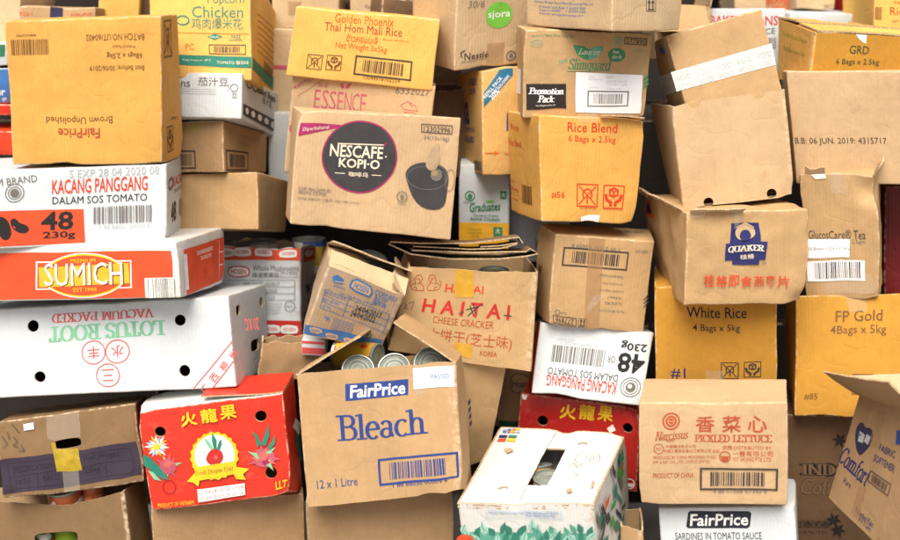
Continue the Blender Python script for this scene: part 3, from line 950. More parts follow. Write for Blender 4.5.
b.prints('lettering', [
 ('T', 'right', 'SUNBLENDED', 0.0147, 0.0255, 0.1092, 0.0093, 'white', 0, {'bold': 0.02}),
 ('L', 'right', [(0.114, 0.0379), (0.1067, -0.053)], 0.0021, 'white'),
 ('L', 'right', [(0.1107, 0.0101), (0.1398, 0.0093)], 0.0021, 'white'),
 ('L', 'right', [(0.1071, -0.02), (0.1363, -0.0209)], 0.0021, 'white')])
b.prints('lettering', [
 ('T', 'right', 'DONUTS', 0.0196, 0.011, 0.071, 0.0093, 'white', 0, {'bold': 0.02})])
b.prints('lettering', [
 ('T', 'right', 'PRODUCT', 0.0236, -0.0621, 0.072, 0.0059, 'white', 0, {})])
b.prints('lettering', [
 ('R', 'right', -0.1146, -0.0101, 0.0201, 0.0833, 'white', 0)])
b.prints('barcode', [
 ('P', 'front', [(0.2142, -0.0183), (0.2793, -0.0187), (0.2814, -0.0628), (0.2142, -0.0637)], 'white'),
 ('B', 'front', 0.2485, -0.0412, 0.0638, 0.0441, 'greyink', 0, False)])

# white baked beans carton with black kidney beans on a red block
b = Carton('cardboard_box', 'white baked beans carton with black kidney beans on a red block', 'box', (-0.9111, 0.1757, 0.948), (-3.36, -0.62, 5.01), (0.5006, 0.3639, 0.1814),
           warp={0: (-0.0077, 0.0004, -0.0017), 1: (-0.0053, 0.0008, 0.0021), 2: (0.0045, 0.0, 0.0025), 3: (0.0075, -0.0013, -0.0038), 6: (0.0038, 0.0002, 0.0029), 5: (-0.0031, -0.0, -0.0016), 4: (-0.0046, 0.0002, -0.001), 7: (0.0045, -0.0008, -0.0023)}, group='cartons heaped in the pile', seed=5, amp=0.0025)
b.closed('white')
b.prints('printed_panel', [
 ('P', 'front', [(-0.2481, -0.0007), (0.0628, -0.0042), (0.0673, -0.084), (-0.2481, -0.0861)], 'orangeprint'),
 ('P', 'front', [(-0.0942, -0.0217), (-0.0914, -0.0212), (-0.0888, -0.0216), (-0.0863, -0.0228), (-0.0839, -0.0249), (-0.0817, -0.0279), (-0.0791, -0.0304), (-0.0761, -0.0326), (-0.0726, -0.0343), (-0.0687, -0.0356), (-0.0654, -0.0371), (-0.0626, -0.039), (-0.0604, -0.0411), (-0.0587, -0.0434), (-0.0578, -0.0458), (-0.0575, -0.0481), (-0.0579, -0.0504), (-0.059, -0.0527), (-0.0607, -0.0545), (-0.0629, -0.0559), (-0.0657, -0.0568), (-0.069, -0.0572), (-0.0725, -0.0571), (-0.0761, -0.0564), (-0.0798, -0.0551), (-0.0837, -0.0532), (-0.0871, -0.0509), (-0.0902, -0.0482), (-0.0928, -0.0451), (-0.095, -0.0415), (-0.0967, -0.038), (-0.0978, -0.0345), (-0.0983, -0.031), (-0.0983, -0.0276), (-0.0976, -0.0249), (-0.0963, -0.0229)], 'black'),
 ('P', 'front', [(-0.1304, -0.0143), (-0.1238, -0.0145), (-0.1181, -0.0155), (-0.1134, -0.0171), (-0.1097, -0.0194), (-0.1069, -0.0224), (-0.1044, -0.0259), (-0.1022, -0.03), (-0.1003, -0.0347), (-0.0986, -0.04), (-0.0975, -0.045), (-0.0969, -0.05), (-0.0969, -0.0547), (-0.0975, -0.0593), (-0.0987, -0.0632), (-0.1007, -0.0663), (-0.1033, -0.0687), (-0.1066, -0.0703), (-0.1098, -0.0707), (-0.1128, -0.07), (-0.1157, -0.0682), (-0.1185, -0.0652), (-0.1211, -0.0618), (-0.1236, -0.0579), (-0.126, -0.0537), (-0.1282, -0.049), (-0.1304, -0.0437), (-0.1326, -0.0378), (-0.1348, -0.0314), (-0.137, -0.0244), (-0.137, -0.0192), (-0.1348, -0.0159)], 'black')])
b.prints('lettering', [
 ('T', 'front', '48', 0.0049, -0.0297, 0.0712, 0.0438, 'black', 0, {'bold': 0.07}),
 ('T', 'front', '230g', 0.0093, -0.0645, 0.0712, 0.0208, 'black', 0, {'bold': 0.06}),
 ('T', 'front', 'KACANG PANGGANG', 0.0997, 0.0494, 0.2147, 0.0331, 'redorange', 0, {'bold': 0.02}),
 ('T', 'front', 'DALAM SOS TOMATO', 0.0997, 0.0174, 0.2125, 0.0172, 'black', 0, {}),
 ('T', 'front', 'S EXP 28 04 2020 08', 0.1322, 0.0779, 0.2017, 0.0182, 'palegrey', 0, {})])
b.prints('lettering', [
 ('T', 'front', 'AYAM BRAND', -0.105, 0.0649, 0.1282, 0.0159, 'greyink', 5, {})])
b.prints('lettering', [
 ('T', 'right', 'KACANG', 0.0246, 0.0386, 0.2022, 0.0241, 'redorange', 0, {'bold': 0.02}),
 ('T', 'right', 'DALAM SOS', 0.0231, 0.0158, 0.1817, 0.0097, 'greyink', 0, {'bold': 0.02}),
 ('T', 'right', '48', -0.0798, -0.0308, 0.0806, 0.0474, 'black', 0, {'bold': 0.06})])
b.prints('emblem', [
 ('O', 'front', -0.0895, 0.0381, 0.0199, 0.0206, 0.002, 'greyink'),
 ('O', 'front', -0.0895, 0.0381, 0.0137, 0.0142, 0.0018, 'greyink'),
 ('C', 'front', -0.0895, 0.0381, 0.0097, 0.0101, 'greyink')])
b.prints('emblem', [
 ('O', 'right', -0.122, 0.0393, 0.0339, 0.0116, 0.0085, 'greyink')])
b.prints('barcode', [
 ('B', 'front', 0.1513, -0.0201, 0.1301, 0.0391, 'greyink', 0, False),
 ('T', 'front', '1 95 56041 60220 5', 0.1558, -0.0479, 0.1122, 0.0092, 'palegrey', 0, {})])
b.prints('barcode', [
 ('B', 'right', 0.0777, -0.0314, 0.1188, 0.0394, 'greyink', 0, False)])

# orange brown rice carton with upside-down print, topmost of the left column
b = Carton('cardboard_box', 'orange brown rice carton with upside-down print, topmost of the left column', 'box', (-0.8183, 0.1211, 1.1426), (-0.8, 0.22, 0.49), (0.3421, 0.2068, 0.3291),
           warp={0: (-0.0028, -0.0001, -0.0004), 1: (-0.0054, 0.0004, 0.0016), 2: (0.0049, 0.0006, 0.003), 3: (0.0026, -0.0015, -0.0069), 6: (0.0004, 0.0011, 0.005), 5: (-0.0001, -0.0004, -0.0019), 4: (-0.0017, -0.0, -0.0002), 7: (0.0016, -0.0009, -0.0041)}, group='cartons heaped in the pile', seed=6, amp=0.004)
b.closed('orange')
b.prints('lettering', [
 ('T', 'front', 'FairPrice', -0.018, -0.0907, 0.0949, 0.0227, 'redbrown', 180, {'bold': 0.03}),
 ('T', 'front', 'Brown Unpolished', -0.0169, -0.06, 0.1487, 0.0204, 'brown_ink', 180, {})])
b.prints('lettering', [
 ('T', 'front', 'Best Before: 30/06/2019', 0.0716, 0.0518, 0.1201, 0.0111, 'brown_ink', 180, {})])
b.prints('lettering', [
 ('T', 'front', '6Bags x 2.5kg', 0.089, 0.0802, 0.0776, 0.0154, 'brown_ink', 180, {'bold': 0.01})])
b.prints('lettering', [
 ('T', 'front', 'Product of Thailand', 0.0883, 0.0989, 0.0486, 0.0061, 'brown_ink', 180, {})])
b.prints('lettering', [
 ('T', 'front', 'BATCH NO.UT/60402', 0.0701, 0.1202, 0.1257, 0.0142, 'brown_ink', 180, {})])
b.prints('lettering', [
 ('T', 'front', '8888030320987', -0.1245, 0.1302, 0.044, 0.0049, 'brown_ink', 180, {})])
b.prints('lettering', [
 ('T', 'right', '6 Bags', 0.0158, -0.0696, 0.0702, 0.0092, 'brown_ink', 180, {})])
b.prints('barcode', [
 ('B', 'front', -0.117, 0.1033, 0.0839, 0.0356, 'brown_ink', 0, False)])
b.prints('symbol', [
 ('I', 'right', -0.034, 0.1121, 0.0793, 'brown_ink', 'nohook')])
b.prints('symbol', [
 ('I', 'right', -0.0311, -0.1138, 0.0562, 'brown_ink', 'hands')])

# glossy red dragon fruit carton with yellow scalloped badge, left of the bleach carton
b = Carton('cardboard_box', 'glossy red dragon fruit carton with yellow scalloped badge, left of the bleach carton', 'box', (-0.5274, -0.02, 0.3543), (-4.8, -6.28, -1.33), (0.3441, 0.1224, 0.2536),
           warp={0: (0.0022, 0.0007, 0.004), 1: (-0.006, 0.001, 0.0091), 2: (0.0015, -0.0002, -0.0017), 3: (-0.0008, -0.0016, -0.0108), 6: (0.0105, 0.0024, 0.0134), 5: (-0.0058, -0.0023, -0.0143), 7: (-0.0015, -0.0001, 0.0002), 4: (0.0013, 0.0004, 0.0024)}, group='cartons heaped in the pile', seed=7, amp=0.0035)
b.closed('red', cols={'top': 'warmwhite'}, holes=[('front', -0.1239, 0.0695, 0.0131, 0.0131), ('front', 0.1159, 0.0772, 0.014, 0.014), ('front', 0.125, -0.066, 0.0143, 0.0143)])
b.flap('right', 0.19, -88, lift=0.004, col='red', inner='warmwhite', jag=0.001, a=0.02, b=0.98, bend=4)
b.prints('printed_art', [
 ('P', 'front', [(-0.135, 0.0288), (-0.1189, 0.0263), (-0.1064, 0.0266), (-0.1173, 0.0325)], 'white'),
 ('P', 'front', [(-0.1367, 0.0291), (-0.1247, 0.0227), (-0.1149, 0.0197), (-0.1217, 0.0271)], 'paleblue'),
 ('P', 'front', [(-0.1381, 0.03), (-0.1277, 0.0152), (-0.1177, 0.0076), (-0.1222, 0.019)], 'white'),
 ('P', 'front', [(-0.1392, 0.0315), (-0.1346, 0.0149), (-0.1291, 0.0054), (-0.1287, 0.0163)], 'gold'),
 ('P', 'front', [(-0.1396, 0.0333), (-0.1401, 0.0187), (-0.1392, 0.0097), (-0.1351, 0.0179)], 'white'),
 ('P', 'front', [(-0.1395, 0.0351), (-0.1476, 0.018), (-0.1514, 0.0067), (-0.1421, 0.0146)], 'paleblue'),
 ('P', 'front', [(-0.1387, 0.0368), (-0.1507, 0.0246), (-0.1583, 0.0157), (-0.1471, 0.0196)], 'white'),
 ('P', 'front', [(-0.1374, 0.0381), (-0.1497, 0.0316), (-0.1587, 0.0266), (-0.1484, 0.0265)], 'gold'),
 ('P', 'front', [(-0.1358, 0.0388), (-0.1534, 0.0385), (-0.1667, 0.036), (-0.154, 0.0316)], 'white'),
 ('P', 'front', [(-0.134, 0.0389), (-0.1492, 0.0445), (-0.1614, 0.0462), (-0.1519, 0.0387)], 'paleblue'),
 ('P', 'front', [(-0.1324, 0.0383), (-0.1429, 0.047), (-0.1518, 0.0515), (-0.1467, 0.0432)], 'white'),
 ('P', 'front', [(-0.1311, 0.0371), (-0.1387, 0.0538), (-0.1468, 0.0629), (-0.1447, 0.0511)], 'gold'),
 ('P', 'front', [(-0.1304, 0.0354), (-0.132, 0.0527), (-0.1353, 0.063), (-0.1379, 0.0524)], 'white'),
 ('P', 'front', [(-0.1302, 0.0336), (-0.1273, 0.0478), (-0.1263, 0.0569), (-0.132, 0.0496)], 'paleblue'),
 ('P', 'front', [(-0.1307, 0.0318), (-0.1199, 0.047), (-0.1139, 0.0576), (-0.1247, 0.0515)], 'white'),
 ('P', 'front', [(-0.1318, 0.0302), (-0.118, 0.04), (-0.1088, 0.0475), (-0.1207, 0.0456)], 'gold'),
 ('P', 'front', [(-0.1332, 0.0292), (-0.1201, 0.0332), (-0.1103, 0.0368), (-0.1206, 0.0386)], 'white'),
 ('C', 'front', -0.1363, 0.0328, 0.0085, 0.0076, 'yellow'),
 ('P', 'front', [(-0.1281, -0.018), (-0.144, 0.0043), (-0.1209, -0.0082)], 'rose'),
 ('P', 'front', [(-0.1249, -0.0112), (-0.1238, 0.0091), (-0.114, -0.0072)], 'greenpale'),
 ('P', 'front', [(-0.1188, -0.0074), (-0.1062, 0.0171), (-0.1079, -0.0105)], 'pinkred'),
 ('P', 'front', [(-0.1119, -0.0078), (-0.0958, 0.0012), (-0.1046, -0.0169)], 'rose'),
 ('P', 'front', [(-0.1065, -0.0123), (-0.0805, -0.0129), (-0.1054, -0.0243)], 'greenpale'),
 ('P', 'front', [(-0.1044, -0.0193), (-0.0929, -0.0297), (-0.1099, -0.0302)], 'pinkred'),
 ('P', 'front', [(-0.1064, -0.0264), (-0.0992, -0.0484), (-0.1166, -0.0324)], 'rose'),
 ('P', 'front', [(-0.1119, -0.0313), (-0.119, -0.0451), (-0.1232, -0.0303)], 'greenpale'),
 ('P', 'front', [(-0.1188, -0.0322), (-0.1391, -0.0449), (-0.1275, -0.0246)], 'pinkred'),
 ('P', 'front', [(-0.1341, -0.0098), (-0.1256, -0.0006), (-0.1111, 0.0001), (-0.0981, -0.0092), (-0.0955, -0.0249), (-0.1043, -0.0366), (-0.1216, -0.0396), (-0.1343, -0.0278)], 'rose'),
 ('P', 'front', [(-0.127, -0.0107), (-0.1142, -0.0046), (-0.1031, -0.0111), (-0.1116, -0.0203), (-0.1238, -0.0214)], 'faintred'),
 ('P', 'front', [(-0.1706, 0.018), (-0.1554, 0.0083), (-0.1352, -0.0174), (-0.1163, -0.0532), (-0.1325, -0.0486), (-0.1559, -0.0277), (-0.1725, -0.0101)], 'bandgreen'),
 ('P', 'front', [(-0.165, -0.024), (-0.1516, -0.0308), (-0.1356, -0.0534), (-0.1518, -0.0488)], 'greenpale'),
 ('O', 'front', -0.1188, -0.0709, 0.0156, 0.0166, 0.0019, 'ringred')])
b.prints('printed_art', [
 ('P', 'front', [(0.0913, -0.0118), (0.094, -0.0084), (0.0971, -0.0058), (0.1006, -0.004), (0.1044, -0.003), (0.1085, -0.0029), (0.1127, -0.0031), (0.1168, -0.0036), (0.1209, -0.0045), (0.1249, -0.0056), (0.1286, -0.0075), (0.1319, -0.0101), (0.1348, -0.0134), (0.1374, -0.0175), (0.139, -0.0216), (0.1398, -0.0258), (0.1397, -0.03), (0.1387, -0.0343), (0.1369, -0.0382), (0.1345, -0.0416), (0.1314, -0.0447), (0.1275, -0.0474), (0.1233, -0.0493), (0.1187, -0.0503), (0.1137, -0.0505), (0.1084, -0.0498), (0.1036, -0.0486), (0.0993, -0.0468), (0.0955, -0.0445), (0.0923, -0.0416), (0.0898, -0.0381), (0.0881, -0.0341), (0.0873, -0.0296), (0.0872, -0.0245), (0.0879, -0.0199), (0.0892, -0.0156)], 'rose'),
 ('P', 'front', [(0.0982, -0.0247), (0.0719, -0.0379), (0.1039, -0.0384)], 'rose'),
 ('P', 'front', [(0.1002, -0.0193), (0.0795, -0.0227), (0.0996, -0.0343)], 'faintred'),
 ('P', 'front', [(0.1046, -0.0157), (0.0769, -0.0054), (0.0979, -0.0289)], 'greenpale'),
 ('P', 'front', [(0.1106, -0.0145), (0.0952, -0.0012), (0.0991, -0.0231)], 'rose'),
 ('P', 'front', [(0.1169, -0.0159), (0.1089, 0.0099), (0.1029, -0.0183)], 'rose'),
 ('P', 'front', [(0.1222, -0.0197), (0.1239, -0.0001), (0.1086, -0.0154)], 'faintred'),
 ('P', 'front', [(0.1256, -0.0251), (0.1433, -0.0036), (0.1151, -0.0149)], 'greenpale'),
 ('P', 'front', [(0.1262, -0.031), (0.1437, -0.0201), (0.1209, -0.017)], 'rose'),
 ('P', 'front', [(0.124, -0.0362), (0.1541, -0.0355), (0.125, -0.0213)], 'rose'),
 ('P', 'front', [(0.1194, -0.0397), (0.1394, -0.0458), (0.1266, -0.0268)], 'faintred'),
 ('P', 'front', [(0.1134, -0.0407), (0.1326, -0.0615), (0.1252, -0.0325)], 'greenpale'),
 ('P', 'front', [(0.0989, -0.0184), (0.1117, -0.0099), (0.125, -0.0191), (0.1164, -0.0331), (0.102, -0.0339)], 'faintred'),
 ('P', 'front', [(0.1067, -0.0345), (0.1214, -0.0312), (0.1251, -0.0418), (0.1104, -0.045)], 'magenta'),
 ('P', 'front', [(0.101, 0.0015), (0.0992, 0.0293), (0.0914, 0.0453), (0.1044, 0.0337), (0.1114, 0.0102)], 'bandgreen'),
 ('P', 'front', [(0.1111, 0.0077), (0.123, 0.0313), (0.135, 0.0572), (0.1318, 0.0252), (0.12, 0.0016)], 'bandgreen'),
 ('P', 'front', [(0.1244, -0.0015), (0.1376, 0.0119), (0.1463, 0.0283), (0.1441, 0.0061), (0.1307, -0.0098)], 'leafdk')])
b.prints('printed_art', [
 ('P', 'right', [(0.0121, 0.0378), (0.0539, 0.0225), (0.0757, -0.0553), (0.0216, -0.0292)], 'bandgreen'),
 ('P', 'right', [(-0.0051, 0.0238), (0.0342, 0.0342), (0.0866, 0.0105), (0.0545, -0.0089)], 'white'),
 ('P', 'right', [(0.0137, -0.0182), (0.0673, -0.0427), (0.0829, -0.0719), (0.0365, -0.0551)], 'leafdk')])
b.prints('logo', [
 ('P', 'front', [(0.0506, -0.0114), (0.0528, -0.0214), (0.046, -0.0287), (0.0451, -0.0389), (0.0365, -0.0436), (0.0327, -0.0531), (0.0231, -0.0548), (0.0167, -0.0627), (0.007, -0.0612), (-0.0013, -0.0666), (-0.01, -0.0619), (-0.0195, -0.0644), (-0.0263, -0.0571), (-0.0361, -0.0563), (-0.0404, -0.0471), (-0.0493, -0.0432), (-0.0506, -0.033), (-0.0578, -0.0263), (-0.0562, -0.0161), (-0.061, -0.0073), (-0.0564, 0.0019), (-0.0585, 0.012), (-0.0515, 0.0193), (-0.0505, 0.0295), (-0.0419, 0.0342), (-0.038, 0.0436), (-0.0285, 0.0452), (-0.0222, 0.053), (-0.0127, 0.0514), (-0.0045, 0.0567), (0.004, 0.052), (0.0133, 0.0544), (0.02, 0.0472), (0.0296, 0.0463), (0.0339, 0.0372), (0.0427, 0.0333), (0.0442, 0.0232), (0.0515, 0.0165), (0.05, 0.0064), (0.055, -0.0023)], 'yellow'),
 ('C', 'front', -0.0026, -0.0023, 0.0473, 0.0503, 'white'),
 ('P', 'front', [(-0.0192, 0.0004), (-0.0163, 0.0045), (-0.0132, 0.0077), (-0.01, 0.0102), (-0.0065, 0.0118), (-0.0028, 0.0126), (0.0007, 0.0126), (0.0042, 0.0119), (0.0076, 0.0103), (0.0109, 0.008), (0.0135, 0.0052), (0.0155, 0.0017), (0.0168, -0.0022), (0.0174, -0.0067), (0.0172, -0.011), (0.0162, -0.015), (0.0142, -0.0187), (0.0114, -0.0222), (0.0082, -0.0249), (0.0047, -0.027), (0.0008, -0.0285), (-0.0035, -0.0292), (-0.0075, -0.029), (-0.0113, -0.0279), (-0.0147, -0.0259), (-0.018, -0.023), (-0.0204, -0.02), (-0.0221, -0.0169), (-0.0231, -0.0138), (-0.0233, -0.0105), (-0.0227, -0.0071), (-0.0213, -0.0035)], 'red'),
 ('P', 'front', [(-0.0043, -0.0069), (-0.0023, -0.0046), (-0.0003, -0.0036), (0.0014, -0.0038), (0.003, -0.0053), (0.0045, -0.008), (0.0051, -0.0103), (0.0049, -0.0121), (0.0038, -0.0136), (0.0019, -0.0146), (0.0, -0.015), (-0.0017, -0.0148), (-0.0034, -0.014), (-0.005, -0.0125), (-0.0057, -0.0108), (-0.0055, -0.009)], 'pinkred'),
 ('P', 'front', [(-0.0097, 0.0103), (-0.0192, 0.0292), (-0.022, 0.0448), (-0.0095, 0.0305), (-0.0023, 0.0119)], 'greenpale'),
 ('P', 'front', [(-0.0023, 0.0119), (-0.0046, 0.0324), (-0.0018, 0.0548), (0.0074, 0.0334), (0.0047, 0.011)], 'bandgreen'),
 ('P', 'front', [(0.0047, 0.011), (0.0115, 0.0279), (0.0194, 0.0344), (0.0176, 0.0195), (0.0111, 0.0051)], 'leafdk'),
 ('P', 'front', [(-0.0739, -0.0609), (-0.052, -0.0405), (-0.055, -0.0273), (0.0411, -0.0239), (0.0373, -0.0361), (0.0742, -0.0482), (0.0586, -0.059), (0.064, -0.0749), (0.0406, -0.0695), (0.0373, -0.0564), (-0.0451, -0.0618), (-0.0495, -0.0767), (-0.06, -0.0651)], 'yellow'),
 ('T', 'front', 'Fresh Dragon Fruit', -0.0079, -0.0433, 0.0906, 0.0152, 'brown_ink', 1.5, {'serif': True, 'thick': 0.13, 'thin': 0.06, 'shear': 0.25})])
b.prints('lettering', [
 ('T', 'front', '火', -0.0522, 0.0942, 0.0396, 0.035, 'yellow', 0, {'bold': 0.05}),
 ('T', 'front', '龍', -0.0038, 0.0966, 0.0396, 0.0349, 'yellow', 0, {'bold': 0.05}),
 ('T', 'front', '果', 0.0421, 0.0986, 0.0395, 0.0348, 'yellow', 0, {'bold': 0.05})])
b.prints('lettering', [
 ('T', 'front', 'PRODUCT OF VIETNAM', -0.1092, -0.1142, 0.0871, 0.0102, 'yellow', 0, {'bold': 0.03})])
b.prints('lettering', [
 ('T', 'front', 'LLT', 0.1504, -0.1003, 0.0311, 0.0226, 'yellow', 0, {'bold': 0.06})])
b.prints('calendar_panel', [
 ('P', 'front', [(-0.0529, -0.0839), (0.0595, -0.0832), (0.0573, -0.1136), (-0.0547, -0.1159)], 'white'),
 ('T', 'front', '12', -0.0456, -0.093, 0.0096, 0.0087, 'red', 0, {}),
 ('T', 'front', '13', -0.0296, -0.0929, 0.0096, 0.0086, 'red', 0, {}),
 ('T', 'front', '14', -0.0136, -0.0928, 0.0096, 0.0086, 'red', 0, {}),
 ('T', 'front', '15', 0.0024, -0.0927, 0.0096, 0.0086, 'red', 0, {}),
 ('T', 'front', '16', 0.0183, -0.0926, 0.0096, 0.0086, 'red', 0, {}),
 ('T', 'front', '17', 0.0343, -0.0925, 0.0096, 0.0086, 'red', 0, {}),
 ('T', 'front', '18', 0.0502, -0.0924, 0.0096, 0.0086, 'red', 0, {}),
 ('T', 'front', '20', -0.0476, -0.1082, 0.0097, 0.0087, 'red', 0, {}),
 ('T', 'front', '21', -0.0315, -0.1081, 0.0096, 0.0087, 'red', 0, {}),
 ('T', 'front', '22', -0.0155, -0.108, 0.0096, 0.0086, 'red', 0, {}),
 ('T', 'front', '23', 0.0005, -0.1079, 0.0096, 0.0086, 'red', 0, {}),
 ('T', 'front', '24', 0.0165, -0.1077, 0.0096, 0.0086, 'red', 0, {}),
 ('T', 'front', '25', 0.0325, -0.1076, 0.0096, 0.0086, 'red', 0, {}),
 ('T', 'front', '26', 0.0485, -0.1075, 0.0096, 0.0086, 'red', 0, {})])

# plain brown carton directly under the glossy red dragon fruit carton
b = Carton('cardboard_box', 'plain brown carton directly under the glossy red dragon fruit carton', 'box', (-0.5457, 0.1095, 0.002), (0.15, -0.73, 8.29), (0.3571, 0.28, 0.3472),
           warp={2: (0.0012, 0.0005, 0.0029), 3: (-0.0003, -0.0006, -0.0027), 6: (0.0007, 0.0003, 0.0017), 7: (-0.0002, -0.0004, -0.0016)}, group='cartons heaped in the pile', seed=8)
b.closed('brown')

# plain brown carton directly under the open bleach carton
b = Carton('cardboard_box', 'plain brown carton directly under the open bleach carton', 'box', (-0.165, 0.057, 0.002), (-0.66, -0.81, 2.36), (0.3453, 0.28, 0.3798),
           warp={2: (-0.0005, 0.0014, 0.0065), 3: (0.0022, -0.0015, -0.0063), 6: (-0.0003, 0.0009, 0.0039), 7: (0.0013, -0.0009, -0.0038)}, group='cartons heaped in the pile', seed=9)
b.closed('brown')

# open kraft bleach carton with blue lettering and can ends between its raised flaps
b = Carton('cardboard_box', 'open kraft bleach carton with blue lettering and can ends between its raised flaps', 'box', (-0.1364, -0.0925, 0.3928), (-8.46, -5.49, -5.79), (0.3639, 0.1456, 0.3085),
           warp={0: (-0.0011, -0.0003, -0.0028), 1: (-0.0044, 0.0003, 0.0114), 2: (0.0025, 0.0004, 0.0018), 3: (0.001, -0.0001, -0.0027), 6: (0.0029, 0.0004, 0.0009), 5: (-0.0008, -0.0008, -0.0095), 4: (-0.0007, -0.0002, -0.0017), 7: (0.0006, -0.0, -0.0016)}, group='cartons heaped in the pile', seed=10, amp=0.004)
b.open('tan', jag=0.004)
b.flap('left', 0.17, -64, jag=0.002, col='tan', inner='pale')
b.flap('right', 0.165, -52, jag=0.002, col='tan', inner='pale')
b.prints('logo', [
 ('P', 'front', [(-0.0706, 0.1218), (0.0753, 0.122), (0.0731, 0.0863), (-0.0734, 0.084)], 'blue'),
 ('T', 'front', 'FairPrice', 0.0025, 0.1035, 0.1297, 0.0288, 'white', 0, {'bold': 0.045, 'shear': 0.12})])
b.prints('lettering', [
 ('T', 'front', 'Bleach', 0.006, 0.0211, 0.2105, 0.0624, 'blue', 0, {'serif': True, 'thick': 0.15, 'thin': 0.06})])
b.prints('lettering', [
 ('T', 'front', '12 x 1 Litre', -0.1081, -0.1038, 0.0932, 0.0197, 'blue', 0, {})])
b.prints('barcode', [
 ('B', 'front', 0.0826, -0.089, 0.1786, 0.0583, 'blue', 0, True),
 ('T', 'front', '1 88 88030 00009 4', 0.0839, -0.123, 0.1239, 0.0093, 'blue', 0, {})])
b.prints('sticker', [
 ('R', 'front', 0.1318, 0.1222, 0.0899, 0.0486, 'tape:paper', 0),
 ('T', 'front', 'PASSED', 0.1465, 0.1229, 0.0404, 0.0116, 'sky', 0, {'bold': 0.03}),
 ('T', 'front', 'Finished Product Release', 0.1317, 0.1396, 0.0763, 0.006, 'paleblue', 0, {}),
 ('T', 'front', 'Insp Date', 0.1082, 0.1229, 0.0248, 0.0055, 'paleblue', 0, {}),
 ('T', 'front', 'Exp Date', 0.1073, 0.1091, 0.0248, 0.0056, 'paleblue', 0, {}),
 ('T', 'front', '07 OCT 2017', 0.1434, 0.1074, 0.0315, 0.0069, 'sky', 0, {})])
b.prints('printed_band', [
 ('R', 'right', 0.1137, 0.0347, 0.0422, 0.0114, 'violet', 0),
 ('R', 'right', 0.1139, 0.0186, 0.0423, 0.0114, 'violet', 0),
 ('R', 'right', 0.1141, 0.0026, 0.0424, 0.0114, 'violet', 0),
 ('R', 'right', 0.1143, -0.0135, 0.0425, 0.0114, 'violet', 0)])
b.prints('packing_tape', [
 ('P', 'front', [(0.0895, 0.1498), (0.1121, 0.1504), (0.1127, 0.0855), (0.09, 0.085)], 'tape:clear')])

# white fruit carton with teal leaves on its front and two wide white lid flaps
b = Carton('cardboard_box', 'white fruit carton with teal leaves on its front and two wide white lid flaps', 'box', (0.2646, -0.0402, 0.0042), (6.14, -4.55, -18.62), (0.3068, 0.366, 0.4566),
           warp={2: (0.0071, 0.004, 0.0042), 3: (0.0032, -0.0013, -0.0074), 6: (0.0076, 0.0026, -0.0006), 7: (-0.0006, 0.001, 0.0038)}, group='cartons heaped in the pile', seed=11, amp=0.003)
b.open('warmwhite', inner='warmwhite')
b.flap('front', 0.1, -89, lift=-0.009, col='warmwhite', jag=0.001)
b.flap('back', 0.085, -89, lift=-0.009, col='warmwhite', jag=0.001)
b.flap('left', 0.135, -90, lift=-0.001, col='warmwhite', jag=0.0015, holes=[('top', -0.0674, -0.1108, 0.011, 0.011)], bend=-3)
b.flap('right', 0.125, -90, lift=-0.001, col='warmwhite', jag=0.0015, holes=[('top', 0.0619, 0.1175, 0.011, 0.011)], bend=-3)
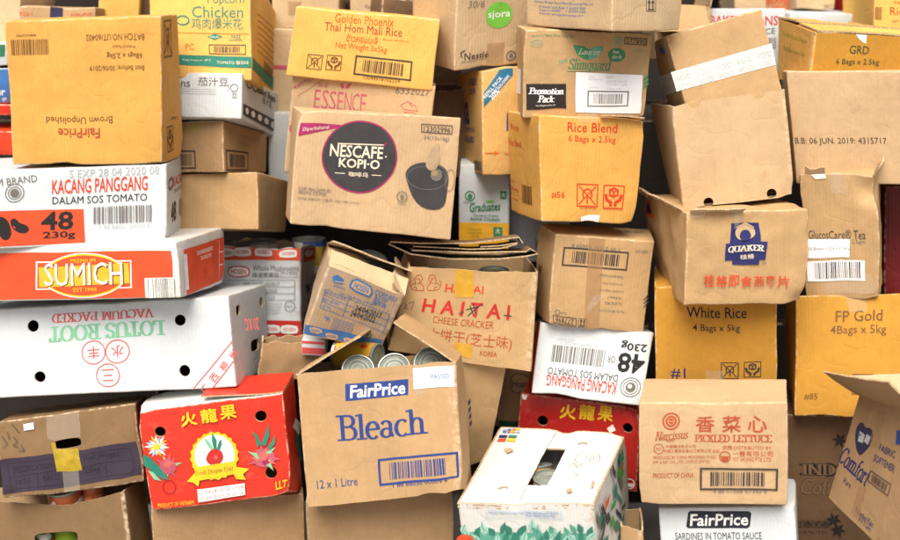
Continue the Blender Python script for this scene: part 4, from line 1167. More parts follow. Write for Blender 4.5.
b.prints('printed_art', [
 ('P', 'front', [(-0.1665, -0.0004), (-0.1516, 0.1553), (0.1483, 0.1599), (0.1378, 0.0194)], 'leaf'),
 ('P', 'front', [(-0.1503, 0.1505), (-0.142, 0.1552), (-0.1382, 0.1613), (-0.1389, 0.1702), (-0.1406, 0.1765), (-0.1462, 0.1724), (-0.1527, 0.1658), (-0.1537, 0.1588)], 'leafpale'),
 ('L', 'front', [(-0.1495, 0.1526), (-0.1414, 0.1744)], 0.0012, 'leafdk'),
 ('P', 'front', [(-0.1335, 0.1393), (-0.1307, 0.1486), (-0.132, 0.1552), (-0.1385, 0.1598), (-0.144, 0.1621), (-0.1453, 0.1553), (-0.1456, 0.1462), (-0.1416, 0.1414)], 'leafpale'),
 ('L', 'front', [(-0.1344, 0.1411), (-0.1432, 0.1603)], 0.0012, 'leafdk'),
 ('P', 'front', [(-0.1219, 0.1472), (-0.1136, 0.1495), (-0.1084, 0.1544), (-0.1059, 0.1633), (-0.1051, 0.17), (-0.1109, 0.1675), (-0.1185, 0.1628), (-0.1217, 0.1563)], 'leafdk'),
 ('L', 'front', [(-0.1206, 0.149), (-0.1064, 0.1682)], 0.0012, 'leafdk'),
 ('P', 'front', [(-0.0988, 0.1456), (-0.0947, 0.1568), (-0.0943, 0.1669), (-0.0984, 0.178), (-0.1022, 0.1851), (-0.1046, 0.1765), (-0.1067, 0.1639), (-0.1046, 0.1543)], 'leafpale'),
 ('L', 'front', [(-0.099, 0.1488), (-0.1019, 0.182)], 0.0012, 'leafdk'),
 ('P', 'front', [(-0.0889, 0.1526), (-0.0874, 0.1634), (-0.09, 0.1701), (-0.0984, 0.1734), (-0.1052, 0.1745), (-0.1055, 0.1668), (-0.1041, 0.1569), (-0.0986, 0.1528)], 'leafpale'),
 ('L', 'front', [(-0.0902, 0.1544), (-0.1039, 0.1728)], 0.0012, 'leafdk'),
 ('P', 'front', [(-0.076, 0.1465), (-0.0731, 0.1563), (-0.0745, 0.1628), (-0.0817, 0.1667), (-0.0877, 0.1684), (-0.0891, 0.1613), (-0.0892, 0.152), (-0.0848, 0.1476)], 'leafdk'),
 ('L', 'front', [(-0.0769, 0.1483), (-0.0868, 0.1666)], 0.0012, 'leafdk'),
 ('P', 'front', [(-0.0607, 0.1526), (-0.0525, 0.1582), (-0.0481, 0.1653), (-0.0475, 0.1755), (-0.0482, 0.1828), (-0.0539, 0.178), (-0.0607, 0.1701), (-0.0626, 0.1621)], 'leafdk'),
 ('L', 'front', [(-0.0597, 0.155), (-0.0492, 0.1804)], 0.0012, 'leafdk'),
 ('P', 'front', [(-0.0378, 0.151), (-0.0339, 0.1607), (-0.0347, 0.1677), (-0.0416, 0.1728), (-0.0474, 0.1754), (-0.0494, 0.1682), (-0.0505, 0.1586), (-0.0465, 0.1534)], 'leafdk'),
 ('L', 'front', [(-0.0385, 0.1529), (-0.0466, 0.1734)], 0.0012, 'leafdk'),
 ('P', 'front', [(-0.0261, 0.1489), (-0.0163, 0.152), (-0.0094, 0.158), (-0.0047, 0.1688), (-0.0023, 0.1767), (-0.0094, 0.1736), (-0.0189, 0.1677), (-0.0239, 0.1597)], 'leafdk'),
 ('L', 'front', [(-0.0242, 0.1512), (-0.0042, 0.1745)], 0.0012, 'leafdk'),
 ('P', 'front', [(-0.0151, 0.1509), (-0.0066, 0.1541), (-0.002, 0.1594), (-0.001, 0.1686), (-0.0014, 0.1753), (-0.0072, 0.1723), (-0.0144, 0.1668), (-0.0166, 0.16)], 'leafdk'),
 ('L', 'front', [(-0.014, 0.1529), (-0.0025, 0.1734)], 0.0012, 'leafdk'),
 ('P', 'front', [(0.008, 0.1568), (0.0163, 0.1653), (0.0196, 0.1743), (0.0174, 0.1856), (0.0146, 0.1933), (0.0091, 0.1864), (0.003, 0.1759), (0.003, 0.1666)], 'leafpale'),
 ('L', 'front', [(0.0085, 0.1597), (0.014, 0.1904)], 0.0012, 'leafdk'),
 ('P', 'front', [(0.0199, 0.1494), (0.0282, 0.1564), (0.0316, 0.164), (0.0295, 0.174), (0.0267, 0.1808), (0.0212, 0.1752), (0.015, 0.1664), (0.015, 0.1582)], 'leafpale'),
 ('L', 'front', [(0.0204, 0.152), (0.0261, 0.1783)], 0.0012, 'leafdk'),
 ('P', 'front', [(0.0327, 0.1488), (0.0318, 0.1598), (0.0274, 0.1669), (0.0179, 0.1704), (0.0106, 0.1716), (0.0121, 0.1637), (0.0159, 0.1535), (0.0226, 0.1491)], 'leaf'),
 ('L', 'front', [(0.0309, 0.1506), (0.0124, 0.1698)], 0.0012, 'leafdk'),
 ('P', 'front', [(0.0461, 0.1534), (0.0537, 0.1575), (0.0573, 0.1631), (0.0566, 0.1714), (0.0551, 0.1774), (0.05, 0.1738), (0.0439, 0.1678), (0.043, 0.1613)], 'leafpale'),
 ('L', 'front', [(0.0469, 0.1553), (0.0544, 0.1754)], 0.0012, 'leafdk'),
 ('P', 'front', [(0.0637, 0.1524), (0.0666, 0.1623), (0.0651, 0.1694), (0.058, 0.1743), (0.052, 0.1768), (0.0507, 0.1695), (0.0506, 0.1597), (0.0549, 0.1546)], 'leaf'),
 ('L', 'front', [(0.0628, 0.1543), (0.053, 0.1748)], 0.0012, 'leafdk'),
 ('P', 'front', [(0.0761, 0.1472), (0.0759, 0.1574), (0.0723, 0.1639), (0.0638, 0.1671), (0.0572, 0.1683), (0.0582, 0.161), (0.061, 0.1516), (0.0669, 0.1475)], 'leafpale'),
 ('L', 'front', [(0.0746, 0.1489), (0.0587, 0.1666)], 0.0012, 'leafdk'),
 ('P', 'front', [(0.0946, 0.148), (0.0974, 0.1575), (0.0963, 0.1651), (0.0902, 0.1716), (0.085, 0.1755), (0.0837, 0.1683), (0.0833, 0.1584), (0.087, 0.1522)], 'leaf'),
 ('L', 'front', [(0.0938, 0.1502), (0.0858, 0.1733)], 0.0012, 'leafdk'),
 ('P', 'front', [(0.1111, 0.159), (0.1122, 0.1679), (0.11, 0.1743), (0.1033, 0.1788), (0.0979, 0.1811), (0.0978, 0.1745), (0.099, 0.1657), (0.1034, 0.161)], 'leaf'),
 ('L', 'front', [(0.11, 0.1607), (0.099, 0.1793)], 0.0012, 'leafdk'),
 ('P', 'front', [(0.1245, 0.1589), (0.128, 0.1677), (0.1273, 0.1743), (0.1214, 0.1797), (0.1163, 0.1828), (0.1144, 0.1763), (0.1134, 0.1673), (0.1169, 0.1621)], 'leafdk'),
 ('L', 'front', [(0.1238, 0.1608), (0.1169, 0.1809)], 0.0012, 'leafdk'),
 ('P', 'front', [(0.1359, 0.1481), (0.1445, 0.1534), (0.1489, 0.1603), (0.149, 0.1706), (0.148, 0.178), (0.1421, 0.1734), (0.1351, 0.1659), (0.1334, 0.1578)], 'leafdk'),
 ('L', 'front', [(0.1369, 0.1505), (0.147, 0.1756)], 0.0011, 'leafdk'),
 ('P', 'front', [(-0.1523, 0.1185), (-0.1418, 0.1194), (-0.1339, 0.1243), (-0.1279, 0.1349), (-0.1246, 0.1431), (-0.1324, 0.1414), (-0.1429, 0.1373), (-0.1489, 0.1299)], 'leaf'),
 ('L', 'front', [(-0.1501, 0.1204), (-0.1268, 0.1411)], 0.0012, 'leafdk'),
 ('P', 'front', [(-0.1361, 0.131), (-0.1291, 0.1363), (-0.1257, 0.1426), (-0.1261, 0.1512), (-0.1273, 0.1572), (-0.132, 0.1528), (-0.1376, 0.1457), (-0.1386, 0.1388)], 'leafpale'),
 ('L', 'front', [(-0.1354, 0.1331), (-0.128, 0.1551)], 0.0012, 'leafdk'),
 ('P', 'front', [(-0.1202, 0.1315), (-0.1122, 0.1372), (-0.1089, 0.1437), (-0.1105, 0.1524), (-0.1128, 0.1585), (-0.1181, 0.1539), (-0.1241, 0.1465), (-0.1244, 0.1394)], 'leafdk'),
 ('L', 'front', [(-0.1196, 0.1337), (-0.1134, 0.1564)], 0.0012, 'leafdk'),
 ('P', 'front', [(-0.1083, 0.1281), (-0.1103, 0.1396), (-0.1156, 0.1468), (-0.1261, 0.1502), (-0.1341, 0.1512), (-0.1318, 0.1429), (-0.1269, 0.1324), (-0.1193, 0.128)], 'leafpale'),
 ('L', 'front', [(-0.1104, 0.1299), (-0.1321, 0.1493)], 0.0012, 'leafdk'),
 ('P', 'front', [(-0.0888, 0.1197), (-0.0817, 0.127), (-0.0782, 0.1349), (-0.0787, 0.1452), (-0.08, 0.1522), (-0.0848, 0.1463), (-0.0905, 0.1372), (-0.0915, 0.1288)], 'leaf'),
 ('L', 'front', [(-0.0881, 0.1223), (-0.0807, 0.1496)], 0.0012, 'leafdk'),
 ('P', 'front', [(-0.0695, 0.128), (-0.064, 0.1351), (-0.0623, 0.1418), (-0.0649, 0.1496), (-0.0678, 0.1548), (-0.0713, 0.1492), (-0.075, 0.141), (-0.0741, 0.1343)], 'leafpale'),
 ('L', 'front', [(-0.0693, 0.1301), (-0.0679, 0.1526)], 0.0012, 'leafdk'),
 ('P', 'front', [(-0.0566, 0.1283), (-0.0484, 0.1342), (-0.0438, 0.1416), (-0.0427, 0.1522), (-0.043, 0.1597), (-0.0487, 0.1547), (-0.0557, 0.1465), (-0.0579, 0.1381)], 'leafdk'),
 ('L', 'front', [(-0.0555, 0.1308), (-0.0441, 0.1572)], 0.0012, 'leafdk'),
 ('P', 'front', [(-0.0451, 0.1255), (-0.0351, 0.128), (-0.0277, 0.1336), (-0.0221, 0.1442), (-0.0191, 0.1522), (-0.0265, 0.1495), (-0.0365, 0.1442), (-0.0421, 0.1364)], 'leafdk'),
 ('L', 'front', [(-0.043, 0.1277), (-0.0212, 0.15)], 0.0012, 'leafdk'),
 ('P', 'front', [(-0.0263, 0.1327), (-0.0207, 0.1415), (-0.0201, 0.1487), (-0.0255, 0.1554), (-0.0304, 0.1594), (-0.0338, 0.1528), (-0.0367, 0.1434), (-0.034, 0.1373)], 'leafdk'),
 ('L', 'front', [(-0.0267, 0.1349), (-0.0301, 0.1573)], 0.0012, 'leafdk'),
 ('P', 'front', [(-0.013, 0.1296), (-0.0039, 0.1363), (0.0004, 0.1443), (-0.0004, 0.1553), (-0.0022, 0.1631), (-0.0083, 0.1575), (-0.0155, 0.1485), (-0.0166, 0.1397)], 'leafpale'),
 ('L', 'front', [(-0.0121, 0.1323), (-0.0031, 0.1604)], 0.0012, 'leafdk'),
 ('P', 'front', [(0.0041, 0.1255), (0.0126, 0.1292), (0.0173, 0.135), (0.0181, 0.1445), (0.0176, 0.1514), (0.0116, 0.148), (0.0044, 0.142), (0.0023, 0.1348)], 'leafpale'),
 ('L', 'front', [(0.0052, 0.1276), (0.0165, 0.1494)], 0.0012, 'leafdk'),
 ('P', 'front', [(0.0182, 0.1235), (0.0267, 0.1276), (0.0321, 0.1338), (0.0347, 0.1439), (0.0356, 0.1513), (0.0295, 0.1475), (0.0217, 0.141), (0.0184, 0.1333)], 'leafdk'),
 ('L', 'front', [(0.0196, 0.1257), (0.0342, 0.149)], 0.0012, 'leafdk'),
 ('P', 'front', [(0.0358, 0.1323), (0.0473, 0.1335), (0.0555, 0.1389), (0.0613, 0.1507), (0.0643, 0.1596), (0.056, 0.1577), (0.0447, 0.1531), (0.0387, 0.1448)], 'leafpale'),
 ('L', 'front', [(0.0381, 0.1345), (0.062, 0.1574)], 0.0012, 'leafdk'),
 ('P', 'front', [(0.0431, 0.1377), (0.0492, 0.1457), (0.0508, 0.1533), (0.0474, 0.1618), (0.0438, 0.1674), (0.04, 0.1612), (0.0361, 0.1519), (0.0374, 0.1446)], 'leafdk'),
 ('L', 'front', [(0.0432, 0.1401), (0.0438, 0.1651)], 0.0012, 'leafdk'),
 ('P', 'front', [(0.0644, 0.1329), (0.0719, 0.1403), (0.0761, 0.1488), (0.0768, 0.1602), (0.0764, 0.1681), (0.0712, 0.162), (0.0647, 0.1523), (0.0628, 0.1431)], 'leafdk'),
 ('L', 'front', [(0.0653, 0.1357), (0.0754, 0.1653)], 0.0012, 'leafdk'),
 ('P', 'front', [(0.0794, 0.1289), (0.0876, 0.1337), (0.0924, 0.1402), (0.0942, 0.1503), (0.0946, 0.1575), (0.0889, 0.1534), (0.0816, 0.1463), (0.0789, 0.1386)], 'leafpale'),
 ('L', 'front', [(0.0807, 0.1312), (0.0934, 0.1552)], 0.0012, 'leafdk'),
 ('P', 'front', [(0.0866, 0.1268), (0.0958, 0.1313), (0.1006, 0.1379), (0.1011, 0.1483), (0.1003, 0.1558), (0.094, 0.1518), (0.0864, 0.1448), (0.0844, 0.1368)], 'leafdk'),
 ('L', 'front', [(0.0877, 0.1291), (0.0992, 0.1535)], 0.0012, 'leafdk'),
 ('P', 'front', [(0.1077, 0.139), (0.1096, 0.1491), (0.1073, 0.1553), (0.0995, 0.158), (0.0932, 0.1587), (0.0927, 0.1515), (0.0936, 0.1424), (0.0986, 0.1388)], 'leafpale'),
 ('L', 'front', [(0.1066, 0.1406), (0.0944, 0.1571)], 0.0012, 'leafdk'),
 ('P', 'front', [(0.1209, 0.1333), (0.1261, 0.1432), (0.1275, 0.1529), (0.1246, 0.164), (0.1216, 0.1713), (0.1184, 0.1634), (0.1151, 0.1518), (0.1161, 0.1423)], 'leafdk'),
 ('L', 'front', [(0.121, 0.1363), (0.1216, 0.1682)], 0.0012, 'leafdk'),
 ('P', 'front', [(0.1318, 0.1422), (0.1414, 0.1426), (0.1485, 0.1468), (0.154, 0.1564), (0.1569, 0.1638), (0.1498, 0.1626), (0.1402, 0.1592), (0.1348, 0.1526)], 'leafpale'),
 ('L', 'front', [(0.1338, 0.1439), (0.1549, 0.1621)], 0.0012, 'leafdk'),
 ('P', 'front', [(-0.1547, 0.0975), (-0.146, 0.1002), (-0.1404, 0.1055), (-0.1376, 0.115), (-0.1366, 0.122), (-0.1428, 0.1193), (-0.1508, 0.1141), (-0.1543, 0.1071)], 'leafpale'),
 ('L', 'front', [(-0.1532, 0.0994), (-0.1381, 0.12)], 0.0012, 'leafdk'),
 ('P', 'front', [(-0.1382, 0.0999), (-0.133, 0.1108), (-0.133, 0.1196), (-0.1394, 0.1275), (-0.1452, 0.1322), (-0.1482, 0.124), (-0.1504, 0.1125), (-0.147, 0.1051)], 'leafdk'),
 ('L', 'front', [(-0.1388, 0.1025), (-0.1446, 0.1296)], 0.0012, 'leafdk'),
 ('P', 'front', [(-0.1182, 0.1072), (-0.1107, 0.1168), (-0.1087, 0.1257), (-0.1129, 0.1355), (-0.1173, 0.1419), (-0.122, 0.1344), (-0.1269, 0.1234), (-0.1253, 0.1149)], 'leaf'),
 ('L', 'front', [(-0.1181, 0.11), (-0.1174, 0.1391)], 0.0012, 'leafdk'),
 ('P', 'front', [(-0.1043, 0.0996), (-0.1028, 0.1095), (-0.1051, 0.1159), (-0.1127, 0.1192), (-0.1188, 0.1204), (-0.1192, 0.1133), (-0.118, 0.1042), (-0.1131, 0.1001)], 'leaf'),
 ('L', 'front', [(-0.1054, 0.1013), (-0.1177, 0.1188)], 0.0012, 'leafdk'),
 ('P', 'front', [(-0.0889, 0.1045), (-0.0809, 0.108), (-0.0761, 0.1135), (-0.0742, 0.1226), (-0.0739, 0.1292), (-0.0795, 0.126), (-0.0866, 0.1203), (-0.0894, 0.1134)], 'leafdk'),
 ('L', 'front', [(-0.0877, 0.1065), (-0.0751, 0.1272)], 0.0012, 'leafdk'),
 ('P', 'front', [(-0.0739, 0.106), (-0.0696, 0.1163), (-0.0698, 0.1248), (-0.0758, 0.1326), (-0.081, 0.1374), (-0.0834, 0.1295), (-0.0852, 0.1185), (-0.0819, 0.1113)], 'leafdk'),
 ('L', 'front', [(-0.0745, 0.1085), (-0.0804, 0.1348)], 0.0012, 'leafdk'),
 ('P', 'front', [(-0.0565, 0.1144), (-0.0548, 0.123), (-0.0565, 0.1291), (-0.0627, 0.1334), (-0.0678, 0.1356), (-0.0683, 0.1293), (-0.0677, 0.1209), (-0.0638, 0.1164)], 'leaf'),
 ('L', 'front', [(-0.0574, 0.1161), (-0.0669, 0.1339)], 0.0012, 'leafdk'),
 ('P', 'front', [(-0.0451, 0.1041), (-0.0354, 0.1052), (-0.0287, 0.1098), (-0.0245, 0.1199), (-0.0225, 0.1276), (-0.0295, 0.1259), (-0.0388, 0.1219), (-0.0435, 0.1148)], 'leafdk'),
 ('L', 'front', [(-0.0433, 0.106), (-0.0243, 0.1257)], 0.0012, 'leafdk'),
 ('P', 'front', [(-0.0288, 0.1133), (-0.0248, 0.1242), (-0.0256, 0.1324), (-0.0326, 0.1392), (-0.0387, 0.143), (-0.0407, 0.135), (-0.0419, 0.1239), (-0.0378, 0.1174)], 'leafdk'),
 ('L', 'front', [(-0.0296, 0.1157), (-0.0379, 0.1406)], 0.0012, 'leafdk'),
 ('P', 'front', [(-0.0112, 0.1065), (-0.001, 0.1104), (0.0065, 0.1171), (0.0119, 0.1286), (0.0147, 0.137), (0.0072, 0.1333), (-0.0029, 0.1266), (-0.0084, 0.118)], 'leafdk'),
 ('L', 'front', [(-0.0091, 0.109), (0.0127, 0.1346)], 0.0012, 'leafdk'),
 ('P', 'front', [(0.004, 0.1147), (0.0097, 0.1233), (0.011, 0.1313), (0.0073, 0.1401), (0.0037, 0.1458), (0.0001, 0.1391), (-0.0034, 0.1292), (-0.0018, 0.1216)], 'leafpale'),
 ('L', 'front', [(0.004, 0.1172), (0.0037, 0.1434)], 0.0012, 'leafdk'),
 ('P', 'front', [(0.0115, 0.1144), (0.0112, 0.1258), (0.0071, 0.133), (-0.0024, 0.1365), (-0.0099, 0.1376), (-0.0087, 0.1294), (-0.0055, 0.1189), (0.0011, 0.1145)], 'leafpale'),
 ('L', 'front', [(0.0098, 0.1162), (-0.0081, 0.1357)], 0.0012, 'leafdk'),
 ('P', 'front', [(0.0339, 0.1093), (0.0378, 0.1178), (0.0379, 0.1251), (0.0334, 0.1324), (0.0294, 0.1369), (0.0272, 0.1304), (0.0254, 0.1211), (0.0278, 0.1146)], 'leaf'),
 ('L', 'front', [(0.0335, 0.1115), (0.0298, 0.1347)], 0.0012, 'leafdk'),
 ('P', 'front', [(0.042, 0.105), (0.0483, 0.1147), (0.0493, 0.123), (0.0438, 0.1313), (0.0387, 0.1365), (0.0349, 0.1291), (0.0313, 0.1185), (0.034, 0.111)], 'leafpale'),
 ('L', 'front', [(0.0417, 0.1075), (0.0389, 0.134)], 0.0012, 'leafdk'),
 ('P', 'front', [(0.0569, 0.1134), (0.0628, 0.121), (0.0648, 0.1285), (0.0625, 0.1374), (0.0599, 0.1434), (0.0561, 0.1374), (0.052, 0.1284), (0.0525, 0.1209)], 'leafpale'),
 ('L', 'front', [(0.0571, 0.1158), (0.0596, 0.141)], 0.0012, 'leafdk'),
 ('P', 'front', [(0.0712, 0.115), (0.0758, 0.1249), (0.0757, 0.1329), (0.0698, 0.1403), (0.0646, 0.1448), (0.062, 0.1373), (0.06, 0.1269), (0.0632, 0.12)], 'leaf'),
 ('L', 'front', [(0.0706, 0.1174), (0.0651, 0.1424)], 0.0012, 'leafdk'),
 ('P', 'front', [(0.0878, 0.1119), (0.0955, 0.1184), (0.0978, 0.1248), (0.0941, 0.1325), (0.0901, 0.1376), (0.0852, 0.1324), (0.0801, 0.1246), (0.0813, 0.1182)], 'leafpale'),
 ('L', 'front', [(0.088, 0.1139), (0.0899, 0.1355)], 0.0012, 'leafdk'),
 ('P', 'front', [(0.1087, 0.1204), (0.1127, 0.1294), (0.1121, 0.1358), (0.1058, 0.1404), (0.1003, 0.1427), (0.0982, 0.1361), (0.0969, 0.1273), (0.1005, 0.1226)], 'leafpale'),
 ('L', 'front', [(0.108, 0.1222), (0.101, 0.1409)], 0.0012, 'leafdk'),
 ('C', 'front', -0.1432, 0.135, 0.0211, 0.0154, 'orangeprint'),
 ('L', 'front', [(-0.0868, 0.2131), (0.0816, 0.2126), (0.0805, 0.1968), (-0.0885, 0.1954), (-0.0868, 0.2131)], 0.001, 'paleblue'),
 ('T', 'front', 'THIS BOX MADE FROM RECYCLED PAPER NEW ZEALAND GROWN', -0.0033, 0.2082, 0.1573, 0.0054, 'sky', 0, {}),
 ('T', 'front', 'KEEP REFRIGERATED', 0.0343, 0.2019, 0.0669, 0.0054, 'sky', 0, {})])
b.prints('side_art', [
 ('P', 'right', [(-0.0634, 0.1256), (-0.0724, 0.1533), (-0.1047, 0.193), (-0.096, 0.1659)], 'charcoal'),
 ('P', 'right', [(0.0764, 0.1827), (0.1005, 0.1969), (0.0971, 0.2246), (0.0731, 0.2102)], 'leafdk'),
 ('P', 'right', [(-0.1702, 0.0248), (-0.1283, 0.0157), (-0.1133, 0.023), (-0.1556, 0.0321)], 'leafdk'),
 ('P', 'right', [(-0.1642, 0.1005), (-0.1128, 0.0895), (-0.1045, 0.1032), (-0.1562, 0.114)], 'leafdk'),
 ('P', 'right', [(0.0037, 0.0334), (0.0466, 0.025), (0.0572, 0.035), (0.0141, 0.0433)], 'leafdk'),
 ('P', 'right', [(0.0389, 0.0544), (0.0874, 0.0458), (0.0993, 0.0574), (0.0506, 0.0659)], 'leafdk'),
 ('P', 'right', [(-0.1595, 0.0351), (-0.1225, 0.0274), (-0.1184, 0.0395), (-0.1555, 0.047)], 'charcoal'),
 ('P', 'right', [(-0.1439, 0.147), (-0.0963, 0.1465), (-0.0973, 0.1726), (-0.1448, 0.1727)], 'leafdk'),
 ('P', 'right', [(-0.1651, 0.0881), (-0.1307, 0.0837), (-0.1191, 0.0925), (-0.1536, 0.0968)], 'grass'),
 ('P', 'right', [(-0.1783, 0.0298), (-0.1541, 0.0399), (-0.1664, 0.0717), (-0.1904, 0.0615)], 'orangeprint'),
 ('P', 'right', [(-0.0765, 0.1209), (-0.0448, 0.122), (-0.0535, 0.1449), (-0.0848, 0.1436)], 'dk'),
 ('P', 'right', [(0.0566, 0.0643), (0.0576, 0.0791), (0.0125, 0.1183), (0.0115, 0.1038)], 'dk'),
 ('P', 'right', [(-0.0016, 0.061), (0.0323, 0.0608), (0.0151, 0.0888), (-0.0184, 0.0887)], 'leafdk'),
 ('P', 'right', [(0.0843, 0.1543), (0.1139, 0.1581), (0.1054, 0.1808), (0.0761, 0.1769)], 'grass'),
 ('P', 'right', [(0.0657, 0.1769), (0.1103, 0.1729), (0.1223, 0.1852), (0.0774, 0.1891)], 'orangeprint'),
 ('P', 'right', [(0.0779, 0.0915), (0.0648, 0.1177), (0.0166, 0.1616), (0.0291, 0.1363)], 'leafdk'),
 ('P', 'right', [(-0.1504, 0.1494), (-0.1453, 0.1715), (-0.1704, 0.2094), (-0.1754, 0.1876)], 'greyink'),
 ('P', 'right', [(-0.1797, 0.0528), (-0.1834, 0.0732), (-0.2291, 0.1177), (-0.2256, 0.0979)], 'charcoal'),
 ('P', 'right', [(-0.1152, 0.0538), (-0.0869, 0.0559), (-0.0998, 0.0817), (-0.1278, 0.0794)], 'grass'),
 ('P', 'right', [(0.08, 0.1238), (0.0949, 0.1452), (0.072, 0.1853), (0.0574, 0.1641)], 'greyink'),
 ('P', 'right', [(-0.1648, 0.0426), (-0.1479, 0.049), (-0.179, 0.0836), (-0.1955, 0.0771)], 'dk'),
 ('P', 'right', [(-0.1077, 0.1607), (-0.1101, 0.177), (-0.1366, 0.2058), (-0.1342, 0.1897)], 'charcoal'),
 ('P', 'right', [(-0.133, 0.1213), (-0.101, 0.1324), (-0.1016, 0.1615), (-0.1335, 0.1501)], 'dk'),
 ('P', 'right', [(-0.0538, 0.1427), (-0.0012, 0.1337), (0.0189, 0.1423), (-0.0343, 0.1511)], 'grass'),
 ('P', 'right', [(-0.1734, 0.1097), (-0.137, 0.1142), (-0.1331, 0.137), (-0.1695, 0.1323)], 'dk'),
 ('P', 'right', [(-0.0022, 0.1448), (0.0287, 0.1542), (0.0241, 0.1819), (-0.0066, 0.1723)], 'leafdk'),
 ('P', 'right', [(-0.1022, 0.1671), (-0.0609, 0.1692), (-0.0473, 0.1862), (-0.0889, 0.1838)], 'orangeprint'),
 ('P', 'right', [(0.0585, 0.1597), (0.084, 0.1727), (0.0669, 0.2069), (0.0417, 0.1937)], 'grass'),
 ('P', 'right', [(-0.1469, 0.105), (-0.0924, 0.0915), (-0.0863, 0.1053), (-0.1408, 0.1186)], 'leafdk'),
 ('P', 'right', [(-0.0409, 0.0883), (-0.0198, 0.0984), (-0.0383, 0.1301), (-0.0591, 0.1198)], 'grass'),
 ('P', 'right', [(0.0453, 0.0912), (0.0879, 0.082), (0.0976, 0.0905), (0.0548, 0.0997)], 'dk'),
 ('P', 'right', [(-0.1755, 0.0673), (-0.1533, 0.0777), (-0.17, 0.1105), (-0.192, 0.1)], 'leafdk'),
 ('P', 'right', [(0.0144, 0.1893), (0.0207, 0.2075), (-0.0086, 0.2429), (-0.0148, 0.225)], 'charcoal'),
 ('P', 'right', [(0.0719, 0.1907), (0.1091, 0.1983), (0.099, 0.2289), (0.0621, 0.221)], 'leafdk')])
b.prints('colour_swatches', [
 ('R', 'top', -0.1335, 0.1314, 0.0199, 0.0147, 'navy', 0),
 ('R', 'top', -0.1104, 0.1336, 0.0198, 0.0149, 'leafdk', 0),
 ('R', 'top', -0.1312, 0.1117, 0.0198, 0.0146, 'orangeprint', 0),
 ('R', 'top', -0.1083, 0.1137, 0.0197, 0.0147, 'yellow', 0)])
b.prints('colour_swatches', [
 ('R', 'top', -0.1374, 0.1652, 0.009, 0.008, 'paleblue', 0),
 ('R', 'top', -0.1266, 0.1662, 0.009, 0.008, 'sky', 0),
 ('R', 'top', -0.1159, 0.1673, 0.009, 0.008, 'orange_ink', 0),
 ('R', 'top', -0.1052, 0.1684, 0.009, 0.0081, 'gold', 0),
 ('R', 'top', -0.1352, 0.1531, 0.009, 0.0079, 'sky', 0),
 ('R', 'top', -0.1245, 0.1541, 0.009, 0.008, 'orange_ink', 0),
 ('R', 'top', -0.1138, 0.1551, 0.009, 0.008, 'gold', 0),
 ('R', 'top', -0.1031, 0.1562, 0.0089, 0.008, 'paleblue', 0)])
b.prints('handwriting', [
 ('O', 'top', 0.0928, 0.0379, 0.0278, 0.0301, 0.0014, 'greyink'),
 ('L', 'top', [(0.0865, 0.0348), (0.0924, 0.0509)], 0.0017, 'greyink'),
 ('L', 'top', [(0.101, 0.0204), (0.1015, 0.0516), (0.1103, 0.0314)], 0.0017, 'greyink'),
 ('L', 'top', [(0.0599, -0.0029), (0.0657, 0.0127), (0.0792, -0.0066), (0.0873, 0.0091)], 0.0017, 'greyink')])
b.prints('handwriting', [
 ('L', 'top', [(0.0788, -0.0366), (0.0943, -0.0554)], 0.0017, 'greyink')])
b.prints('torn_patch', [
 ('P', 'top', [(-0.1136, 0.0657), (-0.0975, 0.0695), (-0.0871, 0.0576), (-0.1005, 0.0439)], 'torn')])
b.prints('torn_patch', [
 ('P', 'top', [(0.079, -0.1186), (0.089, -0.1135), (0.096, -0.1296), (0.0854, -0.137)], 'torn')])
b.prints('torn_patch', [
 ('P', 'top', [(0.1293, -0.0828), (0.1339, -0.0729), (0.1386, -0.1065), (0.1335, -0.1139)], 'torn')])

# clean tan pickled lettuce carton with red printing and a framed black barcode
b = Carton('cardboard_box', 'clean tan pickled lettuce carton with red printing and a framed black barcode', 'box', (0.6184, -0.07, 0.3945), (-2.09, -3.96, -13.03), (0.3266, 0.1976, 0.2392),
           warp={0: (-0.0041, -0.0016, -0.0032), 1: (-0.0031, -0.0002, 0.0033), 2: (0.0005, 0.0005, 0.0021), 3: (0.0035, 0.0005, -0.0019), 6: (0.0031, 0.0008, 0.0002), 4: (-0.0025, -0.001, -0.0019), 5: (-0.0019, -0.0001, 0.002)}, group='cartons heaped in the pile', seed=12, amp=0.0025)
b.closed('pink')
b.prints('lettering', [
 ('T', 'front', '香', -0.0146, 0.0693, 0.042, 0.0395, 'redbrown', 0, {'bold': 0.03}),
 ('T', 'front', '菜', 0.0436, 0.0693, 0.0415, 0.0394, 'redbrown', 0, {'bold': 0.03}),
 ('T', 'front', '心', 0.0991, 0.0692, 0.0412, 0.0393, 'redbrown', 0, {'bold': 0.03}),
 ('T', 'front', 'PICKLED LETTUCE', 0.0458, 0.0356, 0.1684, 0.0186, 'redbrown', 0, {'serif': True, 'thick': 0.2, 'thin': 0.08}),
 ('T', 'front', '供應:DISTRIBUTED BY', 0.0764, 0.014, 0.1044, 0.0107, 'redbrown', 0, {}),
 ('T', 'front', '一豐有限公司', 0.0884, -0.0004, 0.0869, 0.0131, 'redbrown', 0, {}),
 ('T', 'front', 'YIT HONG PTE LTD', 0.0874, -0.0137, 0.0826, 0.0093, 'redbrown', 0, {}),
 ('T', 'front', '中國糧油食品公司', -0.0689, 0.0166, 0.0669, 0.008, 'redbrown', 0, {}),
 ('T', 'front', '中國工業食品進出口有限公司 出品', -0.0445, 0.0059, 0.1244, 0.0084, 'redbrown', 0, {})])
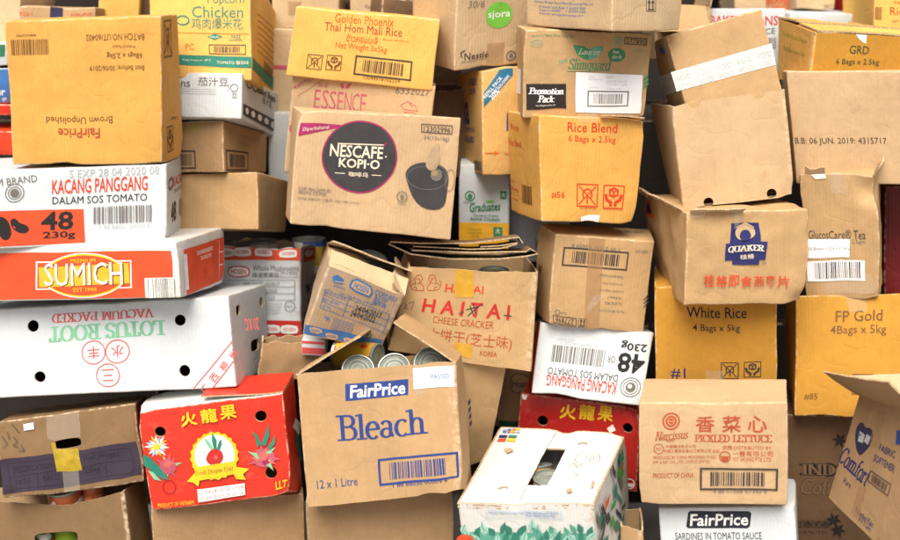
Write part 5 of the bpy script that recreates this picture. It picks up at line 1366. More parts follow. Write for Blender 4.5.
b.prints('lettering', [
 ('T', 'front', 'PRODUCED BY CHINA PROCESSED FOOD', -0.06, -0.0094, 0.1403, 0.007, 'redbrown', 0, {}),
 ('T', 'front', 'IMP. & EXP. CO., LTD., COFCO LIMITED', -0.0667, -0.0202, 0.1271, 0.0075, 'redbrown', 0, {})])
b.prints('lettering', [
 ('T', 'front', 'PRODUCT OF CHINA', -0.085, -0.0514, 0.0917, 0.0118, 'redbrown', 0, {'bold': 0.01})])
b.prints('logo', [
 ('O', 'front', -0.0913, 0.0764, 0.0179, 0.0186, 0.0036, 'redbrown'),
 ('C', 'front', -0.0913, 0.0764, 0.0125, 0.013, 'redbrown'),
 ('O', 'front', -0.0913, 0.0764, 0.0072, 0.0074, 0.0013, 'ltkraft'),
 ('L', 'front', [(-0.098, 0.0764), (-0.0846, 0.0764)], 0.0014, 'ltkraft'),
 ('T', 'front', 'Narcissus', -0.09, 0.0438, 0.0761, 0.021, 'redbrown', 4, {'serif': True, 'thick': 0.13, 'thin': 0.07, 'shear': 0.35}),
 ('T', 'front', 'BRAND', -0.0913, 0.0309, 0.0179, 0.0051, 'redbrown', 0, {}),
 ('O', 'front', -0.1182, 0.0117, 0.0108, 0.0113, 0.0016, 'redbrown'),
 ('T', 'front', 'ISO', -0.1182, 0.0117, 0.0112, 0.0061, 'redbrown', 0, {})])
b.prints('logo', [
 ('O', 'front', 0.0293, -0.0071, 0.0114, 0.0122, 0.002, 'redbrown'),
 ('R', 'front', 0.0293, -0.0071, 0.0197, 0.0021, 'redbrown', 0),
 ('C', 'front', 0.0293, -0.0122, 0.0075, 0.0051, 'redbrown')])
b.prints('barcode', [
 ('B', 'front', 0.0583, -0.0595, 0.1638, 0.047, 'dk', 0, True),
 ('T', 'front', '4 88 01008 07342 9', 0.0614, -0.0884, 0.1158, 0.0075, 'greyink', 0, {})])

# white sardine carton with black rounded name panel, under the pickled lettuce carton
b = Carton('cardboard_box', 'white sardine carton with black rounded name panel, under the pickled lettuce carton', 'box', (0.6897, -0.0578, 0.0032), (-3.3, -6.05, -15.18), (0.3089, 0.2176, 0.3701),
           warp={2: (0.0018, 0.001, 0.0032), 3: (0.0041, 0.0007, -0.003), 6: (0.0041, 0.0011, -0.0007), 7: (0.0025, 0.0004, -0.0018)}, group='cartons heaped in the pile', seed=13, amp=0.002)
b.closed('white')
b.prints('logo', [
 ('P', 'front', [(-0.0867, 0.1734), (-0.0819, 0.177), (0.0519, 0.1744), (0.0573, 0.1696), (0.0526, 0.1388), (0.0468, 0.1341), (-0.0897, 0.1358), (-0.0929, 0.1407)], 'navyblack'),
 ('T', 'front', 'FairPrice', -0.0176, 0.155, 0.1341, 0.0288, 'white', 0, {'bold': 0.045, 'shear': 0.12})])
b.prints('lettering', [
 ('T', 'front', 'SARDINES IN TOMATO SAUCE', -0.0207, 0.116, 0.198, 0.0169, 'dk', 0, {'bold': 0.012})])

# tilted worn corned beef carton with blue printing and torn open lid flaps
b = Carton('cardboard_box', 'tilted worn corned beef carton with blue printing and torn open lid flaps', 'box', (-0.2554, 0.0828, 0.7423), (16.47, 19.67, 8.56), (0.1943, 0.13, 0.1744),
           warp={0: (0.0026, -0.004, -0.007), 1: (-0.0039, 0.0045, 0.0072), 2: (-0.0031, -0.002, -0.0057), 3: (0.0033, 0.0018, 0.0054), 7: (-0.0062, 0.0017, 0.0003), 6: (0.0073, -0.0019, -0.0002), 4: (0.0016, -0.0024, -0.0042), 5: (-0.0024, 0.0027, 0.0043)}, group='cartons heaped in the pile', seed=14, crumple=0.004)
b.open('grey')
b.flap('front', 0.05, -62, col='pale', jag=0.003, bend=-10)
b.flap('left', 0.1, -84, col='pale', inner='pale', jag=0.006, a=0.25, b=0.93, bend=-14, lift=0.004)
b.flap('back', 0.085, -62, col='kraft', inner='pale', jag=0.004)
b.flap('right', 0.04, -60, col='pale', jag=0.006)
b.prints('printed_band', [
 ('P', 'front', [(-0.0998, -0.0627), (0.0905, -0.0565), (0.0921, -0.0836), (-0.0969, -0.0845)], 'sky')])
b.prints('lettering', [
 ('T', 'front', 'CORNED', 0.0555, 0.0704, 0.0532, 0.0137, 'sky', 0, {}),
 ('T', 'front', 'BEEF', 0.0482, 0.0555, 0.0315, 0.0137, 'sky', 0, {}),
 ('T', 'front', '鹹牛肉', 0.048, 0.042, 0.034, 0.0137, 'sky', 0, {'bold': 0.02}),
 ('T', 'front', '24 x 340g Product of Brazil', -0.0066, 0.0345, 0.0819, 0.0088, 'sky', 0, {}),
 ('T', 'front', 'PRODUCTION DATE', -0.0573, 0.025, 0.0527, 0.0065, 'sky', 0, {}),
 ('T', 'front', 'BEST BEFORE', -0.0625, 0.0086, 0.0384, 0.0065, 'sky', 0, {}),
 ('T', 'front', 'LOT NO.', -0.067, -0.0061, 0.0216, 0.0065, 'sky', 0, {}),
 ('L', 'front', [(-0.084, 0.0329), (0.0817, 0.023)], 0.0012, 'sky'),
 ('L', 'front', [(-0.0835, 0.018), (0.0824, 0.0051)], 0.0012, 'sky'),
 ('L', 'front', [(-0.0829, 0.003), (0.0832, -0.0129)], 0.0012, 'sky'),
 ('L', 'front', [(-0.0823, -0.012), (0.0839, -0.031)], 0.0012, 'sky'),
 ('L', 'front', [(-0.084, 0.0329), (-0.0823, -0.0134)], 0.0012, 'sky'),
 ('L', 'front', [(0.0817, 0.023), (0.0836, -0.033)], 0.0013, 'sky'),
 ('L', 'front', [(-0.0249, 0.0294), (-0.0225, -0.0186)], 0.0012, 'sky'),
 ('T', 'front', '24/04/2017', 0.0308, 0.0119, 0.0656, 0.0163, 'black', 0, {'bold': 0.01}),
 ('T', 'front', '24/04/2022', 0.0232, -0.0055, 0.0608, 0.0163, 'black', 0, {'bold': 0.01}),
 ('L', 'front', [(-0.0406, -0.0309), (0.0123, -0.0315)], 0.0012, 'sky'),
 ('L', 'front', [(-0.0402, -0.036), (0.0127, -0.0369)], 0.0012, 'sky'),
 ('L', 'front', [(-0.0399, -0.0412), (0.0131, -0.0424)], 0.0012, 'sky'),
 ('L', 'front', [(-0.0395, -0.0464), (0.0135, -0.0479)], 0.0012, 'sky'),
 ('L', 'front', [(-0.0391, -0.0516), (0.014, -0.0533)], 0.0013, 'sky'),
 ('L', 'front', [(-0.0388, -0.0568), (0.0144, -0.0588)], 0.0013, 'sky'),
 ('L', 'front', [(-0.0384, -0.062), (0.0148, -0.0644)], 0.0013, 'sky')])
b.prints('logo', [
 ('P', 'front', [(-0.0339, 0.0738), (-0.0246, 0.0829), (0.0149, 0.0796), (0.0249, 0.0665), (0.0206, 0.0504), (-0.0151, 0.0509), (-0.033, 0.0579)], 'sky'),
 ('P', 'front', [(-0.0297, 0.0728), (-0.0231, 0.0789), (0.0138, 0.0757), (0.02, 0.066), (0.0177, 0.055), (-0.0154, 0.055), (-0.029, 0.0608)], 'ltkraft'),
 ('T', 'front', 'HOSEN', -0.0054, 0.0658, 0.0359, 0.0155, 'sky', 0, {'bold': 0.03}),
 ('P', 'front', [(-0.0794, 0.0671), (-0.0701, 0.0758), (-0.0502, 0.0702), (-0.0512, 0.0592), (-0.0706, 0.0573)], 'sky'),
 ('L', 'front', [(-0.068, 0.0504), (-0.0401, 0.0499)], 0.0017, 'sky'),
 ('L', 'front', [(-0.0693, 0.0604), (-0.0454, 0.064)], 0.0017, 'ltkraft')])
b.prints('logo', [
 ('P', 'front', [(-0.0886, -0.0664), (-0.0787, -0.0629), (-0.0596, -0.0646), (-0.0544, -0.0721), (-0.0634, -0.0781), (-0.0811, -0.0769)], 'ltkraft'),
 ('T', 'front', 'HOSEN', -0.071, -0.0707, 0.0217, 0.0076, 'sky', 0, {'bold': 0.03}),
 ('P', 'front', [(-0.048, -0.0727), (-0.0381, -0.0692), (-0.0188, -0.0711), (-0.0135, -0.079), (-0.0225, -0.0852), (-0.0404, -0.0838)], 'ltkraft'),
 ('T', 'front', 'HOSEN', -0.0302, -0.0774, 0.0219, 0.0079, 'sky', 0, {'bold': 0.03}),
 ('P', 'front', [(-0.0016, -0.0739), (0.0084, -0.0702), (0.0278, -0.0722), (0.0332, -0.0805), (0.0242, -0.087), (0.0062, -0.0855)], 'ltkraft'),
 ('T', 'front', 'HOSEN', 0.0164, -0.0788, 0.022, 0.0083, 'sky', 0, {'bold': 0.03}),
 ('O', 'front', 0.0481, -0.049, 0.0088, 0.0102, 0.002, 'greyink'),
 ('C', 'front', 0.0481, -0.049, 0.0039, 0.0045, 'greyink')])
b.prints('logo', [
 ('P', 'front', [(-0.0663, -0.0287), (-0.0483, -0.0303), (-0.0532, -0.0372)], 'sky')])

# open white mushroom carton with red bands holding standing cans
b = Carton('cardboard_box', 'open white mushroom carton with red bands holding standing cans', 'box', (-0.4861, 0.4999, 0.62), (-7.59, -0.19, -5.71), (0.2288, 0.3154, 0.2367),
           warp={0: (-0.0009, -0.0005, -0.0047), 1: (0.0022, 0.0004, 0.0023), 2: (-0.0027, 0.0001, 0.0033), 6: (0.0067, 0.0002, -0.0047), 5: (-0.0061, -0.0003, 0.0028), 4: (-0.0005, -0.0003, -0.0028)}, group='cartons heaped in the pile', seed=15, crumple=0.002)
b.open('white', jag=0.006, cols={'front': 'white'})
b.prints('printed_band', [
 ('P', 'front', [(-0.1108, 0.1177), (0.113, 0.1158), (0.1149, 0.0834), (-0.1109, 0.0857)], 'orangeprint')])
b.prints('printed_band', [
 ('P', 'front', [(-0.1116, -0.0717), (0.1141, -0.0726), (0.114, -0.1144), (-0.1117, -0.1132)], 'red')])
b.prints('printed_band', [
 ('P', 'right', [(-0.1265, 0.1103), (0.147, 0.1101), (0.1416, 0.0782), (-0.1286, 0.0763)], 'orangeprint')])
b.prints('printed_band', [
 ('P', 'right', [(-0.1401, -0.0775), (0.1291, -0.0731), (0.1305, -0.1086), (-0.1296, -0.1133)], 'red')])
b.prints('logo', [
 ('P', 'front', [(-0.0596, 0.1138), (-0.0462, 0.1164), (-0.03, 0.1164), (-0.0166, 0.1139), (-0.0141, 0.1046), (-0.0169, 0.0964), (-0.033, 0.0943), (-0.0437, 0.0943), (-0.0598, 0.0963), (-0.0624, 0.1045)], 'white'),
 ('T', 'front', 'HOSEN', -0.0382, 0.1051, 0.0322, 0.0093, 'red', 0, {'bold': 0.03}),
 ('P', 'front', [(-0.0032, 0.1139), (0.0102, 0.1165), (0.0263, 0.1166), (0.0396, 0.114), (0.0421, 0.1047), (0.0393, 0.0965), (0.0233, 0.0944), (0.0126, 0.0944), (-0.0035, 0.0964), (-0.006, 0.1046)], 'white'),
 ('T', 'front', 'HOSEN', 0.0181, 0.1052, 0.0321, 0.0093, 'red', 0, {'bold': 0.03}),
 ('P', 'front', [(0.0609, 0.1102), (0.0743, 0.1128), (0.0903, 0.1129), (0.1036, 0.1103), (0.106, 0.101), (0.1032, 0.0927), (0.0872, 0.0906), (0.0765, 0.0906), (0.0606, 0.0927), (0.0581, 0.1009)], 'white'),
 ('T', 'front', 'HOSEN', 0.0821, 0.1015, 0.032, 0.0093, 'red', 0, {'bold': 0.03}),
 ('P', 'front', [(-0.1054, 0.1124), (-0.0919, 0.115), (-0.0758, 0.115), (-0.0623, 0.1125), (-0.0597, 0.1032), (-0.0625, 0.095), (-0.0786, 0.0929), (-0.0894, 0.0929), (-0.1055, 0.0949), (-0.1082, 0.1031)], 'white'),
 ('T', 'front', 'HOSEN', -0.0839, 0.1037, 0.0323, 0.0092, 'red', 0, {'bold': 0.03}),
 ('P', 'front', [(-0.0761, 0.0652), (-0.06, 0.0703), (-0.0386, 0.0703), (-0.0226, 0.0652), (-0.02, 0.0549), (-0.0228, 0.0446), (-0.0415, 0.0394), (-0.0576, 0.0394), (-0.0763, 0.0445), (-0.0789, 0.0549)], 'red'),
 ('P', 'front', [(-0.0735, 0.0626), (-0.06, 0.0672), (-0.0386, 0.0672), (-0.0253, 0.0626), (-0.0227, 0.0549), (-0.0254, 0.0471), (-0.0415, 0.0425), (-0.0575, 0.0425), (-0.0736, 0.0471), (-0.0762, 0.0549)], 'white'),
 ('T', 'front', 'HOSEN', -0.0494, 0.0549, 0.0401, 0.0139, 'red', 0, {'bold': 0.04})])
b.prints('logo', [
 ('P', 'front', [(0.0153, -0.0854), (0.0285, -0.0829), (0.0443, -0.083), (0.0574, -0.0856), (0.0599, -0.095), (0.0571, -0.1034), (0.0413, -0.1054), (0.0308, -0.1053), (0.0151, -0.1032), (0.0125, -0.0948)], 'white'),
 ('T', 'front', 'HOSEN', 0.0362, -0.0944, 0.0316, 0.0094, 'red', 0, {'bold': 0.03}),
 ('P', 'front', [(0.0627, -0.0857), (0.0758, -0.0831), (0.0916, -0.0832), (0.1046, -0.0859), (0.1071, -0.0953), (0.1043, -0.1036), (0.0885, -0.1056), (0.078, -0.1056), (0.0624, -0.1034), (0.0599, -0.095)], 'white'),
 ('T', 'front', 'HOSEN', 0.0835, -0.0946, 0.0315, 0.0094, 'red', 0, {'bold': 0.03})])
b.prints('logo', [
 ('C', 'right', -0.0719, 0.098, 0.0481, 0.0096, 'white'),
 ('C', 'right', 0.0684, 0.0998, 0.0522, 0.0102, 'white')])
b.prints('lettering', [
 ('T', 'front', 'Whole Mushrooms', 0.0489, 0.064, 0.1224, 0.0145, 'greyink', 0, {'bold': 0.025}),
 ('T', 'front', '精選整蘑菇', 0.0225, 0.0453, 0.0719, 0.0129, 'greyink', 0, {'bold': 0.01}),
 ('T', 'front', '24 x 425g', 0.0837, 0.0503, 0.0451, 0.0104, 'greyink', 0, {}),
 ('T', 'front', 'Product of China', 0.0835, 0.0407, 0.0451, 0.0057, 'greyink', 0, {}),
 ('T', 'front', 'MFG DATE  03/2017', 0.0115, 0.0226, 0.0957, 0.0093, 'greyink', 0, {}),
 ('T', 'front', 'EXP DATE  02/2020', 0.0087, 0.0055, 0.0876, 0.0093, 'greyink', 0, {}),
 ('T', 'front', 'LOT NO.   123', 0.0058, -0.0116, 0.0796, 0.0093, 'greyink', 0, {}),
 ('L', 'front', [(-0.079, 0.0327), (0.0993, 0.0326)], 0.0013, 'greyink'),
 ('L', 'front', [(-0.0791, 0.0157), (0.0989, 0.0155)], 0.0013, 'greyink'),
 ('L', 'front', [(-0.0792, -0.0014), (0.0985, -0.0016)], 0.0013, 'greyink'),
 ('L', 'front', [(-0.0794, -0.0184), (0.0982, -0.0188)], 0.0013, 'greyink'),
 ('L', 'front', [(0.0993, 0.0326), (0.0982, -0.0188)], 0.0013, 'greyink'),
 ('L', 'front', [(0.0108, -0.028), (0.0663, -0.0281)], 0.0018, 'palegrey'),
 ('L', 'front', [(0.0107, -0.0358), (0.0636, -0.0359)], 0.0018, 'palegrey'),
 ('L', 'front', [(0.0106, -0.0435), (0.0608, -0.0437)], 0.0018, 'palegrey'),
 ('L', 'front', [(0.0105, -0.0513), (0.058, -0.0515)], 0.0018, 'palegrey'),
 ('O', 'front', 0.0862, -0.0352, 0.0132, 0.013, 0.0016, 'greyink'),
 ('T', 'front', 'HALAL', 0.0862, -0.0352, 0.0184, 0.0052, 'greyink', 0, {})])
b.prints('lettering', [
 ('T', 'right', 'W', -0.0787, 0.0032, 0.0566, 0.0269, 'dk', 0, {'bold': 0.04})])
b.prints('lettering', [
 ('T', 'right', '蘑', -0.0998, -0.0668, 0.0563, 0.0214, 'dk', 0, {})])

# low crushed brown carton wedged beneath the mushroom carton
b = Carton('cardboard_box', 'low crushed brown carton wedged beneath the mushroom carton', 'box', (-0.3946, 0.1492, 0.5997), (-0.13, 3.7, 7.78), (0.15, 0.06, 0.0966),
           warp={0: (-0.0033, 0.0001, -0.0016), 1: (0.002, 0.0, 0.0016), 2: (-0.0019, 0.0001, -0.0007), 3: (0.0033, -0.0003, 0.0008), 4: (-0.002, 0.0001, -0.001), 5: (0.0012, 0.0, 0.0009), 6: (-0.0012, 0.0001, -0.0004), 7: (0.002, -0.0002, 0.0005)}, group='cartons heaped in the pile', seed=16, crumple=0.005)
b.open('brown', jag=0.012)

# pale coffee carton with big dark round emblem and printed coffee mug
b = Carton('cardboard_box', 'pale coffee carton with big dark round emblem and printed coffee mug', 'box', (-0.1995, 0.1366, 0.9783), (-4.53, 5.68, 8.71), (0.3754, 0.2219, 0.2713),
           warp={0: (-0.0009, 0.0009, 0.0055), 1: (-0.0, -0.0008, -0.0058), 2: (0.0001, 0.0008, 0.0062), 3: (0.0025, -0.001, -0.0044), 7: (-0.002, 0.0001, -0.0018), 4: (-0.0005, 0.0005, 0.0033), 5: (-0.0, -0.0005, -0.0035), 6: (0.0001, 0.0005, 0.0037)}, group='cartons heaped in the pile', seed=17, amp=0.003)
b.closed('pink')
b.prints('logo', [
 ('P', 'front', [(-0.1832, 0.107), (-0.0729, 0.1054), (-0.0996, 0.0969), (-0.1831, 0.0729)], 'magenta'),
 ('C', 'front', -0.0408, 0.0341, 0.0855, 0.0842, 'magenta'),
 ('C', 'front', -0.0408, 0.0341, 0.082, 0.0805, 'charcoal')])
b.prints('lettering', [
 ('T', 'front', 'Diperbaharui', -0.1447, 0.0931, 0.0611, 0.0116, 'cream', 9, {'shear': 0.15}),
 ('T', 'front', 'NESCAFE', -0.0485, 0.046, 0.119, 0.0286, 'cream', 0, {'bold': 0.035}),
 ('L', 'front', [(-0.0922, 0.0621), (0.0109, 0.0646)], 0.0027, 'cream'),
 ('C', 'front', 0.0178, 0.0382, 0.0021, 0.002, 'cream'),
 ('L', 'front', [(0.0113, 0.0605), (0.0173, 0.0711)], 0.0037, 'magenta'),
 ('T', 'front', 'KOPI·O', -0.0404, 0.0185, 0.0917, 0.0218, 'cream', 0, {'bold': 0.05}),
 ('T', 'front', '咖啡乌', -0.0402, -0.0066, 0.0436, 0.0115, 'cream', 0, {'bold': 0.02}),
 ('L', 'front', [(-0.0933, -0.0068), (-0.0705, -0.0064)], 0.0018, 'cream'),
 ('L', 'front', [(-0.0108, -0.0057), (0.0123, -0.0055)], 0.0018, 'cream')])
b.prints('lettering', [
 ('T', 'front', '12302996', 0.1327, 0.1077, 0.0631, 0.0119, 'dk', 0, {}),
 ('L', 'front', [(0.0956, 0.1174), (0.1682, 0.1174), (0.1687, 0.0994), (0.0961, 0.0996), (0.0956, 0.1174)], 0.0018, 'dk'),
 ('T', 'front', '24(15x16g)', 0.1329, 0.0871, 0.0608, 0.0111, 'greyink', 0, {})])
b.prints('lettering', [
 ('T', 'front', 'KOPI PRACAMPUR/', -0.136, -0.0511, 0.0748, 0.0084, 'greyink', 0, {}),
 ('T', 'front', 'PREMIX COFFEE', -0.1408, -0.06, 0.0635, 0.0084, 'greyink', 0, {})])
b.prints('lettering', [
 ('T', 'front', 'GUNA SEBELUM / USE BY: (DD / MM /YYYY)', -0.1038, -0.074, 0.1412, 0.007, 'greyink', 0, {})])
b.prints('printed_mug', [
 ('P', 'front', [(0.0667, 0.0037), (0.0675, 0.0072), (0.0691, 0.0107), (0.0714, 0.0143), (0.0744, 0.0179), (0.0782, 0.0215), (0.0824, 0.0247), (0.0872, 0.0272), (0.0924, 0.0293), (0.0981, 0.0308), (0.1043, 0.0319), (0.1109, 0.0327), (0.1181, 0.033), (0.1257, 0.033), (0.1329, 0.0324), (0.1398, 0.0312), (0.1462, 0.0294), (0.1523, 0.027), (0.1574, 0.0242), (0.1616, 0.0208), (0.1647, 0.017), (0.1669, 0.0127), (0.1685, 0.0081), (0.1695, 0.0031), (0.17, -0.0021), (0.1699, -0.0077), (0.1696, -0.0153), (0.1692, -0.025), (0.1685, -0.0367), (0.1677, -0.0505), (0.1631, -0.0608), (0.1545, -0.0677), (0.1422, -0.0711), (0.126, -0.0711), (0.1116, -0.0667), (0.099, -0.058), (0.0881, -0.045), (0.079, -0.0276), (0.0724, -0.0137), (0.0683, -0.0032)], 'charcoal'),
 ('O', 'front', 0.1176, 0.0024, 0.0502, 0.0302, 0.0014, 'greyink'),
 ('O', 'front', 0.118, -0.002, 0.0467, 0.0258, 0.0012, 'greyink'),
 ('O', 'front', 0.1732, -0.0024, 0.0106, 0.0244, 0.0014, 'greyink'),
 ('P', 'front', [(0.1125, 0.0329), (0.1143, 0.0387), (0.116, 0.0441), (0.1176, 0.0492), (0.1191, 0.0541), (0.1205, 0.0586), (0.1227, 0.063), (0.1258, 0.0671), (0.1299, 0.071), (0.1348, 0.0746), (0.1383, 0.0762), (0.1404, 0.0758), (0.1411, 0.0733), (0.1403, 0.0688), (0.1401, 0.0644), (0.1405, 0.0599), (0.1415, 0.0555), (0.1431, 0.0512), (0.1441, 0.0467), (0.1445, 0.0419), (0.1444, 0.0371), (0.1437, 0.032), (0.1422, 0.0274), (0.1399, 0.0234), (0.1368, 0.0198), (0.133, 0.0167), (0.129, 0.0152), (0.1249, 0.0152), (0.1207, 0.0167), (0.1163, 0.0197), (0.1135, 0.0235), (0.1122, 0.0279)], 'steam'),
 ('C', 'front', 0.1395, 0.0063, 0.014, 0.0134, 'greyink'),
 ('C', 'front', 0.1344, 0.0104, 0.0082, 0.0067, 'kraftshade'),
 ('O', 'front', 0.0642, -0.0492, 0.0116, 0.0113, 0.0021, 'greyink'),
 ('C', 'front', 0.0642, -0.0492, 0.0046, 0.0045, 'greyink'),
 ('T', 'front', 'HALAL', 0.0657, -0.0662, 0.0209, 0.0041, 'greyink', 0, {})])

# kraft carton with thin rose-red lettering and number 6332027, behind the coffee mug carton
b = Carton('cardboard_box', 'kraft carton with thin rose-red lettering and number 6332027, behind the coffee mug carton', 'box', (-0.2385, 0.4037, 1.069), (-0.5, 6.05, 0.76), (0.3541, 0.25, 0.2459),
           warp={0: (-0.0016, 0.0001, 0.0004), 3: (0.0016, -0.0002, -0.0007), 4: (-0.001, 0.0001, 0.0002), 7: (0.0009, -0.0001, -0.0004)}, group='cartons heaped in the pile', seed=18)
b.closed('pink')
b.prints('lettering', [
 ('T', 'front', '6332027', 0.1223, 0.1072, 0.0836, 0.0171, 'greyink', 0, {})])
b.prints('lettering', [
 ('T', 'front', 'Royal', -0.1013, 0.1002, 0.0245, 0.0098, 'rose', 0, {'serif': True, 'shear': 0.3}),
 ('T', 'front', 'E', -0.1115, 0.0647, 0.0147, 0.0466, 'rose', 0, {'bold': -0.012}),
 ('T', 'front', 'S', -0.0923, 0.065, 0.0171, 0.0466, 'rose', 0, {'bold': -0.012}),
 ('T', 'front', 'S', -0.0732, 0.0653, 0.0171, 0.0466, 'rose', 0, {'bold': -0.012}),
 ('T', 'front', 'E', -0.054, 0.0655, 0.0147, 0.0466, 'rose', 0, {'bold': -0.012}),
 ('T', 'front', 'N', -0.0348, 0.0658, 0.0172, 0.0466, 'rose', 0, {'bold': -0.012}),
 ('T', 'front', 'C', -0.0156, 0.066, 0.0172, 0.0466, 'rose', 0, {'bold': -0.012}),
 ('T', 'front', 'E', 0.0036, 0.0663, 0.0147, 0.0466, 'rose', 0, {'bold': -0.012}),
 ('T', 'front', 'Refill Pack', -0.1481, 0.1015, 0.0537, 0.0088, 'rose', 35, {}),
 ('L', 'front', [(-0.176, 0.0839), (-0.1303, 0.1217)], 0.0012, 'rose'),
 ('L', 'front', [(-0.162, 0.0657), (-0.1002, 0.115)], 0.0012, 'rose')])
b.prints('lettering', [
 ('T', 'front', 'Product of Malaysia', 0.0301, 0.1161, 0.0588, 0.0049, 'greyink', 0, {})])
b.prints('logo', [
 ('P', 'front', [(-0.0542, 0.0965), (-0.0576, 0.1059), (-0.0533, 0.1125), (-0.0459, 0.0998)], 'rose'),
 ('P', 'front', [(-0.0445, 0.0975), (-0.0407, 0.1101), (-0.0288, 0.1138), (-0.0349, 0.1009)], 'rose')])
b.prints('logo', [
 ('L', 'front', [(0.0964, 0.0702), (0.1125, 0.0817), (0.1333, 0.0715), (0.1395, 0.0599), (0.1047, 0.0612), (0.0964, 0.0702)], 0.0015, 'rose'),
 ('L', 'front', [(0.1054, 0.0539), (0.125, 0.0559), (0.1405, 0.0501), (0.1309, 0.0466)], 0.0015, 'rose'),
 ('L', 'front', [(0.1155, 0.0771), (0.1262, 0.0684)], 0.0015, 'rose')])
b.prints('logo', [
 ('P', 'front', [(-0.1744, -0.0148), (-0.1706, -0.002), (-0.1593, -0.0182), (-0.1713, -0.022)], 'rose')])

# yellow Thai rice carton with orange lettering and black handling symbols, tilted to the right
b = Carton('cardboard_box', 'yellow Thai rice carton with orange lettering and black handling symbols, tilted to the right', 'box', (-0.2254, 0.3933, 1.3068), (-0.57, 5.99, 3.78), (0.3532, 0.25, 0.1683),
           warp={0: (-0.0051, 0.0004, -0.0003), 2: (-0.0001, 0.0004, 0.0021), 3: (0.005, -0.0008, -0.0019), 4: (-0.0031, 0.0002, -0.0002), 6: (-0.0, 0.0003, 0.0012), 7: (0.003, -0.0005, -0.0011)}, group='cartons heaped in the pile', seed=19)
b.closed('yellow')
b.prints('lettering', [
 ('T', 'front', 'Golden Phoenix', -0.0068, 0.0671, 0.1457, 0.0213, 'orange_ink', 0, {}),
 ('T', 'front', 'Thai Hom Mali Rice', -0.0077, 0.0446, 0.1914, 0.0202, 'redbrown', 0, {'bold': 0.025}),
 ('T', 'front', 'ข้าวหอมมะลิ', -0.008, 0.0211, 0.0773, 0.019, 'orange_ink', 0, {'bold': 0.02}),
 ('T', 'front', 'Net Weight 3x5kg', -0.0078, -0.001, 0.1254, 0.0191, 'orange_ink', 0, {}),
 ('T', 'front', 'Best Before', 0.075, 0.0251, 0.0632, 0.0038, 'orange_ink', 0, {})])
b.prints('symbol', [
 ('I', 'front', -0.115, -0.0438, 0.0346, 'brown_ink', 'nohook'),
 ('I', 'front', -0.0697, -0.0417, 0.0347, 'brown_ink', 'hands')])
b.prints('barcode', [
 ('B', 'front', 0.0511, -0.043, 0.1373, 0.0431, 'dk', 0, True),
 ('T', 'front', '10044978102554', 0.0509, -0.0693, 0.0889, 0.0096, 'brown_ink', 0, {})])

# tall yellow popcorn chicken carton with green lettering and green stripe
b = Carton('cardboard_box', 'tall yellow popcorn chicken carton with green lettering and green stripe', 'box', (-0.6015, 0.4558, 1.271), (-15.86, -0.29, -1.84), (0.2456, 0.3964, 0.2544),
           warp={0: (0.0056, 0.0002, -0.0011), 1: (0.0048, 0.0007, -0.0115), 2: (-0.0056, -0.0006, 0.0092), 3: (-0.0057, -0.0005, 0.0056), 6: (0.0089, 0.0012, -0.0188), 5: (-0.0077, -0.0011, 0.016), 4: (0.0034, 0.0001, -0.0007), 7: (-0.0034, -0.0003, 0.0034)}, group='cartons heaped in the pile', seed=20)
b.closed('yellow')
b.prints('lettering', [
 ('T', 'front', 'Popcorn', 0.0632, 0.0568, 0.0883, 0.0254, 'bandgreen', 0, {}),
 ('T', 'front', 'Chicken', 0.0427, 0.0291, 0.1251, 0.0278, 'bandgreen', 0, {}),
 ('T', 'front', '鸡肉爆米花', 0.0407, 0.0013, 0.1251, 0.0254, 'bandgreen', 0, {})])
b.prints('lettering', [
 ('T', 'front', 'PC', -0.0272, -0.0533, 0.0221, 0.0141, 'orange_ink', 0, {})])
b.prints('lettering', [
 ('L', 'right', [(-0.113, 0.0471), (0.1068, 0.0711)], 0.0018, 'brown_ink'),
 ('L', 'right', [(-0.1134, 0.0323), (0.1114, 0.054)], 0.0018, 'brown_ink'),
 ('L', 'right', [(-0.1139, 0.0176), (0.1162, 0.037)], 0.0019, 'brown_ink'),
 ('L', 'right', [(-0.1144, 0.0028), (0.1214, 0.0198)], 0.0019, 'brown_ink'),
 ('L', 'right', [(-0.115, -0.012), (0.1268, 0.0025)], 0.0019, 'brown_ink'),
 ('L', 'right', [(-0.1155, -0.0267), (0.1325, -0.0148)], 0.0019, 'brown_ink'),
 ('L', 'right', [(-0.1161, -0.0414), (0.1386, -0.0322)], 0.0019, 'brown_ink')])
b.prints('printed_band', [
 ('P', 'front', [(-0.1212, -0.0721), (0.1224, -0.074), (0.1224, -0.0989), (-0.1219, -0.0961)], 'bandgreen'),
 ('T', 'front', 'Keep frozen at -18°C', -0.0109, -0.0845, 0.0688, 0.0061, 'cream', 0, {}),
 ('T', 'front', 'TOMATO 番茄味', 0.0774, -0.0873, 0.0784, 0.0082, 'cream', 0, {}),
 ('L', 'front', [(-0.0522, -0.0704), (-0.0523, -0.0706)], 0.0002, 'cream')])
b.prints('printed_band', [
 ('P', 'right', [(-0.1821, -0.0724), (0.2226, -0.068), (0.2256, -0.107), (-0.1859, -0.0983)], 'bandgreen')])
b.prints('barcode', [
 ('B', 'front', 0.0647, -0.0583, 0.0883, 0.0207, 'dk', 0, True)])
b.prints('barcode', [
 ('B', 'right', 0.0511, -0.0641, 0.1322, 0.0309, 'dk', 0, False)])
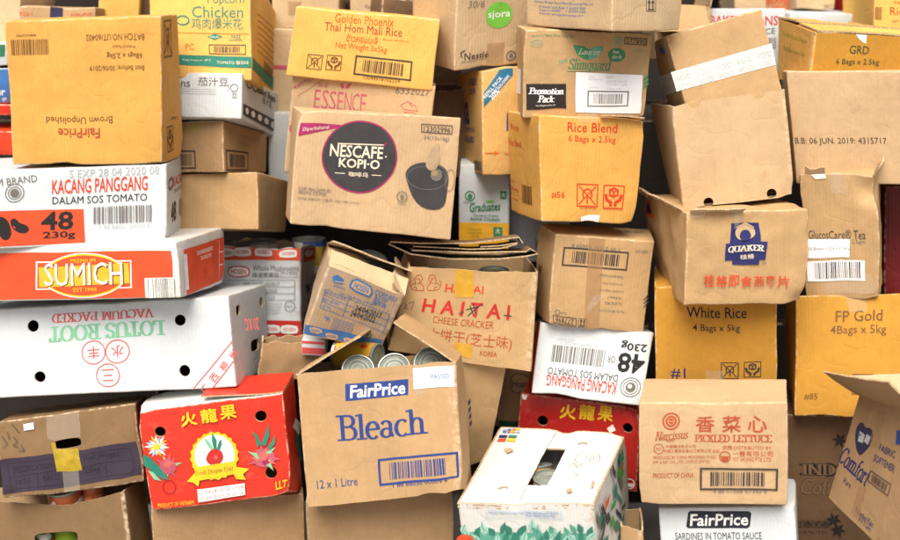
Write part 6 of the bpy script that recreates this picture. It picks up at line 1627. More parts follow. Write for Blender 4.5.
b.prints('emblem', [
 ('P', 'front', [(0.0165, -0.0292), (0.0351, -0.0219), (0.0533, -0.0286), (0.0347, -0.037)], 'bandgreen'),
 ('T', 'front', 'HALAL', 0.0349, -0.0293, 0.0221, 0.0051, 'cream', 0, {}),
 ('T', 'front', 'FREE', 0.0864, -0.0292, 0.0221, 0.0091, 'bandgreen', 0, {}),
 ('L', 'front', [(0.0691, -0.0364), (0.1009, -0.0365)], 0.0012, 'bandgreen'),
 ('O', 'front', -0.0426, 0.0088, 0.0147, 0.0106, 0.0034, 'bandgreen'),
 ('L', 'front', [(-0.1197, -0.0206), (0.1185, -0.0219)], 0.0012, 'orange_ink')])

# flat white beans carton with black Chinese characters, under the popcorn chicken carton
b = Carton('cardboard_box', 'flat white beans carton with black Chinese characters, under the popcorn chicken carton', 'box', (-0.6019, 0.4119, 1.185), (-12.85, 1.26, -6.02), (0.2285, 0.3593, 0.1129),
           warp={0: (0.0024, 0.0002, 0.0009), 1: (0.003, 0.0003, 0.0012), 2: (-0.003, -0.0003, -0.0007), 3: (-0.0024, -0.0002, -0.0002), 6: (0.0049, 0.0005, 0.0011), 5: (-0.0048, -0.0005, -0.0027), 4: (0.0014, 0.0001, 0.0006), 7: (-0.0014, -0.0001, -0.0001)}, group='cartons heaped in the pile', seed=21)
b.closed('white')
b.prints('lettering', [
 ('T', 'front', 'Baked Beans', -0.0866, 0.0303, 0.1403, 0.0221, 'greyink', 0, {'bold': 0.02}),
 ('T', 'front', '茄汁豆', 0.0425, 0.0345, 0.0771, 0.0221, 'greyink', 0, {'bold': 0.01}),
 ('L', 'front', [(-0.0391, 0.0147), (0.0506, 0.0151)], 0.0012, 'palegrey'),
 ('L', 'front', [(-0.0391, 0.0088), (0.0505, 0.0092)], 0.0012, 'palegrey'),
 ('L', 'front', [(-0.0391, 0.0029), (0.0505, 0.0033)], 0.0012, 'palegrey'),
 ('L', 'front', [(0.0817, 0.0309), (0.0815, 0.0112)], 0.0015, 'greyink'),
 ('O', 'front', 0.0953, 0.0203, 0.0089, 0.0088, 0.002, 'greyink'),
 ('I', 'front', 0.0963, 0.0019, 0.0124, 'greyink', 'arrows')])
b.prints('lettering', [
 ('T', 'right', 'Baked Beans', 0.0579, 0.039, 0.1783, 0.0179, 'black', 0, {'bold': 0.03}),
 ('T', 'right', '茄汁豆', 0.0645, 0.0193, 0.0921, 0.0179, 'black', 0, {}),
 ('O', 'right', -0.1139, 0.0391, 0.024, 0.0099, 0.0048, 'greyink'),
 ('O', 'right', -0.0588, 0.0395, 0.0249, 0.01, 0.005, 'greyink')])
b.prints('printed_band', [
 ('P', 'right', [(-0.1685, -0.0156), (0.202, -0.0131), (0.2093, -0.0439), (-0.1692, -0.0428)], 'charcoal'),
 ('C', 'right', -0.1297, -0.0289, 0.0193, 0.0079, 'white'),
 ('C', 'right', -0.0669, -0.029, 0.0201, 0.008, 'white'),
 ('C', 'right', -0.0015, -0.029, 0.0209, 0.0081, 'white'),
 ('C', 'right', 0.0666, -0.029, 0.0218, 0.0082, 'white'),
 ('C', 'right', 0.1377, -0.0291, 0.0228, 0.0083, 'white')])

# brown carton with two framed barcodes and faint green lettering, under the white beans carton
b = Carton('cardboard_box', 'brown carton with two framed barcodes and faint green lettering, under the white beans carton', 'box', (-0.6149, 0.3783, 1.0718), (-10.18, -1.8, -16.64), (0.2012, 0.2526, 0.1184),
           warp={0: (0.0006, 0.0, -0.0033), 1: (0.0025, 0.0006, -0.0035), 2: (-0.0027, -0.0006, 0.0046), 3: (-0.0007, 0.0, 0.0047), 6: (0.001, -0.0002, -0.0107), 5: (-0.0006, 0.0002, 0.0078), 4: (0.0004, 0.0, -0.002), 7: (-0.0004, 0.0, 0.0028)}, group='cartons heaped in the pile', seed=22)
b.closed('brown')
b.prints('lettering', [
 ('T', 'front', 'LUNCHEON MEAT', -0.0166, 0.0454, 0.1333, 0.0138, 'olive', 0, {})])
b.prints('lettering', [
 ('T', 'right', 'LUNCHEON', 0.016, 0.0338, 0.122, 0.0135, 'kraftshade', 0, {})])
b.prints('lettering', [
 ('T', 'right', 'MEAT', -0.0011, 0.0135, 0.0672, 0.0132, 'kraftshade', 0, {})])
b.prints('barcode', [
 ('B', 'front', -0.0068, -0.0305, 0.0629, 0.0391, 'dk', 0, True)])
b.prints('barcode', [
 ('B', 'right', -0.0501, -0.0313, 0.1237, 0.0449, 'dk', 0, True)])

# plain brown carton with clear tape on its corner, between luncheon meat carton and mushroom carton
b = Carton('cardboard_box', 'plain brown carton with clear tape on its corner, between luncheon meat carton and mushroom carton', 'box', (-0.5884, 0.3552, 0.9258), (-11.95, -1.7, -10.35), (0.2798, 0.2489, 0.1378),
           warp={1: (0.0023, 0.0004, 0.0001), 2: (-0.0022, -0.0003, 0.0032), 3: (-0.0003, -0.0001, -0.0023), 6: (0.006, 0.0011, -0.0011), 5: (-0.0062, -0.0012, -0.0011), 7: (-0.0002, -0.0001, -0.0014)}, group='cartons heaped in the pile', seed=23)
b.closed('kraft')
b.prints('packing_tape', [
 ('P', 'right', [(-0.0805, 0.0638), (-0.0098, 0.0641), (0.0031, -0.0611), (-0.0826, -0.0631)], 'tape:clear')])

# pale kraft carton with round lime green badge and handwritten date at the top edge
b = Carton('cardboard_box', 'pale kraft carton with round lime green badge and handwritten date at the top edge', 'box', (0.0561, 0.4803, 1.3512), (4.17, -1.86, 26.7), (0.2214, 0.25, 0.2288),
           warp={0: (-0.0038, 0.0005, -0.004), 1: (0.0007, 0.0012, 0.0043), 3: (0.0034, -0.0014, 0.0009), 4: (-0.0023, 0.0003, -0.0024), 5: (0.0004, 0.0007, 0.0026), 7: (0.0021, -0.0009, 0.0005)}, group='cartons heaped in the pile', seed=24, amp=0.002)
b.closed('pale')
b.prints('logo', [
 ('C', 'front', 0.0095, 0.012, 0.0376, 0.0325, 'lime'),
 ('T', 'front', 'sjora', 0.0095, 0.012, 0.0623, 0.022, 'white', 0, {'bold': 0.015})])
b.prints('logo', [
 ('T', 'front', 'Nestlé', -0.0502, -0.0826, 0.0662, 0.0171, 'dk', 0, {'bold': 0.02}),
 ('L', 'front', [(-0.09, -0.085), (-0.0933, -0.0727), (-0.0825, -0.0676)], 0.0026, 'dk'),
 ('T', 'front', 'PROFESSIONAL', -0.0566, -0.0954, 0.0714, 0.0049, 'greyink', 0, {})])
b.prints('logo', [
 ('O', 'front', 0.0459, -0.0927, 0.0127, 0.0114, 0.0031, 'greyink'),
 ('C', 'front', 0.0459, -0.0927, 0.0057, 0.005, 'greyink')])
b.prints('packing_tape', [
 ('R', 'front', 0.0014, -0.0823, 0.0475, 0.0546, 'tape:kraft', 0)])
b.prints('handwriting', [
 ('T', 'front', '30/6', -0.0563, 0.0421, 0.0474, 0.0167, 'greyink', 0, {'bold': -0.012, 'shear': 0.2})])

# orange-brown carton turned cornerwise with blue diagonal ribbon and big blue letters
b = Carton('cardboard_box', 'orange-brown carton turned cornerwise with blue diagonal ribbon and big blue letters', 'box', (0.1081, 0.4427, 1.0643), (-5.29, 0.68, 13.8), (0.1111, 0.2376, 0.2636),
           warp={1: (-0.0055, 0.0005, -0.0063), 2: (0.0056, -0.0001, 0.009), 7: (-0.0046, -0.0002, -0.0098), 4: (0.0042, 0.0002, 0.0086), 5: (-0.0033, 0.0003, -0.0038), 6: (0.0033, -0.0001, 0.0054)}, group='cartons heaped in the pile', seed=25)
b.closed('honey')
b.prints('printed_band', [
 ('P', 'front', [(-0.0511, 0.0708), (-0.0138, 0.1255), (0.0208, 0.1275), (0.0213, 0.1108), (-0.0513, 0.0351)], 'teal'),
 ('T', 'front', 'REFILL PACK', -0.0298, 0.083, 0.0646, 0.0098, 'white', 48, {'bold': 0.03}),
 ('T', 'front', '20%', -0.0259, 0.0657, 0.0275, 0.0148, 'white', 48, {'bold': 0.05}),
 ('T', 'front', 'Extra content', -0.0047, 0.0947, 0.042, 0.0098, 'white', 48, {'bold': 0.02})])
b.prints('lettering', [
 ('T', 'front', 'mama', 0.0425, -0.0019, 0.071, 0.0451, 'blue', 0, {'bold': 0.05})])
b.prints('lettering', [
 ('L', 'front', [(-0.0493, -0.0766), (-0.0224, -0.0763)], 0.0031, 'orange_ink'),
 ('P', 'front', [(-0.0251, -0.0714), (-0.0117, -0.0763), (-0.0251, -0.0813)], 'orange_ink')])
b.prints('lettering', [
 ('T', 'front', 'lemon', 0.0207, -0.076, 0.0379, 0.0085, 'orange_ink', 0, {})])
b.prints('lettering', [
 ('T', 'left', 'CARBEX', 0.0348, 0.1036, 0.0834, 0.0181, 'blue', 0, {}),
 ('T', 'left', 'LION', 0.0331, 0.0804, 0.0567, 0.0156, 'blue', 0, {}),
 ('T', 'left', 'ana', -0.0675, 0.0234, 0.1148, 0.0609, 'blue', 0, {'bold': 0.05}),
 ('T', 'left', 'LEMON', -0.0154, -0.0198, 0.1134, 0.0135, 'blue', 0, {'bold': 0.03})])
b.prints('lettering', [
 ('T', 'left', 'LIQUID', -0.0288, -0.0473, 0.1256, 0.0191, 'blue', 0, {'bold': 0.05})])
b.prints('lettering', [
 ('R', 'left', -0.0598, -0.1209, 0.0957, 0.0335, 'blue', 0)])
b.prints('barcode', [
 ('B', 'left', 0.0653, -0.1108, 0.0792, 0.0259, 'dk', 0, False)])

# brown carton with green leaf logo, black promotion label and white barcode sheet
b = Carton('cardboard_box', 'brown carton with green leaf logo, black promotion label and white barcode sheet', 'box', (0.3153, 0.266, 1.2297), (-1.81, 1.03, 1.12), (0.295, 0.2188, 0.2069),
           warp={0: (0.0021, -0.0, 0.0002), 1: (-0.004, 0.0015, 0.0071), 2: (0.0039, -0.0017, -0.0079), 3: (-0.0027, 0.0004, 0.0018), 7: (-0.0032, 0.0015, 0.007), 4: (0.004, -0.0017, -0.0083), 5: (-0.0024, 0.0009, 0.0042), 6: (0.0023, -0.001, -0.0047)}, group='cartons heaped in the pile', seed=26, amp=0.0025)
b.closed('kraft')
b.prints('lettering', [
 ('T', 'front', 'Normal to Heavy Flow / Day Use', -0.0821, 0.0887, 0.1031, 0.0093, 'green', 0, {})])
b.prints('lettering', [
 ('T', 'front', 'Slimguard', 0.0083, 0.0198, 0.1005, 0.0335, 'green', 0, {'serif': True, 'thick': 0.15, 'thin': 0.06, 'shear': 0.22}),
 ('T', 'front', 'Super', -0.0539, 0.0299, 0.021, 0.0117, 'leaf', 20, {'serif': True, 'shear': 0.3}),
 ('L', 'front', [(-0.045, 0.0065), (-0.0145, 0.0065), (0.058, 0.0107)], 0.0016, 'green')])
b.prints('lettering', [
 ('T', 'front', '277890', 0.1119, 0.0836, 0.0437, 0.0127, 'dk', 0, {'bold': 0.01}),
 ('L', 'front', [(0.0864, 0.0917), (0.1358, 0.0917), (0.1362, 0.0759), (0.0863, 0.0761), (0.0864, 0.0917)], 0.0017, 'dk'),
 ('T', 'front', 'SANITARY', 0.1175, 0.0613, 0.0232, 0.0049, 'leaf', 0, {})])
b.prints('logo', [
 ('P', 'front', [(-0.0228, 0.0685), (-0.0159, 0.068), (-0.0101, 0.067), (-0.0054, 0.0657), (-0.0019, 0.0641), (0.0005, 0.0621), (0.003, 0.0611), (0.0056, 0.061), (0.0084, 0.062), (0.0111, 0.0639), (0.0148, 0.0655), (0.0194, 0.0669), (0.0248, 0.068), (0.0311, 0.0689), (0.0355, 0.0685), (0.0379, 0.0668), (0.0383, 0.0638), (0.0368, 0.0595), (0.0349, 0.0555), (0.0325, 0.0518), (0.0296, 0.0484), (0.0263, 0.0453), (0.0228, 0.0426), (0.0191, 0.0404), (0.0153, 0.0386), (0.0113, 0.0373), (0.0074, 0.0364), (0.0036, 0.036), (-0.0, 0.036), (-0.0035, 0.0365), (-0.0071, 0.0376), (-0.0106, 0.0392), (-0.0142, 0.0415), (-0.0178, 0.0443), (-0.0211, 0.0478), (-0.0242, 0.0518), (-0.027, 0.0564), (-0.0295, 0.0616), (-0.0296, 0.0654), (-0.0274, 0.0677)], 'leaf'),
 ('P', 'front', [(-0.0332, 0.0694), (-0.0055, 0.0671), (0.0041, 0.0591), (0.0041, 0.0352), (-0.0112, 0.0395), (-0.0232, 0.0486)], 'green'),
 ('T', 'front', 'Laurier', 0.0067, 0.0544, 0.0533, 0.0143, 'cream', 0, {'serif': True, 'thick': 0.1, 'thin': 0.06, 'shear': 0.35}),
 ('C', 'front', 0.0696, 0.0491, 0.0204, 0.0165, 'green'),
 ('T', 'front', '7mm', 0.0668, 0.0568, 0.0162, 0.0082, 'cream', 0, {'bold': 0.03, 'shear': 0.3}),
 ('T', 'front', 'slim fit', 0.0699, 0.0447, 0.0232, 0.0097, 'cream', 0, {'shear': 0.3}),
 ('I', 'front', 0.0732, 0.0837, 0.0161, 'leaf', 'arrows')])
b.prints('logo', [
 ('O', 'front', -0.1185, 0.071, 0.015, 0.0083, 0.0012, 'leaf'),
 ('T', 'front', '22.5cm', -0.1185, 0.071, 0.0207, 0.0055, 'leaf', 0, {})])
b.prints('logo', [
 ('P', 'front', [(0.137, -0.0077), (0.1473, 0.0038), (0.1474, -0.0024), (0.1371, -0.0147)], 'green'),
 ('P', 'front', [(0.1378, -0.0177), (0.1482, -0.0062), (0.1483, -0.0125), (0.1379, -0.0247)], 'green'),
 ('P', 'front', [(0.1387, -0.0277), (0.1491, -0.0162), (0.1491, -0.0225), (0.1388, -0.0347)], 'green')])
b.prints('promotion_label', [
 ('R', 'front', -0.0923, -0.0543, 0.0941, 0.06, 'black', 1),
 ('T', 'front', 'Promotion', -0.0926, -0.0416, 0.0855, 0.016, 'white', 0, {'serif': True, 'thick': 0.24, 'thin': 0.09, 'shear': 0.25}),
 ('T', 'front', 'Pack', -0.0929, -0.0604, 0.0418, 0.0165, 'white', 0, {'serif': True, 'thick': 0.24, 'thin': 0.09, 'shear': 0.25}),
 ('T', 'front', 'Kao (Singapore) Pte Ltd', -0.0938, -0.076, 0.0455, 0.0047, 'white', 0, {})])
b.prints('barcode_sheet', [
 ('P', 'front', [(-0.0238, 0.0051), (0.1339, 0.001), (0.1379, -0.0958), (-0.0217, -0.0912)], 'tape:paper'),
 ('B', 'front', 0.0551, -0.0583, 0.0956, 0.0356, 'greyink', 0, True),
 ('T', 'front', 'Item', 0.0143, -0.0058, 0.0118, 0.0053, 'palegrey', 0, {}),
 ('T', 'front', 'Description', 0.0228, -0.0124, 0.033, 0.0058, 'palegrey', 0, {}),
 ('T', 'front', '348071', 0.0567, -0.0064, 0.0189, 0.0054, 'palegrey', 0, {}),
 ('T', 'front', 'Laurier SSG 22.5cm 20s', 0.0738, -0.0153, 0.0473, 0.0054, 'palegrey', 0, {}),
 ('T', 'front', '+5 F.O.C. refill', 0.0743, -0.0227, 0.0474, 0.0054, 'palegrey', 0, {}),
 ('T', 'front', 'Quantity', 0.0203, -0.0318, 0.0237, 0.0053, 'palegrey', 0, {}),
 ('T', 'front', '6 Packs x 24', 0.0679, -0.0336, 0.0332, 0.0054, 'palegrey', 0, {})])
b.prints('side_sticker', [
 ('P', 'left', [(-0.1144, 0.0057), (0.037, 0.0054), (0.0385, -0.0523), (-0.1048, -0.052)], 'tape:paper')])

# orange rice blend carton with number 56 and two red handling symbols
b = Carton('cardboard_box', 'orange rice blend carton with number 56 and two red handling symbols', 'box', (0.2989, 0.2344, 0.9856), (-2.95, 1.85, 13.73), (0.2509, 0.2509, 0.2501),
           warp={0: (0.0064, -0.0011, 0.0027), 1: (-0.0074, 0.0015, -0.0019), 2: (0.0071, -0.0023, -0.0029), 3: (-0.0057, 0.0018, 0.002), 7: (-0.0065, 0.0018, 0.0008), 4: (0.0062, -0.0017, -0.001), 5: (-0.0044, 0.0009, -0.0011), 6: (0.0043, -0.0014, -0.0017)}, group='cartons heaped in the pile', seed=27, amp=0.004)
b.closed('orange')
b.flap('front', 0.018, 88, a=0.56, b=0.97, col='orange', lift=0.004, jag=0.002)
b.prints('lettering', [
 ('T', 'front', 'Rice Blend', 0.0009, 0.101, 0.1186, 0.0222, 'redorange', 0, {'bold': 0.012}),
 ('T', 'front', '6 Bags x 2.5kg', 0.0011, 0.0713, 0.1132, 0.0199, 'redorange', 0, {})])
b.prints('lettering', [
 ('T', 'front', '#56', -0.0823, -0.0631, 0.0344, 0.0165, 'redorange', 0, {'bold': 0.015})])
b.prints('lettering', [
 ('T', 'front', 'USE NO HOOKS', -0.0062, -0.0912, 0.0419, 0.0043, 'redorange', 0, {})])
b.prints('lettering', [
 ('T', 'front', 'FRAGILE WITH CARE', 0.0625, -0.0921, 0.0503, 0.0043, 'redorange', 0, {})])
b.prints('lettering', [
 ('T', 'left', 'Rice', -0.064, 0.0886, 0.0666, 0.0146, 'redorange', 0, {})])
b.prints('lettering', [
 ('T', 'left', 'Rice Blend', -0.0671, 0.0506, 0.0996, 0.0171, 'redorange', 0, {})])
b.prints('lettering', [
 ('T', 'left', '5kg 2kg', -0.0853, -0.0657, 0.0658, 0.01, 'redorange', 0, {'bold': 0.03})])
b.prints('lettering', [
 ('T', 'left', 'Product', -0.0916, -0.0901, 0.074, 0.0063, 'redorange', 0, {})])
b.prints('lettering', [
 ('T', 'left', 'NTUC', -0.0967, -0.0468, 0.0416, 0.005, 'redorange', 0, {})])
b.prints('symbol', [
 ('I', 'front', -0.0076, -0.0612, 0.0515, 'redorange', 'nohook'),
 ('I', 'front', 0.0602, -0.0628, 0.0521, 'redorange', 'hands')])
b.prints('barcode', [
 ('B', 'left', 0.0191, -0.0698, 0.0848, 0.0461, 'brown_ink', 0, False)])
b.prints('packing_tape', [
 ('R', 'front', -0.0118, 0.1236, 0.0468, 0.0209, 'tape:clear', 0)])
b.prints('packing_tape', [
 ('P', 'front', [(-0.023, -0.1138), (0.027, -0.1063), (0.0228, -0.1243), (-0.0226, -0.1245)], 'tape:torn')])

# pale brown carton with small blue address lines at the top edge, corner facing out
b = Carton('cardboard_box', 'pale brown carton with small blue address lines at the top edge, corner facing out', 'box', (0.3554, 0.191, 1.4446), (0.13, 1.41, -55.83), (0.3095, 0.2113, 0.1541),
           warp={0: (0.0013, 0.0024, 0.001), 1: (0.0011, 0.002, 0.0008), 2: (-0.0014, -0.0017, 0.0007), 3: (-0.0019, -0.0019, 0.0019), 5: (0.0023, 0.0025, -0.002), 6: (-0.0014, -0.003, -0.0023), 4: (0.0008, 0.0014, 0.0006), 7: (-0.0011, -0.0012, 0.0011)}, group='cartons heaped in the pile', seed=28, amp=0.0025)
b.closed('pale')
b.prints('lettering', [
 ('T', 'front', 'Golden Bridge Food Manufacturing Pte Ltd', -0.0162, -0.0213, 0.2104, 0.0067, 'sky', 0, {}),
 ('T', 'front', '14 Senoko South Road  T: 65 6257 8200', -0.0198, -0.0309, 0.1674, 0.0059, 'sky', 0, {}),
 ('T', 'front', 'Singapore 758080      F: 65 6257 8600', -0.0198, -0.039, 0.1675, 0.0059, 'sky', 0, {}),
 ('T', 'front', 'Website: www.golden-bridge.com', -0.0235, -0.0473, 0.1606, 0.0059, 'sky', 0, {})])
b.prints('symbol', [
 ('I', 'right', 0.0088, -0.0197, 0.0273, 'dk', 'arrows')])

# tan carton with upside-down barcode, address lines and number 277898, under the rice blend carton
b = Carton('cardboard_box', 'tan carton with upside-down barcode, address lines and number 277898, under the rice blend carton', 'box', (0.3483, 0.2052, 0.725), (1.03, 4.87, 5.73), (0.2554, 0.1289, 0.2288),
           warp={0: (0.0092, 0.0001, 0.0052), 1: (-0.006, -0.0002, -0.0039), 2: (-0.0066, 0.0002, -0.0024), 3: (0.0052, -0.0005, 0.0004), 7: (-0.0162, 0.0019, -0.0004), 6: (0.0135, -0.001, 0.0024), 4: (0.001, -0.0005, -0.0015), 5: (-0.0036, -0.0001, -0.0023)}, group='cartons heaped in the pile', seed=29, amp=0.003)
b.closed('kraft')
b.prints('barcode', [
 ('B', 'front', -0.0198, 0.0613, 0.1656, 0.0423, 'dk', 180, True),
 ('T', 'front', '1 49 01301 93604 8', -0.0223, 0.0886, 0.1237, 0.0089, 'greyink', 180, {})])
b.prints('lettering', [
 ('T', 'front', 'Manufactured for Southeast', 0.0259, 0.0211, 0.0627, 0.0075, 'greyink', 180, {})])
b.prints('lettering', [
 ('T', 'front', 'Kao Corporation Tokyo', 0.0311, 0.0034, 0.0524, 0.0075, 'greyink', 180, {})])
b.prints('lettering', [
 ('T', 'front', 'Distributed in Singapore by', 0.0301, -0.0148, 0.063, 0.0075, 'greyink', 180, {})])
b.prints('lettering', [
 ('T', 'front', 'Ubi Avenue 3', 0.0401, -0.0322, 0.0369, 0.0075, 'greyink', 180, {})])
b.prints('lettering', [
 ('T', 'front', 'Tel: 6745 9833', 0.0385, -0.0455, 0.0475, 0.0076, 'greyink', 180, {})])
b.prints('lettering', [
 ('T', 'front', 'Fax: 6742 9802 Marketing dept', 0.0343, -0.0641, 0.0687, 0.0076, 'greyink', 180, {})])
b.prints('lettering', [
 ('T', 'front', '277898', -0.0852, -0.1002, 0.05, 0.0138, 'dk', 180, {'bold': 0.01}),
 ('L', 'front', [(-0.1176, -0.0902), (-0.0542, -0.0902), (-0.0535, -0.1102), (-0.117, -0.1101), (-0.1176, -0.0902)], 0.0021, 'dk'),
 ('O', 'front', -0.1054, -0.0801, 0.0066, 0.0064, 0.0016, 'greyink'),
 ('T', 'front', 'Kao', -0.0894, -0.0813, 0.0157, 0.0077, 'greyink', 180, {})])
b.prints('lettering', [
 ('T', 'front', 'KEEP DRY', 0.0971, 0.0888, 0.0338, 0.0074, 'greyink', 180, {})])
b.prints('lettering', [
 ('L', 'front', [(0.1179, -0.0318), (0.1291, -0.0158)], 0.0026, 'dk'),
 ('L', 'front', [(0.1191, -0.0407), (0.1303, -0.0247)], 0.0026, 'dk'),
 ('L', 'front', [(0.1203, -0.0497), (0.1315, -0.0337)], 0.0026, 'dk')])
b.prints('lettering', [
 ('T', 'top', '277890  KEEP DRY', 0.0756, 0.018, 0.0668, 0.027, 'greyink', 180, {})])
b.prints('lettering', [
 ('T', 'left', 'v', -0.0674, 0.057, 0.0266, 0.0304, 'dk', 0, {'bold': 0.02})])
b.prints('lettering', [
 ('T', 'left', 'v', -0.0274, 0.0023, 0.0273, 0.0255, 'dk', 0, {'bold': 0.02})])
b.prints('symbol', [
 ('I', 'front', -0.0371, -0.0997, 0.0211, 'dk', 'arrows')])
b.prints('packing_tape', [
 ('P', 'front', [(-0.043, 0.1132), (-0.0017, 0.1127), (0.0068, -0.1137), (-0.0319, -0.1134)], 'tape:kraft'),
 ('P', 'front', [(-0.0297, -0.0594), (-0.0145, -0.0302), (0.0188, -0.0223), (0.0026, -0.0414), (-0.0117, -0.0553), (-0.0229, -0.0741)], 'tape:clear')])

# small white baked beans carton printed upside down, on the dull red carton
b = Carton('cardboard_box', 'small white baked beans carton printed upside down, on the dull red carton', 'box', (0.3414, 0.2251, 0.5286), (-10.65, 5.78, -2.83), (0.2746, 0.2056, 0.1769),
           warp={0: (-0.0026, -0.0, 0.0008), 1: (-0.0055, -0.0002, -0.0008), 2: (0.0054, 0.0004, 0.0057), 7: (0.0014, -0.0002, -0.006), 4: (-0.0016, -0.0, 0.0005), 5: (-0.0033, -0.0001, -0.0005), 6: (0.0033, 0.0002, 0.0034)}, group='cartons heaped in the pile', seed=30, amp=0.002)
b.closed('white', cols={'left': 'red'})
b.prints('lettering', [
 ('T', 'front', '48', 0.0951, 0.0109, 0.0656, 0.0477, 'black', 180, {'bold': 0.07}),
 ('T', 'front', '230g', 0.0954, 0.052, 0.0627, 0.0238, 'black', 180, {'bold': 0.05}),
 ('T', 'front', 'OR', 0.0454, 0.0156, 0.0194, 0.0168, 'greyink', 180, {}),
 ('T', 'front', 'DALAM SOS TOMATO', -0.0177, -0.0285, 0.1717, 0.017, 'dk', 180, {'bold': 0.01}),
 ('T', 'front', 'KACANG PANGGANG', -0.0177, -0.0531, 0.1724, 0.0304, 'redorange', 180, {'bold': 0.02})])
b.prints('lettering', [
 ('T', 'front', 'ARE FIRST', -0.0694, 0.0508, 0.0435, 0.0059, 'palegrey', 180, {})])
b.prints('barcode', [
 ('B', 'front', -0.0358, 0.0147, 0.129, 0.0414, 'greyink', 180, False),
 ('T', 'front', '1 95 56041 60220 5', -0.0317, 0.0422, 0.1017, 0.0078, 'palegrey', 180, {})])
b.prints('emblem', [
 ('O', 'front', 0.1032, -0.0463, 0.0246, 0.0229, 0.002, 'greyink'),
 ('O', 'front', 0.1032, -0.0463, 0.0182, 0.0167, 0.0015, 'greyink'),
 ('C', 'front', 0.1032, -0.0463, 0.0123, 0.0115, 'greyink'),
 ('C', 'front', 0.1011, -0.0441, 0.0059, 0.0048, 'white')])

# dull red carton with yellow Chinese characters behind the white fruit carton
b = Carton('cardboard_box', 'dull red carton with yellow Chinese characters behind the white fruit carton', 'box', (0.3397, 0.2878, 0.299), (-0.55, 2.93, -11.91), (0.3062, 0.22, 0.2272),
           warp={0: (-0.0026, -0.001, -0.0021), 1: (0.0039, 0.0012, 0.0019), 2: (-0.0038, -0.0014, -0.0029), 3: (0.0025, 0.0013, 0.0032), 4: (-0.0016, -0.0006, -0.0013), 5: (0.0023, 0.0007, 0.0011), 6: (-0.0023, -0.0009, -0.0018), 7: (0.0015, 0.0008, 0.0019)}, group='cartons heaped in the pile', seed=31, crumple=0.003)
b.closed('dullred', holes=[('front', -0.0915, 0.0487, 0.0133, 0.0133), ('front', 0.1225, 0.0577, 0.013, 0.013)])
b.prints('lettering', [
 ('T', 'front', '火', -0.0296, 0.0801, 0.0408, 0.0395, 'yellow', 0, {'bold': 0.05}),
 ('T', 'front', '龍', 0.0176, 0.0848, 0.0406, 0.0397, 'yellow', 0, {'bold': 0.05}),
 ('T', 'front', '果', 0.0646, 0.088, 0.0403, 0.0399, 'yellow', 0, {'bold': 0.05})])
b.prints('emblem', [
 ('O', 'front', 0.1336, -0.0913, 0.0123, 0.0137, 0.0029, 'white'),
 ('R', 'front', 0.135, -0.0952, 0.0171, 0.0099, 'white', 0)])
b.prints('torn_patch', [
 ('P', 'front', [(-0.1503, 0.1114), (-0.1344, 0.1097), (-0.1385, 0.0974), (-0.1465, 0.0989)], 'tape:torn')])
b.prints('torn_patch', [
 ('P', 'front', [(0.0707, 0.0496), (0.0852, 0.0623), (0.0936, 0.0474), (0.0791, 0.0373)], 'tape:torn')])
b.prints('torn_patch', [
 ('P', 'front', [(0.1362, 0.0991), (0.1508, 0.1092), (0.151, 0.0555), (0.1404, 0.0675)], 'ringred')])

# open kraft cheese cracker carton with red lettering, lion outlines and yellow tape
b = Carton('cardboard_box', 'open kraft cheese cracker carton with red lettering, lion outlines and yellow tape', 'box', (0.0173, 0.2051, 0.6587), (-1.84, 7.4, 3.75), (0.3306, 0.26, 0.2233),
           warp={0: (-0.014, 0.0025, 0.0063), 1: (0.0088, -0.0021, -0.0066), 2: (-0.0085, 0.0027, 0.0099), 3: (0.0136, -0.0031, -0.0095), 4: (-0.0084, 0.0015, 0.0038), 5: (0.0053, -0.0012, -0.004), 6: (-0.0051, 0.0016, 0.0059), 7: (0.0081, -0.0018, -0.0057)}, group='cartons heaped in the pile', seed=32, amp=0.004)
b.open('kraft', jag=0.002)
b.prints('lettering', [
 ('T', 'front', 'HAITAI', -0.015, 0.0643, 0.0943, 0.0207, 'redorange', 1, {'bold': 0.03})])
b.prints('lettering', [
 ('T', 'front', 'H A I T A I', -0.0033, 0.0147, 0.2125, 0.0353, 'red', 0, {'bold': 0.05}),
 ('T', 'front', 'CHEESE CRACKER', -0.0054, -0.0184, 0.147, 0.0171, 'redbrown', 0, {}),
 ('T', 'front', '海太饼干(芝士味)', -0.0008, -0.0568, 0.2323, 0.0344, 'redbrown', 0, {}),
 ('T', 'front', 'KOREA', 0.0634, -0.0836, 0.0391, 0.012, 'redbrown', 0, {'bold': 0.02})])
